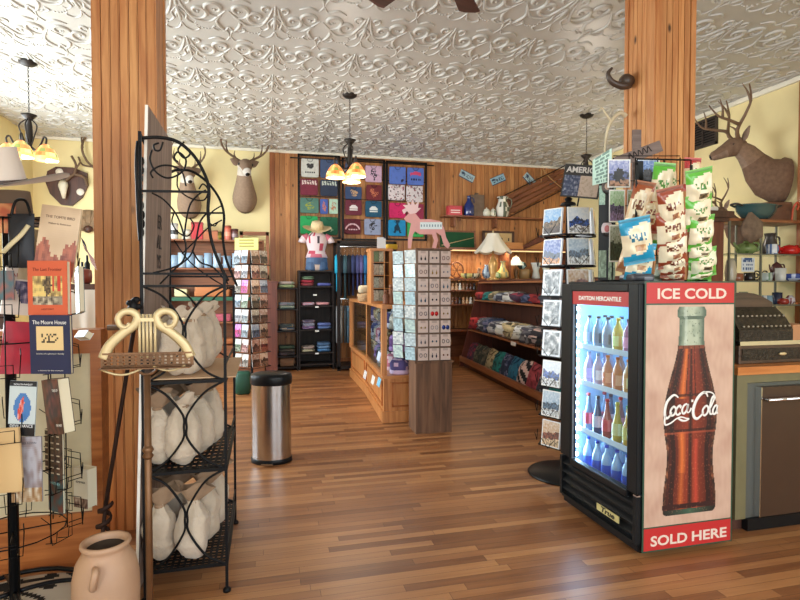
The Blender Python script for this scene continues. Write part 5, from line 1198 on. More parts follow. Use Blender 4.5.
pot(503, YR2+.08, RZ[1], [(.05,0),(.11,.03),(.10,.12),(.05,.2),(.04,.3),(.06,.32)], (226,196,120), 'yellow painted vase below the big white lampshade', 'vase', 'vase', col2=(150,160,130))
pot(487, YR2+.08, RZ[1], [(.04,0),(.09,.05),(.09,.12),(.04,.22),(.05,.25)], (150,170,190), 'pale blue figured vase left of the yellow vase', 'vase', 'vase', col2=(70,90,130))
pot(497, YR2+.04, RZ[1], [(.05,0),(.08,.03),(.07,.1),(.0001,.12)], (110,150,90), 'green glazed apple-shaped pot at the shelf front', col2=(190,200,160))
pot(479, YR2+.08, RZ[1], [(.04,0),(.05,.05),(.03,.12),(.045,.16),(.0001,.2)], (150,110,80), 'brown figurine at the left of the pale blue vase', 'figurine', 'figurine')
for px, c, lab in ((467,(200,190,120),'yellow green patterned bowl on the lit display shelf'),(474,(216,206,176),'cream patterned bowl on the lit display shelf')):
    pot(px, YR2+.08, RZ[1], [(.04,0),(.10,.03),(.12,.09),(.11,.09),(.0001,.02)], c, lab, 'bowl', 'bowl', col2=(90,90,70))
pot(525, YR2+.14, RZ[1], [(.12,0),(.12,.16),(.10,.18),(.0001,.18)], (150,120,80), 'brown tin box under the dark lamp on the display shelf', 'tin_box', 'box', n=4)
pot(522, YR2+.14, RZ[1]+.182, [(.05,0),(.09,.05),(.06,.12),(.0001,.14)], (50,64,60), 'dark green glass lamp globe on the brown tin box', 'glass_globe', 'globe', col2=(160,190,190))
pot(536, YR2+.16, RZ[1], [(.07,0),(.08,.02),(.05,.15),(.09,.27),(.10,.30)], (206,214,216), 'tall pale fluted vase right of the brown tin box', 'vase', 'vase')
pot(546, YR2+.12, RZ[1], [(.06,0),(.07,.02),(.05,.12),(.08,.24),(.04,.30)], (216,218,206), 'cream tall jug beside the card spinner', 'jug', 'jug')
m = MB(); m.tube([(.13*math.cos(a*PI/10), 0, .14+.14*math.sin(a*PI/10)) for a in range(20)], .014, 6, closed=True)
for k in range(6): a = k*PI/3; m.bar((0,0,.14), (.13*math.cos(a), 0, .14+.13*math.sin(a)), .008, 5)
one('spoked_ornament', m, redw, 'small brown spoked wheel at the left end of the lit shelf', 'wheel', (at2(457, YR2+.1), YR2+.12, RZ[1]+.012))
for r, (zz, cs) in enumerate(((RZ[2], 7), (RZ[3], 7))):
    for k in range(cs):
        px = 453+k*3.6; c = ((200,150,110),(120,80,60),(210,170,130),(96,60,50),(226,220,210),(60,50,50),(150,110,80))[(k*2+r) % 7]
        t2 = thing('small_figurine', ['tan','dark brown','sandy','russet','white','black','light brown'][(k*2+r) % 7]+' little figurine, '+['first','second','third','fourth','fifth','sixth','last'][k]+' along the '+('upper' if r == 0 else 'lower')+' small shelf', 'figurine', (at2(px, YR2+.06), YR2+.07, zz+.001), 0, 'little figurines on two narrow shelves')
        m = MB(); m.col = c; m.lathe([(.035,0),(.038,.01),(.025,.05),(.03,.07),(.001,.085)], 10); m.build('body', gl2, t2); m = MB(); m.col = c; m.ell((0,0,.10), (.02,.02,.024), 8, colf=lambda u, v: c); m.build('head', gl2, t2)
# upper plank shelf with tin, blue jug, pitcher; sled
sx0, sx1 = aY(443, 216, 9.4).x, aY(545, 219, 9.4).x; sz = aY(480, 216.5, 9.4).z
t = thing('wall_plank_shelf', 'narrow dark plank shelf on brackets high on the beadboard wall', 'shelf', (sx0, 9.32, sz-.025))
MB().box(0, sx1-sx0, 0, .25, 0, .025).build('plank', redw, t)
for x in (.2, (sx1-sx0)/2): MB().prism([(0,0),(.03,0),(.03,-.18),(0,-.16)], .2, TR(x, .05, 0)).build('bracket', redw, t)
def at3(px): return aY(px, 210, 9.4).x
t2 = thing('pink_tin', 'small red-pink tin box with white lettering on the high plank shelf', 'tin', (at3(454.5), 9.42, sz+.001)); m = MB(); m.box(-.13, .13, -.07, .07, 0, .14); m.build('box', mat('pink_red', (206,66,78), .4), t2); MB().box(-.132, .132, -.072, .072, .141, .175).build('lid', mat('pink_red2', (190,60,72), .4), t2)
for k, z_ in enumerate((.09, .05)): m = MB(); m.col = (240,220,216); m.box(-.09, .09, -.0725, -.0705, z_-.01, z_+.01).build('lettering_band', paint(.4), t2)
t2 = thing('blue_glass_jug', 'dark blue glass jug with a gold emblem in front of the grey canister', 'jug', (at3(469), 9.40, sz+.001)); MB().lathe([(.09,0),(.10,.02),(.10,.18),(.04,.28),(.035,.36),(.045,.37),(.0001,.37)], 18).build('body', mat('cobalt_glass', (28,48,110), .12, coat=.5), t2); MB().tube(crv([(.04,0,.34),(.09,0,.32),(.10,0,.24)], 4), .010, 6).build('handle', MATS['cobalt_glass'], t2)
t2 = thing('metal_canister', 'dull grey-brown metal canister behind the blue glass jug', 'canister', (at3(478), 9.48, sz+.001)); MB().box(-.13, .13, -.07, .07, 0, .40).build('body', mat('old_tin', (116,98,84), .5, .4, var=.2), t2); MB().lathe([(.04,.401),(.04,.44),(.0001,.44)], 12).build('cap', MATS['old_tin'], t2)
wc = (232,230,214)
for px, w, lab in ((487,.075,'small white lidded sugar bowl on the high plank shelf'),(493.5,.055,'small white cup between the sugar bowl and white pitcher')):
    t2 = thing('white_pot', lab, 'pot', (at3(px), 9.42, sz+.001)); m = MB(); m.col = wc; m.lathe([(w*.6,0),(w,.03),(w*1.05,.09),(w*.8,.12)], 16, colf=lambda u, v: (110,130,100) if MN.noise((u*9, v*9, px)) > .35 else wc).build('bowl', gl2, t2); m = MB(); m.col = wc; m.lathe([(w*.85,.121),(w*.5,.145),(w*.12,.15),(w*.15,.17),(.0001,.175)], 16).build('lid', gl2, t2)
t2 = thing('white_pitcher', 'tall white pitcher with grey-green leaf print on the high plank shelf', 'pitcher', (at3(503), 9.42, sz+.001))
m = MB(); m.lathe([(.08,0),(.10,.01),(.125,.10),(.125,.18),(.085,.28),(.08,.33),(.11,.38)], 20, colf=lambda u, v: (96,104,90) if v > .55 and MN.noise((u*6, v*9, 3)) > .05 else (236,234,222)).build('body', gl2, t2)
m = MB(); m.col = (150,156,140); m.tube(crv([(.09,0,.36),(.17,0,.34),(.18,0,.24),(.12,0,.14)], 5), .012, 7).build('handle', gl2, t2)
# sled: slatted, leaning diagonally on the plank shelf
s0 = aY(510, 215, 9.36); s1 = aY(562, 189, 9.36); an = math.atan2(s1.z-s0.z, s1.x-s0.x); Ls = (s1-s0).length*1.25
t2 = thing('wooden_sled', 'old brown slatted wooden sled propped diagonally above the plank shelf', 'sled', (s0.x-.02, 9.44, s0.z-.06)); t2.rotation_euler = (0, -an, 0)
for k in range(4): MB().box(.02, Ls, 0, .02, .06+k*.085, .13+k*.085).build('slat', redw, t2)
for x in (.2, Ls*.5, Ls*.85): MB().box(x, x+.04, .021, .05, .04, .42).build('cross_piece', redw, t2)
for z_ in (.02, .42): MB().tube(crv([(-.02,-.05,z_+.0),(.1,-.06,z_),(Ls*.9,-.06,z_),(Ls*1.02,-.02,z_)], 5), .012, 6).build('runner', rust, t2)
MB().tube(crv([(Ls*.62,-.03,.34),(Ls*.7,-.03,.55),(Ls*.74,-.03,.38),(Ls*.86,-.03,.05),(Ls*.9,-.04,.02)], 5), .008, 6).build('pull_rope', mat('rope', (190,150,100), .9), t2)
# framed picture and brown folding rack
px0, px1, pz0, pz1 = rectY(484, 222, 514, 236, 9.5)
t2 = thing('framed_picture', 'framed panel with four small dark leaves, under the high plank shelf', 'picture', ((px0+px1)/2, 9.53, RZ[0]+.09)); W_ = px1-px0; H_ = pz1-pz0
m = MB(); m.picture(W_*.92, H_*.85, .01, 40, 16, lambda u, v: (70,60,44) if ((u*4) % 1-.5)**2/.04+(v-.5)**2/.03 < .5 else (196,166,116), (196,166,116)); m.T = None; m.build('print', paint(.6), t2)
MB().box(-W_/2, W_/2, -.012, .02, -.02, .02).box(-W_/2, W_/2, -.012, .02, H_*.85, H_*.85+.04).box(-W_/2-.02, -W_/2+.03, -.012, .02, -.02, H_*.85+.04).box(W_/2-.03, W_/2+.02, -.012, .02, -.02, H_*.85+.04).build('frame', darkw, t2)
q0 = aY(517, 243, 9.3); m = MB(); m.prism([(0,0),(.95,.0),(.95,.42),(.80,.46)], .05); m2 = one('wedge_board', m, MATS['red_brown_wood'], 'dark red wedge shaped wooden board on the shelf top, left of the card spinner', 'board', (q0.x, 9.30, RZ[0]+.001))
m = MB(); m.prism([(0,0),(.75,0),(.75,.30)], .05); one('wedge_board', m, MATS['honey_oak_flat'], 'lighter orange wedge board in front of the dark red one', 'board', (q0.x+.1, 9.22, RZ[0]+.001))
m = MB(); m.box(0, .34, 0, .2, 0, .12); one('wooden_box', m, MATS['honey_oak_flat'], 'small plain orange wooden box on the shelf top beside the framed picture', 'box', (at2(505, 9.2)-.02, 9.12, RZ[0]+.001))
# licence plates
for k, (px, py, a_, c) in enumerate(((467,176,.42,(170,196,206)),(498,179.5,-.42,(150,190,210)),(530,180,.75,(176,200,206)),(556,182,-.3,(140,180,206)))):
    p = aY(px, py, YB-.026); t2 = thing('licence_plate', ['pale blue plate tilted right, leftmost on the beadboard','pale blue plate tilted left, second from the left','pale plate tilted steeply right, above the sled','blue plate partly hidden behind the black sign'][k], 'licence plate', (p.x, YB-.0255, p.z)); t2.rotation_euler = (0, a_, 0)
    m = MB(); m.T = TR(0,0,-.075); m.picture(.30, .15, .003, 30, 15, lambda u, v, k=k, c=c: (44,66,96) if (v < .12 or v > .93 or (.25 < v < .65 and MN.noise((u*14+k*5, v*5, k)) > .05 and .12 < u < .9) or ((u-.2)**2+(v-.65)**2 < .02)) else c, c); m.build('plate', paint(.35), t2)
    for s_ in (-.11, .11): MB().lathe([(.006,0),(.006,.003),(.0001,.004)], 8, (s_,0,0)).build('bolt', steel, t2) if False else MB().bar((s_,-.002,.06), (s_,-.006,.06), .006, 8).build('bolt', steel, t2)
# ================================================================ sloped stand of folded goods (right)
P0 = aZ(459, 366, 0); P1 = aZ(537, 408, 0); d = (P1-P0); d.z = 0; Ld = d.length+.9; an = math.atan2(d.y, d.x)
# local: x along the front (towards the camera), y to the back (away from aisle)
t = thing('sloped_shelf_stand', 'long red-brown stand with three sloped shelves of bags and folded clothes', 'shelf stand', (P0.x, P0.y, 0), an)
H_ = 1.52; Dp = .62; front = lambda z_: .36*z_/H_
lv = [.11, .66, 1.18, 1.49]
def q3(x, y, z_): return Vector((x, y, z_))
for x in (0, Ld-.03):
    m = MB(); m.add([(x,0,.0),(x,Dp,0),(x,Dp,H_),(x,front(H_),H_),(x+.03,0,0),(x+.03,Dp,0),(x+.03,Dp,H_),(x+.03,front(H_),H_)], [(0,1,2,3),(7,6,5,4),(0,4,5,1),(1,5,6,2),(2,6,7,3),(3,7,4,0)]); m.build('end_panel', MATS['red_brown_wood'], t)
redx = wood('red_brown_long', (124,74,46), (168,110,72), 0, 1, .4)
MB().box(.03, Ld-.03, 0, .03, .10, .19).build('bottom_board', redx, t); MB().box(.03, Ld-.03, .08, .10, 0, .10).build('dark_plinth', darkw, t)
for i, z_ in enumerate(lv):
    m = MB(); y0 = front(z_)-.0; m.box(.03, Ld-.03, y0, Dp-.02, z_-.025, z_); m.build('shelf', redx, t)
MB().box(.03, Ld-.03, Dp-.02, Dp, .1, H_).build('back_panel', darkw, t)
MT = Matrix.Translation((P0.x, P0.y, 0)) @ Matrix.Rotation(an, 4, 'Z')
pal = [((60,40,56),(150,50,70),'plum and red'),((50,56,50),(120,110,90),'olive camouflage'),((176,160,120),(90,80,60),'tan patterned'),((30,120,116),(20,60,60),'teal'),((40,110,140),(20,60,90),'turquoise blue'),((30,30,36),(230,200,190),'black and white striped'),((170,70,80),(110,40,50),'rose red'),((60,60,70),(180,180,180),'charcoal'),((150,40,40),(90,20,30),'dark red'),((200,196,186),(110,100,90),'cream and grey'),((36,48,72),(120,120,150),'navy')]
seq = [ (0, [0,1,1,2,3,10,4,5,6,7,3,2]), (1, [8,7,10,7,9,2,9,7,5,2,7,9]), (2, [8,3,2,7,9,0,10,8,7,5,3,8]) ]
for lev, ids in seq:
    for k, pi_ in enumerate(ids):
        c, c2, nm = pal[pi_]; x = .22+k*(Ld-.3)/12; z_ = lv[lev]+.004; n = 1 if lev != 1 else 2
        where = ['first from far end','second from far end','third from far end','fourth from far end','fifth from far end','sixth along','seventh along','eighth along','ninth along','tenth along','near end, next to last','at the near end'][k]
        if lev == 0: # upright bags leaning back
            t2 = thing('cloth_bag', nm+' cloth bag, bottom shelf of sloped stand, '+where, 'bag', MT @ q3(x, front(z_)+.10, z_), an, 'bags on the stand bottom shelf'); t2.rotation_euler = (-.35, rnd.uniform(-.12,.12), an); sd = k*3.3
            m = MB(); m.pillow((Ld-.3)/12*1.12, .34, .11, 10, 12, lambda u, v, c=c, c2=c2, sd=sd, pi_=pi_: (c2 if (int((u+v)*4) % 2 and pi_ == 5) else (mixc(c, c2, max(0, MN.noise((u*6+sd, v*7, sd))*2.2) if pi_ != 5 else 0))), .02, .2, seed=sd); m.build('bag_body', paint(.85), t2)
            m = MB(); m.col = c2; m.tube(crv([(-.06,-.02,.32),(-.04,-.06,.25),(.04,-.06,.25),(.06,-.02,.32)], 4), .006, 5); m.build('strap', paint(.8), t2)
        else:
            for j in range(n):
                sd = k*2.7+lev+j; t2 = None; m = MB(); w = (Ld-.3)/12*1.1; cc_ = c if j == 0 else tuple(min(255, q*1.3+10) for q in c)
                m.rbox((0,0,.065), (w*rnd.uniform(.9,1.2), .34, rnd.uniform(.11,.17)), .6, 18, colf=lambda u, v, c=cc_, c2=c2, sd=sd: mixc(c, c2, max(0, MN.noise((u*14+sd, v*9, sd))*2.4)), wr=.4, seed=sd)
                o = one('folded_garment', m, paint(.85), nm+' folded garment, '+['','middle','top'][lev]+' shelf of the sloped stand, '+where+('' if n == 1 else [', lower',', upper'][j]), 'folded clothes', MT @ q3(x, front(z_)+.17+j*.03, z_+j*.085), an+rnd.uniform(-.15,.15), 'folded clothes on the sloped stand')
p = MT @ q3(Ld*.52, front(lv[1])-.006, lv[1]-.06); m = MB(); m.col = (236,236,228); m.box(-.09, .09, -.003, 0, 0, .055); one('price_strip', m, paint(.6), 'white price strip hanging from the middle shelf edge of the sloped stand', 'tag', p, an)
m = MB(); m.col = (236,236,228); m.box(-.04, .04, -.003, 0, 0, .06); one('price_strip', m, paint(.6), 'small white card at the far end of the sloped stand near the earrings', 'tag', MT @ q3(-.002, .24, .74), an-PI/2)
# ================================================================ drinks fridge
fx0 = 1.86; fc_ = aX(637, 562, fx0); FYN = 2.385; FYF = aX(561, 300, fx0).y; fx1 = aY(734, 300, FYN).x; FT = 1.445
bodyb = mat('fridge_black', (22,24,26), .38, bump=.05)
t = thing('drinks_fridge', 'black glass-door drinks fridge glowing blue-white with an ICE COLD bottle sign on its side', 'fridge', (0,0,0))
BX = fx0+.055
cabz0 = .07
m = MB(); wl = .035
m.box(BX, fx1, FYN+.0, FYN+wl, cabz0, FT).box(BX, fx1, FYF-wl, FYF, cabz0, FT).box(fx1-wl, fx1, FYN+wl, FYF-wl, cabz0, FT)
m.box(BX, fx1-wl, FYN+wl, FYF-wl, FT-.06, FT).box(BX, fx1-wl, FYN+wl, FYF-wl, cabz0, .22).build('cabinet', bodyb, t)
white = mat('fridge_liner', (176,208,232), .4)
ix0, ix1, iy0, iy1, iz0, iz1 = BX+.002, fx1-wl-.002, FYN+wl+.002, FYF-wl-.002, .222, FT-.062
m = MB(); m.box(ix1-.006, ix1, iy0, iy1, iz0, iz1).box(ix0, ix1-.006, iy0, iy0+.006, iz0, iz1).box(ix0, ix1-.006, iy1-.006, iy1, iz0, iz1).box(ix0, ix1-.006, iy0+.006, iy1-.006, iz0, iz0+.005).box(ix0, ix1-.006, iy0+.006, iy1-.006, iz1-.006, iz1).build('white_liner', white, t)
MB().box(fx0+.02, fx1, FYN+.02, FYF-.02, .03, .07).build('base_plate', blackp, t)
for x in (fx0+.08, fx1-.06):
    for y in (FYN+.07, FYF-.07): MB().bar((x,y,0), (x,y,.03), .018, 10).build('foot', blackp, t)
# door
gA = aX(571, 307, fx0); gB = aX(628, 307, fx0); gz1 = aX(628, 292, fx0).z; gzb = aX(600, 482, fx0).z
dz0, dz1 = .335, FT-.012
door = MB(); door.box(fx0, fx0+.045, FYN+.005, gB.y, dz0, dz1).box(fx0, fx0+.045, gA.y, FYF-.005, dz0, dz1).box(fx0, fx0+.045, gB.y, gA.y, gz1, dz1).box(fx0, fx0+.045, gB.y, gA.y, dz0, gzb)
door = door.build('door', bodyb, t, bevel=.006)
MB().box(fx0+.018, fx0+.022, gB.y, gA.y, gzb, gz1).build('glass_pane', glass('fridge_glass', (240,248,252)), door)
MB().box(fx0+.012, fx0+.02, gB.y+.002, gA.y-.002, gzb, gzb+.012).box(fx0+.012, fx0+.02, gA.y-.012, gA.y-.002, gzb+.012, gz1).build('gasket', mat('grey_rubber', (120,124,130), .5), door)
hz0 = aX(600, 306, fx0).z+.002
redm = mat('sign_red', (190,44,44), .4); wink = mat('white_ink', (244,240,234), .5)
MB().box(fx0+.010, fx0+.017, gB.y+.002, gA.y-.002, hz0, gz1-.001).build('red_header', redm, door)
RZm = Matrix.Rotation(-PI/2, 4, 'Z')
textmesh('DAYTON MERCANTILE', .034, wink, 'header_lettering', door, TR(fx0+.0095, (gB.y+gA.y)/2, (hz0+gz1)/2-.012) @ RZm, width=(gA.y-gB.y)*.74, bold=.0012)
# lower grille
m = MB(); m.box(fx0+.03, BX, FYN+.005, FYF-.005, .075, .325).build('grille_back', blackp, t)
for k in range(4):
    z_ = .10+k*.054; m = MB(); m.add([(fx0+.03,FYN+.03,z_),(fx0+.03,FYF-.03,z_),(fx0+.0,FYF-.03,z_+.018),(fx0+.0,FYN+.03,z_+.018),(fx0+.03,FYN+.03,z_+.04),(fx0+.03,FYF-.03,z_+.04)], [(0,1,2,3),(3,2,5,4),(0,3,4),(1,5,2)]); m.build('grille_louvre', bodyb, t)
MB().box(fx0-.002, fx0+.03, FYN+.005, FYN+.03, .075, .325).box(fx0-.002, fx0+.03, FYF-.03, FYF-.005, .075, .325).box(fx0-.002, fx0+.03, FYN+.03, FYF-.03, .07, .085).build('grille_frame', bodyb, t)
b0 = aX(597, 509, fx0-.003); b1 = aX(619, 526, fx0-.003); bd = MB(); bd.box(fx0-.006, fx0-.001, b1.y, b0.y, b1.z+.012, b1.z+.05).build('badge', mat('badge_cream', (226,216,150), .3, .3), t)
textmesh('True', .042, mat('badge_ink', (30,30,26), .4), 'badge_lettering', t, TR(fx0-.007, (b0.y+b1.y)/2, b1.z+.019) @ RZm, width=(b0.y-b1.y)*.6, shear=.2, bold=.001)
MB().box(fx0-.002, fx0+.02, FYN+.0, FYN+.03, .326, .334).build('hinge', steel, t)
# inside: shelves, LED strip
SZ = [.229, .50, .80, 1.03]
for z_ in SZ[1:]:
    m = MB()
    for k in range(12): y = iy0+.02+k*(iy1-iy0-.04)/11; m.bar((ix0+.03,y,z_), (ix1-.02,y,z_), .0025, 4)
    for x in (ix0+.03, ix1-.03): m.bar((x,iy0+.01,z_), (x,iy1-.01,z_), .004, 6)
    m.box(ix0+.025, ix0+.030, iy0+.01, iy1-.01, z_-.004, z_+.028); m.build('wire_shelf', mat('white_wire', (226,234,240), .35), t)
MB().box(ix0+.004, ix0+.012, iy1-.03, iy1-.012, gzb+.02, iz1-.03).build('led_channel', white, t)
ledm = mat('led_glow', (220,240,255), .3, emis=(205,232,255), es=45)
for k in range(19): z_ = gzb+.05+k*(iz1-.1-gzb)/18; MB().ell((ix0+.016, iy1-.045, z_), (.010,.010,.013), 8).build('led', ledm, t)
area('fridge_light', (ix0+.03, iy1-.035, (gzb+iz1)/2), (PI/2, 0, PI), .03, 1.0, 9, (.5,.76,1)).rotation_euler = (PI/2, 0, PI)
area('fridge_light', ((ix0+ix1)/2, (iy0+iy1)/2, iz1-.012), (0,0,0), .3, .5, 4.5, (.5,.76,1))  # added overhead area light, brightens the interior beyond the LED strip
bl = glass('bottle_glass', (226,238,244))
def bottle(x, y, z_, h, r, liquid, cap, band, label, kind='plastic', group=None, fill=.8):
    t2 = thing('drink_bottle', label, 'bottle', (x, y, z_), 0, group)
    pr = [(r*.8,0),(r,.008),(r,h*.55),(r*.85,h*.66),(r*.38,h*.82),(r*.36,h*.93)] if kind == 'plastic' else [(r*.85,0),(r,.008),(r,h*.42),(r*.8,h*.52),(r*.45,h*.72),(r*.34,h*.94)]
    m = MB(); cf = lambda u, v: liquid; m.lathe(pr, 12, colf=cf); m.build('bottle_body', paint(.12, .6), t2)
    m = MB(); m.col = cap; m.lathe([(r*.42,h*.93),(r*.42,h*.995),(r*.3,h)], 10).build('cap', paint(.3), t2)
    m = MB(); m.lathe([(r*1.02,h*.18),(r*1.03,h*.48)], 12, colf=lambda u, v: band if MN.noise((v*8, u*4, z_*9)) > -.2 else tuple(min(255, q+60) for q in band), cap=False).build('label', paint(.4), t2)
n = 7
rowdef = [(SZ[0], .225, .031, [((180,205,230),(40,70,180),(70,105,200),'clear water bottle with a blue label and cap, in the bottom row of the fridge')]*7, 'plastic', 'blue-labelled water bottles in the bottom fridge row'),
 (SZ[1], .235, .030, [((120,150,180),(180,60,70),(200,60,80),'dark glass soda with a red label, left end of the third fridge row'),((70,90,120),(60,60,70),(220,220,230),'dark soda with white label, second from left in third fridge row'),((180,90,80),(200,50,50),(220,80,90),'reddish soda with red label, third from left in third fridge row'),((220,190,80),(210,190,60),(240,230,160),'yellow soda in a glass bottle, middle of the third fridge row'),((230,180,70),(90,160,80),(240,220,120),'golden soda with green cap, fifth in the third fridge row'),((190,80,90),(180,40,50),(230,230,240),'pink soda with white label, sixth in the third fridge row'),((200,90,90),(170,40,50),(220,60,70),'red soda with red label, right end of third fridge row')], 'glass', None),
 (SZ[2], .20, .030, [((180,160,190),(120,120,150),(150,120,180),'pale lilac drink, left end of the second fridge row'),((200,180,200),(150,150,170),(190,190,210),'clear pinkish drink, second from left in second fridge row'),((226,150,110),(220,120,60),(230,130,90),'orange juice with an orange label, third in the second fridge row'),((230,150,100),(230,120,50),(226,140,100),'orange juice bottle, middle of the second fridge row'),((230,170,110),(230,140,60),(240,180,120),'pale orange juice, fifth in the second fridge row'),((226,220,80),(210,210,50),(200,210,60),'lemon yellow drink, sixth in the second fridge row'),((226,226,70),(220,220,50),(210,220,80),'bright yellow drink, right end of the second fridge row')], 'plastic', None),
 (SZ[3], .20, .032, [((150,180,200),(40,44,50),(120,140,160),'clear drink with black cap, left end of the top fridge row'),((140,160,180),(40,44,50),(70,80,100),'grey drink with dark label, second in the top fridge row'),((150,160,180),(50,50,60),(90,90,110),'smoky drink with black cap, third in the top fridge row'),((236,200,90),(230,190,60),(240,210,110),'yellow capped drink, middle of the top fridge row'),((200,120,150),(90,40,60),(210,110,140),'pink drink with dark cap, fifth in the top fridge row'),((150,160,170),(110,60,70),(190,190,200),'clear drink with maroon cap, sixth in the top fridge row'),((140,150,170),(230,230,235),(120,110,130),'clear drink with white cap, right end of the top fridge row')], 'plastic', None)]
for rowdef_i, (z_, h, r, items, kind, g) in enumerate(rowdef):
    for k, (lq, cp, bd_, lab) in enumerate(items):
        y = iy1-.065-k*(iy1-iy0-.10)/(n-1)*1.0; bottle(ix0+.085, y, z_+.004, h, r, lq, cp, bd_, lab, kind, g); bottle(ix0+.20, y+.03 if k else y, z_+.004, h, r, mixc(lq, (150,180,210), .3), cp, mixc(bd_, (150,180,210), .3), 'bottle behind the '+lab.split(',')[0].split(' in the')[0]+', '+['bottom','third','second','top'][rowdef_i]+' fridge row', kind, 'second line of bottles in the fridge')  # rear line's dimness is painted: blue-grey mixed into liquid and label colours
# side sign
sy = FYN-.004; sa = aY(645, 281, sy); sb = aY(737, 281, sy); s0x, s1x = sa.x, min(sb.x, fx1+.005); sz1 = FT; sz0 = aY(645, 553, sy).z; SW, SH = s1x-s0x, sz1-sz0
sg = thing('bottle_sign', 'tall ICE COLD SOLD HERE bottle sign on the side of the drinks fridge', 'sign', (s0x, sy, sz0))
MB().box(0, SW, 0, .003, 0, SH).build('green_rim', mat('sign_green', (44,74,56), .4), sg)
HW = [(0,.88),(.01,.97),(.03,1.0),(.08,.99),(.13,.96),(.19,.90),(.25,.86),(.32,.87),(.38,.94),(.43,.98),(.47,1.0),(.52,.975),(.57,.92),(.62,.84),(.68,.72),(.74,.60),(.79,.52),(.84,.475),(.93,.455),(.945,.46),(.955,.53),(.985,.53),(1,.47)]
def hw(b):
    for i in range(len(HW)-1):
        if HW[i][0] <= b <= HW[i+1][0]: f = (b-HW[i][0])/(HW[i+1][0]-HW[i][0]); return HW[i][1]*(1-f)+HW[i+1][1]*f
    return 0
cu, hwm, vb, vt = .51, .298, .128, .905
def signpic(u, v):
    n = MN.noise((u*5, v*14, 3))*.5+MN.noise((u*30, v*30, 1))*.2
    bg = mixc((206,172,150), (176,136,116), n+.3)
    b = (v-vb)/(vt-vb)
    if b < 0 or b > 1: return bg
    w = hw(b); q = (u-cu)/(hwm)
    if abs(q) > w: return bg
    q /= w; e = abs(q)
    drop = MN.noise((u*70, v*130, 7)) > .42
    if b > .815: # empty green glass neck
        c = mixc((176,184,160), (84,100,84), e**2*1.1+MN.noise((u*18, v*30, 2))*.4)
        if .94 < b < .955: c = (84,100,84)
        if drop: c = mixc(c, (60,74,60), .5)
        return mixc(c, (196,206,190), .5) if abs(q+.45) < .12 else c
    c = mixc((140,52,30), (48,18,14), e**1.3)
    if abs(q+.34) < .17 and not .4 < b < .56: c = mixc((214,112,50), c, abs(q+.34)/.17*.8+(.3 if b < .2 else 0))
    if abs(q) < .09: c = mixc((44,18,14), c, abs(q)/.12)
    if .1 < q < .38 and b < .36: c = mixc((186,66,46), c, abs(q-.24)/.14)
    if .62 < e < .8: c = mixc(c, (30,12,12), .75)
    if .9 < e: c = mixc((36,20,16), (150,90,60), MN.noise((u*9, v*40, 1))+.3)
    if .80 < b < .815: c = (120,60,40)
    if abs(b-.575) < .006 or abs(b-.405) < .006: c = mixc(c, (30,12,10), .6)
    if abs(b-.395) < .005: c = mixc(c, (190,90,60), .5)
    if b < .025: c = mixc((60,90,70), (30,30,26), e)
    if .03 < b < .05: c = (50,20,18)
    if b > .58 and abs((q*2.6) % 1-.5) < .07: c = mixc(c, (40,16,12), .6)
    if drop: c = mixc(c, (226,150,110), .28)
    return c
b_ = .012*SW/.6
m = MB(); m.grid(lambda u, v: (.010+u*(SW-.02), -.0006, SH*.093+v*(SH*.82-.0)), 130, 330, lambda u, v: signpic(.016+u*.968, .093+v*.82), False); m.build('bottle_print', paint(.45), sg)
MB().box(.010, SW-.010, -.0012, 0, SH*.919, SH-.008).build('red_top_band', redm, sg)
MB().box(.010, SW-.010, -.0012, 0, .008, SH*.088).build('red_bottom_band', redm, sg)
textmesh('ICE COLD', .075, mat('sign_cream', (226,206,190), .5), 'ice_cold_lettering', sg, TR(SW*.51, -.0016, SH*.919+.024), width=SW*.76, bold=.0018)
textmesh('SOLD', .073, MATS['sign_cream'], 'sold_lettering', sg, TR(SW*.29, -.0016, .031), width=SW*.40, bold=.0018); textmesh('HERE', .073, MATS['sign_cream'], 'here_lettering', sg, TR(SW*.735, -.0016, .031), width=SW*.395, bold=.0018)
# script lettering, drawn stroke by stroke
def sp(zx, zy): # 5x crop coordinates (origin 640,320) -> sign
    return ((640+zx/5-645)/92*SW, -.0018, (1-((320+zy/5)-281)/268)*SH)
script = [
 ([(196,384),(178,370),(160,378),(140,402),(130,436),(130,470),(140,484),(156,470),(164,455)],(5,11)),
 ([(131,470),(128,500),(134,516),(160,508),(186,490),(210,482),(236,490),(250,494),(232,502),(212,498),(196,486)],(9,5)),
 ([(168,430),(158,446),(158,466),(168,472),(180,460),(184,440),(176,428),(166,432)],(8,8)),
 ([(208,424),(196,428),(186,446),(186,464),(196,470),(208,460)],(9,7)), ([(206,424),(210,430),(204,436)],(7,6)),
 ([(240,418),(226,424),(216,444),(218,462),(228,464),(240,446),(246,420)],(8,8)), ([(246,418),(240,446),(244,462),(254,456),(262,440)],(8,5)),
 ([(262,404),(272,404)],(9,9)),
 ([(346,388),(338,370),(322,366),(300,384),(282,414),(272,452),(276,484),(292,496),(312,482),(326,462)],(5,13)),
 ([(322,366),(350,364),(372,372),(384,392),(380,404)],(7,5)),
 ([(334,436),(322,452),(322,474),(332,482),(346,468),(350,446),(342,434),(332,438)],(8,8)),
 ([(352,462),(368,430),(380,398),(378,386),(368,398),(358,440),(358,470),(366,478),(374,468)],(5,8)),
 ([(396,434),(384,438),(374,458),(376,476),(386,476),(396,458)],(8,8)), ([(398,434),(394,462),(398,478)],(8,6))]
for pts, (w0, w1) in script:
    P = crv([sp(*q) for q in pts], 6); nP = len(P); k_ = SW/92/5
    m = MB(); m.loft(P, [((w0+(w1-w0)*math.sin(PI*i/(nP-1)))*k_*.62, .0006) for i in range(nP)], 6, up=(0,1,0)); m.build('script_stroke', wink, sg)
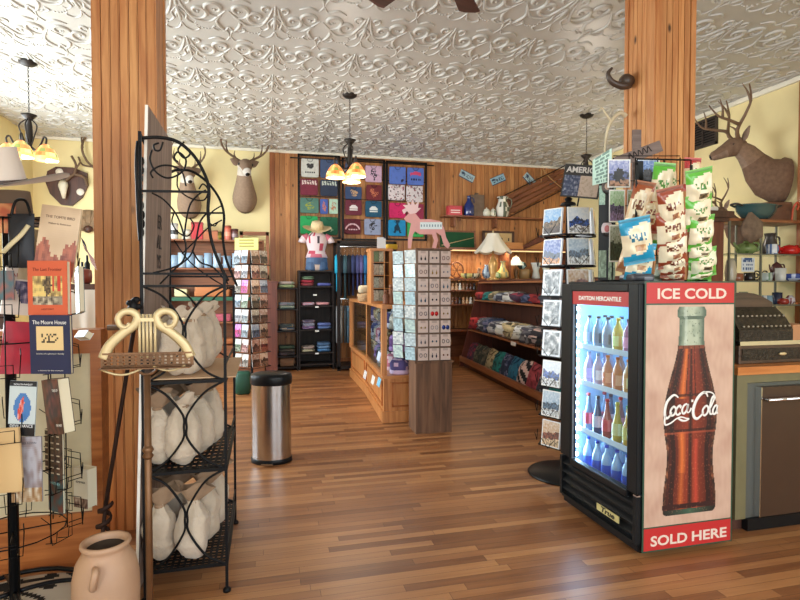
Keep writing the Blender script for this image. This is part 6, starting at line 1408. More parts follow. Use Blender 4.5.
# ================================================================ card spinner behind the fridge
c0 = Vector((2.20, 3.62, 0))
t = thing('revolving_card_stand', 'tall black revolving stand of photo greeting cards behind the drinks fridge', 'card stand', c0)
MB().lathe([(.28,0),(.285,.008),(.27,.02),(.03,.028),(.02,.03),(.018,2.02),(.0001,2.03)], 36).build('disc_base_and_pole', blackp, t)
m = MB(); m.lathe([(.06,2.02),(.05,2.04),(.02,2.05),(.03,2.07),(.0001,2.09)], 12).build('top_knob', blackp, t)
rows = 8; pitch = .222; zb0 = .235
fa = [math.radians(a) for a in (-38, -98, -158, 142, 82, 22)]
for r in range(rows):
    m = MB(); z_ = zb0+r*pitch
    m.tube([(.17*math.cos(a+PI/6)/math.cos(PI/6)*1.1, .17*math.sin(a+PI/6)/math.cos(PI/6)*1.1, z_) for a in fa], .006, 5, closed=True, smooth=False)
    for a in fa: c, s = math.cos(a), math.sin(a); m.bar((0,0,z_), (c*.18, s*.18, z_), .004, 4); m.tube([(c*.18-s*.07*q, s*.18+c*.07*q, z_+h_) for q, h_ in ((-.8,.0),(-.7,.10),(-.3,.0),(.3,.0),(.7,.10),(.8,.0))], .003, 4, smooth=False) if False else None; m.tube([(c*.225-s*.06, s*.225+c*.06, z_+.07), (c*.22, s*.22, z_-.0), (c*.225+s*.06, s*.225-c*.06, z_+.07)], .003, 4, smooth=False)
    m.build('card_tier', blackwire, t)
L1 = [((210,222,236),(60,100,190),(240,244,250),'white and blue snowy'),((150,176,200),(90,120,150),(230,236,240),'misty blue'),((190,150,110),(150,80,50),(230,200,160),'amber and brown'),((120,170,220),(150,120,90),(90,70,60),'blue sky crowd'),((60,80,160),(40,60,110),(230,150,70),'twilight with orange flame'),(0,0,0,'grey woodland'),(0,0,0,'silver grey aspen'),(0,0,0,'pale grey winter')]
L2 = [((250,150,40),(170,50,20),(250,210,90),'fiery orange sunset'),((190,170,150),(60,50,46),(110,100,96),'black and white rocky'),(0,0,0,'black ink medallion'),((100,150,210),(160,130,90),(120,90,70),'blue sky desert'),((120,80,160),(60,40,90),(220,160,200),'violet dusk'),(0,0,0,'grey mountain'),(0,0,0,'snowy branches'),(0,0,0,'dark grey lake')]
for r in range(rows):
    rt = rows-1-r
    for fi, a in enumerate(fa):
        if fi in (3, 4): continue
        L_ = (L2, L1, L1, 0, 0, L2)[fi]; s_, h2, g_, nm = L_[(rt+(3 if fi in (2, 5) else 0)) % 8]
        c, s = math.cos(a), math.sin(a); f = bw(r*5+fi) if s_ == 0 else land(r*3.1+fi, s_, h2, g_, sub=(120,90,80) if rt == 3 else None)
        face = ('right front','left front','left side','','','far right')[fi]
        Rm = Matrix.Rotation(a+PI/2, 4, 'Z') @ Matrix.Rotation(-.10, 4, 'X')
        m = MB()
        for j in range(3): oc = m.T; m.T = TR(0,.006*j,0); m.picture(.162, .19, .004, 22 if j == 0 else 1, 26 if j == 0 else 1, f if j == 0 else (lambda u, v: (226,228,230)), (232,234,238)); m.T = oc
        one('photo_card', m, paint(.3, .2), nm+' photo cards, '+ordn(rt)+' row, '+face+' face of the tall stand', 'card', c0+Vector((c*.195, s*.195, zb0+r*pitch+.006)), group='photo cards on the tall stand', R=Rm)
# black AMERICA sign on the stand
p = aY(560, 196, 3.5); q = aY(593, 207, 3.35); Rm = Matrix.Rotation(math.atan2(q.y-p.y, q.x-p.x), 4, 'Z') @ Matrix.Rotation(.16, 4, 'Y')
pt = aY(562, 164, 3.5); hS = pt.z-p.z
t2 = thing('america_sign', 'black sign lettered AMERICA with small photos, above the photo card stand', 'sign', p, R=Rm)
def amer(u, v):
    if v > .68 or not (.04 < u < .96 and .06 < v): return (34,32,32)
    if u < .45: return mixc((50,60,90), (190,190,200), MN.noise((u*14, v*12, 3))*1.2+.1)
    return mixc((196,176,160), (150,130,110), MN.noise((u*14, v*12, 9)))
m = MB(); m.T = TR(.13,0,0); m.picture(.26, hS, .02, 26, 24, amer, (30,28,28)); m.build('sign_board', paint(.4), t2)
textmesh('AMERICA', .055, mat('silver_ink', (206,200,196), .4), 'lettering', t2, TR(.132, -.001, hS*.76), width=.235, bold=.0015)
MB().bar((.13,.012,-.06), (.13,.012,.02), .005, 6).build('stem', blackp, t2)
# ================================================================ on top of the fridge
FTz = FT+.001
t = thing('magnet_tower', 'black revolving magnet tower standing on the back of the fridge top', 'magnet stand', (2.11, 3.02, FTz), -YAW-.35)
MB().lathe([(.07,0),(.07,.01),(.0001,.012)], 20).build('base', blackp, t)
Hm = aY(605, 172, 3.0).z-FTz
MB().box(-.05, .05, -.05, .05, .012, Hm).build('tower', mat('black_enamel', (36,38,42), .4), t)
mt = t; MTm = Matrix.Translation(t.location) @ Matrix.Rotation(-YAW-.35, 4, 'Z')
for k, (x, z_, w, h, c, c2, lab) in enumerate(((-.03,Hm*.70,.035,.12,(176,206,190),(120,160,140),'narrow pale green magnet, upper left of the tower'),(.03,Hm*.72,.035,.13,(190,214,196),(120,160,140),'narrow pale green magnet, upper right of the tower'),
        (-.025,Hm*.04,.045,.17,(150,176,150),(90,110,90),'pale green tag strip low on the tower, left'),(.03,Hm*.02,.04,.20,(170,190,160),(80,100,80),'pale green tag strip low on the tower, right'))):
    m = MB(); m.picture(w, h, .003, 6, 16, flat(c, c2, 9, .9, k), c); one('magnet', m, paint(.4), lab, 'magnet', MTm @ Vector((x, -.054, z_)), -YAW-.35)
for (z_, lab, c) in ((Hm*.86,'round dark magnet with an oval face near the tower top',(90,80,76)),(Hm*.48,'white oval magnet with a red picture mid-way down the tower',(214,200,206))):
    m = MB(); m.ell((0,0,0), (.034,.008,.048), 16, colf=lambda u, v, c=c: c if .25 < u < .75 else (30,30,34)); m.ell((0,-.007,0), (.016,.005,.022), 10, colf=lambda u, v: (190,110,110) if c[0] > 200 else (196,170,150)); one('oval_magnet', m, paint(.35), lab, 'magnet', MTm @ Vector((0, -.062, z_)), -YAW-.35)
p0 = aY(592, 184, 2.96); p1 = aY(608, 177, 2.96); pt = aY(608, 150, 2.96); w = (p1-p0).length
t2 = MB(); t2.T = None; hL = .19
def lf(u, v): return (120,150,140) if (.1 < u < .85 and int(v*16) % 2 and MN.noise((u*18, int(v*16), 1)) > -.15) else (196,226,212)
def shp(u, v): return (u*w, -.0006, v*hL*(.82+.25*u)+(u*.03))
m = MB(); m.grid(shp, 16, 24, lf, False); m.grid(lambda u, v: (shp(1-u, v)[0], .002, shp(1-u, v)[2]), 4, 6, lambda u, v: (200,224,214), False)
one('leaflet', m, paint(.5), 'pale mint green leaflet clipped to the top of the magnet tower', 'leaflet', (p0.x, 2.955, p0.z-.01), -YAW+.1)
# wire picture panel with photo cards
t = thing('picture_wire_panel', 'black wire panel holding photo magnets behind the chip bags', 'wire panel', (2.10, 2.93, FTz), -YAW)
wx = msz(66, aY(640, 200, 2.9)); Hp = aY(640, 158, 2.9).z-FTz
t.location = (aY(616, 200, 2.9).x, 2.93, FTz)
MB().box(-.01, wx+.01, -.04, .04, 0, .01).build('foot_plate', blackp, t)
m = MB()
for k in range(4): m.bar((wx*k/3,0,0), (wx*k/3,0,Hp), .004, 5)
for k in range(6): m.bar((0,0,Hp*k/5+.01), (wx,0,Hp*k/5+.01), .003, 5)
m.build('wire_grid', blackwire, t); MB().box(wx*.36, wx*.44, -.01, .01, 0, Hp*.97).build('flat_post', blackp, t)
PT = Matrix.Translation(t.location) @ Matrix.Rotation(-YAW, 4, 'Z')
for (px0, py0, px1, py1, sky, hill, grd, sub, lab) in ((609,160,629,187,(120,130,190),(110,120,170),(196,150,120),(60,50,50),'photo of a dark elk on a tan plain under violet sky'),(637,160,658,186,(60,100,176),(60,60,70),(80,70,60),(90,80,76),'deep blue sky photo with grey animals, top right of the wire panel'),
        (610,190,624,222,(130,170,120),(110,100,130),(150,130,170),None,'green and lilac flower photo below the elk picture'),(610,225,623,262,(120,130,110),(80,90,70),(70,80,60),None,'dull green photo card lowest on the wire panel'),(628,190,640,214,(120,130,80),(150,100,50),(90,100,60),None,'small autumn leaf photo beside the wire panel post')):
    a = aY(px0, py1, 2.915); b = aY(px1, py0, 2.915); m = MB(); m.picture((b-a).xy.length, b.z-a.z, .004, 18, 24, land(px0*.7, sky, hill, grd, sub), (220,220,220)); one('photo_magnet', m, paint(.3), lab, 'photo', ((a.x+b.x)/2, 2.915, a.z), -YAW)
# wooden cross with scribbled word
pc = aY(637, 160, 3.08); k_ = msz(1, pc); t = thing('wooden_cross', 'grey weathered wooden cross with a dark handwritten word, leaning by the column', 'cross', (pc.x, 3.08, FTz)); t.rotation_euler = (0, 0, -YAW)
zc_ = pc.z-FTz; gwd = wood('grey_cross_wood', (96,80,76), (140,122,114), 0, 1, .8)
MB().box(-4*k_, 4*k_, 0, .02, 0, zc_+30*k_).build('upright', gwd, t)
m = MB(); m.T = TR(0, -.004, zc_+5*k_) @ Matrix.Rotation(-.36, 4, 'Y'); m.box(-24*k_, 24*k_, -.018, .003, -5.5*k_, 5.5*k_); m.build('crossbar', gwd, t)
m = MB(); m.T = TR(0, -.0245, zc_+5*k_) @ Matrix.Rotation(-.36, 4, 'Y'); m.tube(crv([(x*k_, 0, (3*math.sin(x*1.3)+1)*k_) for x in range(-11, 14, 1)], 2), .003, 5); m.build('handwriting', ink, t)
MB().box(-.05, .05, -.05, .06, 0, .012).build('foot_block', gwd, t)
# chip rack
t = thing('chip_rack', 'black wire clip rack on the fridge top, hung with chip bags', 'snack rack', (0,0,0))
yr = 2.66; r0, r1 = aY(637, 159, yr), aY(690, 160, yr)
m = MB(); m.bar(r0, r1, .005, 6); zb_ = FTz+.006
for px in (637, 664, 691):
    a = aY(px, 160, yr); m.bar((a.x, yr, zb_), a, .004, 6)
m.bar((r0.x, yr, zb_), (r1.x, yr, zb_), .005, 6)
for x in (r0.x, r1.x): m.bar((x, yr-.14, zb_), (x, yr+.14, zb_), .005, 6)
m.build('wire_frame', blackwire, t)
for px in (637, 664, 691): a = aY(px, 165, yr-.008); MB().box(a.x-.009, a.x+.009, yr-.012, yr-.008, zb_+.02, a.z).build('clip_strip', blackp, t)
def chip(px0, py0, px1, py1, y, c1, c2, label, roll=0, lean=.25, yaw=0, blob=(130,80,50), th=.07, w=None):
    a = aY((px0+px1)/2, py1, y); b = aY((px0+px1)/2, py0, y); W = w or msz(px1-px0, a)*.86; H_ = (b.z-a.z)*1.02/math.cos(lean*.9)
    def cf(u, v):
        if v > .95 or v < .03: return mixc(c1, (230,230,230), .3)
        e = ((u-.5)/.36)**2+((v-.52)/.33)**2
        if e < 1:
            if abs(v-.60) < .10 and abs(u-.5) < .26 and MN.noise((u*14, v*26, px0)) > .02: return mixc(c1, (40,40,40), .35)
            if ((u-.55)/.18)**2+((v-.34)/.09)**2 < 1: return mixc(blob, (230,190,130), MN.noise((u*12, v*14, 2))+.35)
            return (236,222,190)
        k = v+.12*math.sin(u*5+1)
        return c1 if (k < .30 or k > .80) else c2
    t2 = thing('chip_bag', label, 'snack bag', (a.x, y, a.z), R=Matrix.Rotation(-YAW+yaw, 4, 'Z') @ Matrix.Rotation(lean, 4, 'X') @ Matrix.Rotation(roll, 4, 'Y'), group='chip bags on the rack')
    m = MB(); m.pillow(W, H_, th, 18, 22, cf, .05, .25, seed=px0*.1); m.build('bag', paint(.28, .3), t2)
    m = MB(); m.col = mixc(c1, (255,255,255), .2); m.box(-W/2, W/2, -.0015, .0015, H_, H_+.008).build('crimped_seal', paint(.3), t2); m = MB(); m.col = mixc(c1, (255,255,255), .2); m.box(-W/2, W/2, -.0015, .0015, -.008, 0).build('crimped_seal', paint(.3), t2)
G, GC, RB, TN, BL = (96,180,60), (222,226,190), (150,66,40), (230,200,160), (40,150,190)
cream = (234,220,190)
for k, (a, b, c, d, y, c1, c2, lab, rl, ln, yw, bb) in enumerate((
  (643,166,670,215,2.62,G,cream,'tall green-topped cream chip bag, uppermost in the centre column',.12,.10,-.2,(150,110,60)),
  (660,168,678,205,2.72,G,TN,'green-topped tan chip bag behind the centre of the rack',-.1,.05,.3,(150,110,60)),
  (683,160,700,190,2.72,(190,60,60),TN,'red-topped chip bag half hidden at the upper right of the rack',.0,.05,.2,(150,90,60)),
  (620,184,640,236,2.70,(160,84,50),TN,'tan chip bag with brown top, upper left side of the rack',.28,.1,-.6,(150,110,80)),
  (640,200,654,232,2.64,(170,60,44),TN,'small red-brown topped bag above the blue chip bags',.05,.1,-.2,(130,60,50)),
  (648,214,664,248,2.68,G,TN,'green-topped cream bag tucked between blue and brown bags',.05,.1,0,(130,90,50)),
  (615,225,636,272,2.74,(170,110,70),TN,'tan chip bag at lower left behind the blue bags',.30,.1,-.7,(150,110,80)),
  (622,245,652,279,2.60,BL,cream,'blue cream chip bag, the lower of two blue ones',.10,.18,-.15,(170,120,80)),
  (622,220,657,262,2.53,BL,cream,'large blue chip bag, the upper of two blue ones',-.20,.22,-.1,(180,130,90)),
  (660,264,686,281,2.60,RB,cream,'red-brown chip bag, lowest of its column',-.05,.3,0,(130,70,50)),
  (658,252,687,276,2.575,RB,cream,'red-brown chip bag, second up in its column',-.08,.3,0,(130,70,50)),
  (656,234,690,266,2.55,RB,cream,'red-brown chip bag, third up in its column',-.18,.3,0,(130,70,50)),
  (655,213,689,248,2.525,RB,cream,'red-brown chip bag, fourth up in its column',-.20,.3,0,(130,70,50)),
  (658,190,688,229,2.50,RB,cream,'red-brown chip bag, topmost of its column',-.24,.3,0,(130,70,50)),
  (652,258,668,280,2.64,(120,130,110),(190,200,180),'dull grey-green bag low between the blue and brown columns',.1,.1,0,(90,100,80)),
  (684,264,714,281,2.60,G,GC,'light green chip bag, lowest of its column',-.10,.3,.1,(90,80,40)),
  (688,250,719,276,2.575,G,GC,'green chip bag, second up in its column, pushed right',-.22,.3,.1,(60,50,36)),
  (686,240,713,260,2.55,G,cream,'green chip bag, third up in its column',-.14,.3,.1,(60,50,36)),
  (685,218,714,249,2.53,G,cream,'green chip bag, fourth up in its column',-.12,.3,.1,(60,50,36)),
  (681,198,713,229,2.515,G,cream,'green chip bag, fifth up in its column',-.16,.3,.1,(60,50,36)),
  (683,172,715,208,2.49,G,cream,'green chip bag, topmost at the right of the rack',-.22,.3,.1,(60,50,36)))):
    chip(a, b, c, d, y, c1, c2, lab, rl, ln, yw, bb, w=.115 if y > 2.6 and k < 8 else None)
m = MB(); m.rbox((0,0,.02), (.30,.12,.04), .3, 16, colf=lambda u, v: mixc((60,60,66), (190,190,200), MN.noise((u*20, v*9, 1))*1.5)); one('flat_pouch', m, paint(.4), 'flat dark patterned pouch lying at the front left of the fridge top', 'pouch', (2.02, 2.62, FTz+.001), 1.2)
# small red decorated frame at right of the chips
p = aY(714, 190, 4.9)
t2 = thing('small_picture', 'small red picture in a dark frame behind the chip bags, by the column', 'picture', (aX(706,190,5.0).x, aY(706,190,5.0).y if False else 5.6, 2.2)) if False else None
# ================================================================ counter and cash register
cy = 2.52; cx0 = aY(734, 400, cy).x; czt = aY(760, 366, cy).z
olive = mat('olive_paint', (112,104,72), .5, var=.08)
t = thing('service_counter', 'olive painted counter with an orange wood top at the right edge', 'counter', (cx0, cy, 0))
CW = 1.6
MB().box(.004, CW, -.02, .62, czt-.045, czt).build('wood_top', wood('counter_top', (168,96,46), (210,136,74), 0, 1, .3), t)
ap0 = aY(748, 400, cy).x-cx0
MB().box(.02, ap0-.005, 0, .6, .07, czt-.046).box(ap0-.005, CW, .0, .6, czt-.095, czt-.046).box(ap0+.72, CW, 0, .6, .07, czt-.096).build('olive_frame', olive, t)
MB().box(.03, CW, .03, .6, 0, .069).build('dark_toe_kick', darkw, t)
az1 = czt-.10
t = thing('undercounter_fridge', 'dark brown undercounter fridge with a chrome bar handle, built under the olive counter', 'fridge', (cx0+ap0, cy-.012, .001)); W_ = .70
MB().box(0, W_, .02, .55, .07, az1).build('cabinet', mat('grey_steel_side', (96,98,92), .4, .4), t)
brn = mat('dark_brown_door', (66,46,34), .35, var=.05); dx = aY(757, 400, cy).x-cx0-ap0
MB().box(dx, W_, -.02, .02, .085, az1-.02).build('door', brn, t)
MB().box(dx-.006, dx, -.022, .02, .085, az1-.02).build('chrome_edge', mat('chrome', (226,226,226), .12, 1), t)
m = MB(); hz = aY(770, 397.5, cy).z; m.bar((dx+.01,-.05,hz), (W_-.02,-.05,hz), .010, 10); m.bar((dx+.02,-.05,hz), (dx+.02,-.015,hz), .008, 8); m.bar((W_-.03,-.05,hz), (W_-.03,-.015,hz), .008, 8); m.build('bar_handle', MATS['chrome'], t)
MB().box(0, W_, .0, .5, 0, .069).build('kick_plate', blackp, t)
# antique cash register
rx0 = aY(739, 350, 2.60).x; rxw = .62; rz = czt+.001
t = thing('antique_cash_register', 'ornate dark wooden antique cash register with bead edged rows on the counter', 'cash register', (rx0, 2.60, rz)); rg = wood('register_wood', (50,36,28), (96,72,54), 0, 1.4, .4)
zz = lambda py: aY(760, py, 2.60).z-rz
MB().box(0, rxw, 0, .42, 0, zz(345)).build('drawer_base', rg, t, bevel=.004)
orn = mat('dark_bronze_relief', (52,44,34), .5, .5, var=.5, vs=40, bump=.6, bs=90)
MB().box(.02, rxw-.02, -.006, 0, .02, zz(345)-.02).build('drawer_front', orn, t); m = MB(); m.ell((rxw/2,-.012,zz(345)/2), (.03,.01,.01), 10); m.build('drawer_pull', brass, t)
MB().box(-.004, rxw+.004, -.012, .30, zz(345), zz(341)).build('chrome_ledge', MATS['chrome'], t)
zk = zz(341)
m = MB(); prof = [(0,zk),(0,zz(330)),(.05,zz(318)),(.12,zz(308)),(.40,zz(308)),(.40,zk)]
n = len(prof); vs = [(x, y, z_) for x in (.0, .40) for y, z_ in prof]; m.add(vs, [tuple(range(n)), tuple(range(2*n-1, n-1, -1))]+[(i, n+i, n+(i+1) % n, (i+1) % n) for i in range(n)]); m.build('key_bank', orn, t)
for row, (yy, py) in enumerate(((.01,327),(.05,317))):
    for k in range(11): MB().ell((.03+k*.034, yy-.012, zz(py)+.004), (.008,.006,.006), 8).build('round_key', mat('ivory_key', (150,140,120), .3), t)
# arched top board
m = MB(); pts = [(0,zz(308)),(.40,zz(308))]+[(.40-.40*(1-math.cos(a*PI/2/8))*.0-.0 if False else .40-.05*a, zz(308)+(zz(293)-zz(308))*math.sin(min(1, (a+1)/5)*PI/2)) for a in range(0, 8)]+[(0,zz(293))]
m.prism(pts, .10, TR(0,.14,0)); m.build('arched_crest', rg, t)
MB().box(.42, .58, .02, .2, zk, zk+.09).build('side_box', mat('tan_wood', (176,124,84), .5), t)
# ================================================================ glass shelves of crockery, right back
GY = 4.70; gx0 = aY(729, 253, GY).x; gx1 = XR-.04
def gz(py): return aY(765, py, GY).z
t = thing('glass_shelf_unit', 'metal framed glass shelves of crockery against the yellow right wall', 'shelves', (gx0, GY, 0)); W_ = gx1-gx0
gs = glass('shelf_glass', (200,216,206))
pm = mat('grey_metal', (120,122,112), .4, .6)
for py in (254, 281, 305): MB().box(0, W_, 0, .34, gz(py)-.008, gz(py)).build('glass_shelf', gs, t); MB().box(0, W_, -.008, 0, gz(py)-.012, gz(py)+.002).build('shelf_edge', pm, t)
pxp = aY(761, 250, GY).x-gx0
for x in (0, pxp, W_-.02):
    for y in (0, .32): MB().box(x, x+.018, y, y+.018, 0, gz(222)).build('post', pm, t)
MB().box(0, W_, .0, .36, gz(222), gz(222)+.03).build('wood_top_board', midw, t)
MB().box(0, W_, .05, .34, gz(345)-.02, gz(345)).build('lower_shelf', midw, t)
# dark hutch post left of it
hx0, hx1, _, hz1 = rectY(711, 219, 724, 290, 4.62); t = thing('dark_wood_post', 'dark red-brown cabinet post with a flared top, right of the chip bags', 'post', (hx0, 4.62, 0))
MB().box(0, hx1-hx0, 0, .30, 0, hz1-.03).build('shaft', rb, t)
m = MB(); m.loft([(( hx1-hx0)/2,.15,hz1-.03),((hx1-hx0)/2,.15,hz1+.02),((hx1-hx0)/2,.15,hz1+.06),((hx1-hx0)/2,.15,hz1+.075)], [(.09,.20),(.13,.24),(.19,.28),(.19,.28)], 4, up=(1,0,0), smooth=False); m.T = None
MB().box(-.03, hx1-hx0+.03, -.03, .33, hz1-.03, hz1+.01).box(-.07, hx1-hx0+.07, -.06, .36, hz1+.01, hz1+.075).build('flared_top', darkw, t)
m = MB(); m.rbox((0,0,.025), (.16,.1,.05), .4, 12); one('white_cloth', m, MATS['white_linen'], 'folded white cloth on top of the dark red-brown post', 'cloth', ((hx0+hx1)/2-.07, 4.66, hz1+.077))
def gx(px, y=GY+.12): return aY(px, 250, y).x
YG = GY+.13
# teal tureen on top
zt = gz(222)+.031
t2 = thing('teal_dish', 'large teal blue enamel oval dish with side handles on the top board', 'dish', (gx(757), GY+.14, zt)); teal = mat('teal_enamel', (56,86,88), .25, coat=.4)
MB().lathe([(.10,0),(.17,.03),(.23,.10),(.245,.155),(.26,.16),(.245,.17),(.225,.15),(.10,.02),(.0001,.015)], 32, sy=.62).build('basin', teal, t2)
for s_ in (-1, 1): MB().tube(crv([(s_*.235,-.05,.15),(s_*.30,-.04,.17),(s_*.30,.04,.17),(s_*.235,.05,.15)], 5), .012, 7).build('handle', mat('dark_handle', (40,36,34), .4), t2)
m = MB(); m.prism([(-.16,0),(.2,.0),(.25,.24),(-.2,.22)], .14, TR(0,0,0)); t3 = one('leather_satchel', m, mat('old_leather', (122,84,62), .6, var=.25, vs=6, bump=.3), 'brown leather satchel-like box behind the teal dish at the right', 'bag', (gx(785), GY+.18, zt), bevel=.02)
m = MB(); m.loft([(0,0,0),(.02,-.02,-.10),(.0,-.02,-.22),(-.03,0,-.3)], [(.02,.01),(.13,.02),(.16,.02),(.06,.01)], 12, up=(0,1,0)); one('hanging_pelt', m, mat('grey_fur', (120,100,84), .95, var=.3, vs=14, bump=.6), 'grey-brown scrap of pelt hanging left below the teal dish', 'pelt', (gx(737), GY-.035, zt+.06))
p = aY(796, 200, GY); m = MB(); m.tube(crv([(0,0,.0),(.02,0,.14),(.05,-.02,.2),(.09,0,.16),(.07,0,.12)], 5), .010, 6); one('striped_cane', m, mat('coral_red', (206,90,60), .4), 'coral red hooked cane end at the right edge above the satchel', 'cane', (XR-.16, GY+.05, zt+.001))
# crockery
def lat(name, px, zz_, prof, col, lab, cat, col2=None, spout=False, handle=False, sx=1, y=YG):
    t2 = thing(name, lab, cat, (gx(px, y), y, zz_+.002)); m = MB(); m.col = col; h = prof[-1][1]; r = max(p_[0] for p_ in prof)
    m.lathe(prof, 18, sx=sx, colf=(lambda u, v: col2 if MN.noise((v*9+px, u*5, px)) > .1 else col) if col2 else None).build('body', gl2, t2)
    if handle: m = MB(); m.col = col; m.tube(crv([(r*.9,0,h*.85),(r*1.5,0,h*.8),(r*1.5,0,h*.35),(r*.9,0,h*.25)], 4), r*.12, 6).build('handle', gl2, t2)
    if spout: m = MB(); m.col = col; m.loft([(-r*.8,0,h*.35),(-r*1.3,0,h*.6),(-r*1.5,0,h*.85)], [r*.2, r*.13, r*.09], 8).build('spout', gl2, t2)
z1, z2_, z3 = gz(254), gz(281), gz(305)
lat('teapot', 746, z1, [(.05,0),(.10,.03),(.11,.07),(.08,.11),(.03,.125),(.03,.14),(.0001,.15)], (120,140,84), 'mossy green ribbed teapot on the upper glass shelf', 'teapot', (90,110,60), True, True)
lat('pitcher', 770, z1, [(.06,0),(.085,.04),(.07,.14),(.05,.2),(.06,.25)], (70,64,60), 'dark grey pitcher behind the blue mug, upper glass shelf', 'pitcher', handle=True, y=GY+.24)
lat('mug', 772, z1, [(.05,0),(.055,.01),(.055,.11)], (90,120,170), 'blue and white patterned mug on the upper glass shelf', 'mug', (226,230,236), handle=True, y=GY+.07)
lat('red_kettle', 789, z1, [(.07,0),(.10,.02),(.10,.07),(.05,.1),(.0001,.115)], (196,34,30), 'bright red enamel pot on the upper glass shelf', 'pot', spout=True, handle=True, y=GY+.08)
lat('vase', 731, z2_, [(.05,0),(.05,.02),(.06,.08),(.045,.2),(.03,.24)], (184,172,150), 'tall beige vase at the left end of the middle glass shelf', 'vase', y=GY+.1)
lat('crock', 738, z2_, [(.05,0),(.055,.01),(.055,.08),(.0001,.085)], (140,84,60), 'small brown crock beside the beige vase', 'crock', y=GY+.1)
lat('black_pot', 750, z2_, [(.05,0),(.055,.02),(.055,.09),(.0001,.09)], (40,36,36), 'small black pot below the blue lettered sign', 'pot', y=GY+.08)
lat('glass_jar', 767, z2_, [(.05,0),(.055,.01),(.055,.09)], (176,186,180), 'clear jar with green contents on the middle glass shelf', 'jar', (110,140,110), y=GY+.1)
lat('coffee_pot', 777, z2_, [(.06,0),(.07,.02),(.06,.15),(.04,.19),(.0001,.22)], (96,60,56), 'dark reddish coffee pot in the middle shelf centre', 'coffee pot', spout=True, handle=True, y=GY+.2)
lat('tumbler', 781, z2_, [(.045,0),(.05,.01),(.055,.14)], (206,206,200), 'pale straight tumbler on the middle glass shelf', 'tumbler', y=GY+.06)
lat('blue_bowl', 792, z2_, [(.05,0),(.10,.03),(.11,.08),(.10,.08),(.0001,.02)], (190,200,226), 'white and blue bowl at the right of the middle glass shelf', 'bowl', (60,80,150), y=GY+.1)
lat('jug', 744, z3, [(.05,0),(.07,.03),(.06,.1),(.04,.14)], (130,134,116), 'grey green jug on the lower shelf behind the register', 'jug', handle=True)
lat('bottle_cup', 768, z3, [(.05,0),(.055,.01),(.05,.10)], (120,150,170), 'blue green cup on the lower glass shelf', 'cup', (226,226,226), y=GY+.08)
lat('dark_canister', 778, z3, [(.045,0),(.05,.01),(.05,.13),(.0001,.135)], (44,50,70), 'dark navy canister on the lower glass shelf', 'canister', y=GY+.12)
lat('red_pot', 784, z3, [(.04,0),(.06,.02),(.05,.06),(.0001,.07)], (150,50,40), 'small dark red pot at the right of the lower glass shelf', 'pot', y=GY+.06)
lat('silver_ornament', 791, z3, [(.03,0),(.05,.03),(.045,.07),(.02,.1)], (196,186,190), 'silvery ornament at the right end of the lower glass shelf', 'ornament', (130,60,60), y=GY+.08)
m = MB(); m.T = TR(gx(750, GY+.02), GY+.04, gz(281)+.10); m.picture(.17, .15, .006, 20, 16, lambda u, v: (50,80,130) if (int(v*7) % 2 and .12 < u < .88 and MN.noise((u*14, int(v*7), 3)) > -.1) or (v > .8 and .2 < u < .8) else (206,214,222), (206,214,222)); o = m.build('lettered_sign', paint(.4)); tag(o, 'small white sign with blue lettering above the black pot on middle shelf', 'sign')
for k, (px, py, col, lab) in enumerate(((757,275,(90,84,70),'twisted dark metal ornament left of the shelf post'),(765,262,(60,50,46),'dark curled iron ornament near the shelf post'))):
    m = MB(); m.tube(spiral(0, .07, .06, .015, -90, 1.5, 20), .008, 6); m.bar((0,0,0), (0,0,.02), .02, 8); one('curled_ornament', m, mat('orn_%d' % k, col, .5, .4), lab, 'ornament', (gx(px, GY+.28), GY+.28, z2_+.002))
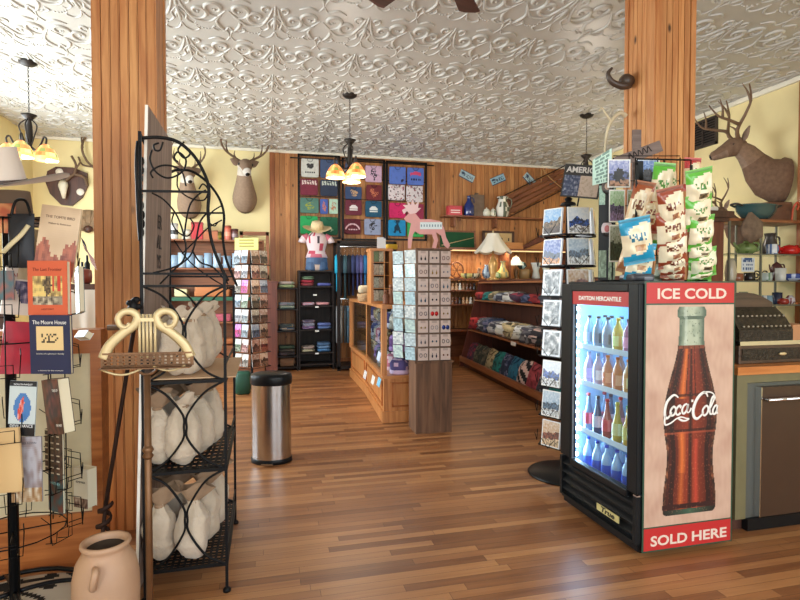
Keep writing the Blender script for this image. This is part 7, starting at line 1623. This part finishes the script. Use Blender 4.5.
# ================================================================ right wall: deer heads, vent
aRt = -PI/2
def wr(px, py): return aX(px, py, XR)
p = wr(790, 152)
def deer_side(loc, rz, sc_, label, antl=1.0, low=False):
    t = thing('mounted_deer_head', label, 'deer head', loc, rz); T = Matrix.Diagonal((sc_, sc_, sc_, 1))
    fur2 = mat('brown_deer_fur', (140,116,98), .9, var=.18, vs=26, bump=.5, bs=120)
    m = MB(); m.T = T
    def nc(u, v):
        lowv = math.sin(2*PI*v); return (255,255,255) if (u > .45 and lowv < -.6) else (215,200,188) if u < .5 else (250,240,228)
    m.loft([(0,0,-.17),(0,-.08,-.16),(0,-.17,-.13),(0,-.26,-.05),(0,-.33,.05),(0,-.40,.14),(0,-.47,.19),(0,-.52,.20)], [(.15,.24),(.16,.25),(.15,.225),(.125,.175),(.10,.13),(.088,.105),(.08,.085),(.06,.07)], 22, up=(0,0,1), colf=nc)
    def hc(u, v): return (90,74,66) if u > .93 else ((255,255,255) if (u > .35 and math.sin(2*PI*v) < .25) else (225,212,200))
    m.loft([(0,-.44,.19),(0,-.49,.215),(0,-.55,.205),(0,-.62,.170),(0,-.69,.135),(0,-.74,.115),(0,-.765,.105)], [(.06,.085),(.085,.105),(.080,.100),(.060,.075),(.048,.058),(.042,.048),(.026,.030)], 18, up=(0,0,1), colf=hc)
    m.build('head_and_neck', fur2, t)
    for s_ in (-1, 1):
        m = MB(); m.T = T; a = Vector((s_*.05,-.46,.26)); b = Vector((s_*.13,-.43,.40)); m.loft([a+(b-a)*k/6 for k in range(7)], [(w_, .010) for w_ in (.022,.044,.058,.056,.044,.026,.003)], 10, up=(0,-.6,-.1)); m.build('ear', fur2, t)
        m = MB(); m.T = T; m.ell((s_*.066,-.555,.225), (.012,.022,.015), 8); m.build('eye', eye_m, t)
        m = MB(); m.T = T @ TR(0,-.50,.28) @ Matrix.Diagonal((antl, antl, antl, 1))
        main = crv([(s_*.03,0,0),(s_*.08,-.03,.07),(s_*.15,.0,.18),(s_*.19,.02,.28),(s_*.20,-.0,.40)], 6); n = len(main); m.loft(main, [.018*(1-.7*i/(n-1)) for i in range(n)], 7)
        f1 = crv([main[8],main[8]+Vector((s_*.04,-.10,.03)),main[8]+Vector((s_*.06,-.19,.06)),main[8]+Vector((s_*.05,-.26,.15))], 5); m.loft(f1, [.015*(1-.7*i/(len(f1)-1)) for i in range(len(f1))], 7)
        for q0_, dv in ((f1[8], Vector((0,-.02,.15))), (main[17], Vector((s_*.03,-.08,.14))), (main[5], Vector((0,-.06,.05)))):
            m.loft(crv([q0_, q0_+dv*.5+Vector((0,.01,0)), q0_+dv], 4), [.012*(1-.75*j/8) for j in range(9)], 6)
        m.build('antler', mat('right_antler', (116,88,64), .5, var=.2), t)
    m = MB(); m.T = T; m.ell((0,-.762,.112), (.026,.016,.020), 10); m.build('nose', eye_m, t)
    return t
p = wr(786, 165); deer_side((XR-.002, p.y, p.z), aRt-.38, 1.06, 'large antlered deer head in profile on the yellow right wall', 1.3)
p = wr(754, 218); deer_side((XR-.002, p.y, p.z-.1), aRt-.35, .78, 'smaller dark deer head below the large one, its antlers curving up', 1.1)
v0 = wr(691, 125); v1 = wr(718, 145); vz0, vz1 = wr(691,152).z, wr(691,125).z
t = thing('wall_vent', 'dark louvred air vent high on the yellow right wall beside the column', 'vent', (XR, v1.y, vz0))
W_ = v0.y-v1.y+.0
MB().box(-.03, -.0, 0, W_, 0, .03).box(-.03, 0, 0, W_, vz1-vz0-.03, vz1-vz0).box(-.03, 0, 0, .03, 0, vz1-vz0).box(-.03, 0, W_-.03, W_, 0, vz1-vz0).box(-.03, 0, W_*.5-.01, W_*.5+.01, 0, vz1-vz0).build('frame', mat('vent_brown', (58,48,42), .5), t)
MB().box(-.006, -.001, .03, W_-.03, .03, vz1-vz0-.03).build('dark_back', blackp, t)
for k in range(9): z_ = .04+k*(vz1-vz0-.07)/9; MB().box(-.024, -.008, .03, W_-.03, z_, z_+.012).build('louvre', MATS['vent_brown'], t)
# antler and horn hung on the pine column's left face
xa = 2.62-.02
p = aX(616, 130, xa)
p = aX(617, 125, xa); m = MB(); s_ = msz(1, p)
def al(px, py): return (0, -(px-617)*s_*1.9*-1*0, 0)
A_ = [(607,168),(605,150),(607,132),(612,120),(620,113),(626,116)]
Y_C = 3.45
pts = [aY(x, y, Y_C)+Vector((0, .0, 0)) for x, y in A_]; base = pts[-1].copy()
m.loft(crv([q-base for q in pts], 5), [.004+.014*i/25 for i in range(26)], 7)
pts2 = [aY(x, y, Y_C)-base for x, y in ((612,122),(606,114),(602,108),(599,111))]; m.loft(crv(pts2, 4), [.010*(1-.6*i/12) for i in range(13)], 6)
one('shed_antler', m, mat('pale_antler', (206,192,160), .6, var=.1), 'pale curved antler fixed to the left side of the right pine column', 'antler', base)
pts = [aY(x, y, Y_C) for x, y in ((629,84),(622,86),(612,82),(608,74),(612,68))]; base = pts[0].copy(); m = MB(); m.loft(crv([q-base for q in pts], 5), [.034*(1-.75*i/20) for i in range(21)], 8); m.ell((-.02,0,.02), (.06,.05,.05), 10)
one('dark_horn', m, mat('dark_horn_mat', (70,56,46), .4), 'dark curved horn mounted high on the left side of the right pine column', 'horn', base)
# framed picture & jerky strips near the column
p = aY(718, 188, 4.6)
t = thing('dark_framed_picture', 'small dark framed red picture standing behind the chip bags', 'picture', (hx0-.02, 4.50, hz1-.0)) if False else None
for n_ in ('wrought_iron', 'black_plastic', 'fridge_black', 'black_stained_wood', 'black_enamel', 'black_wire'):
    MATS[n_].node_tree.nodes['Principled BSDF'].inputs['Specular IOR Level'].default_value = .22
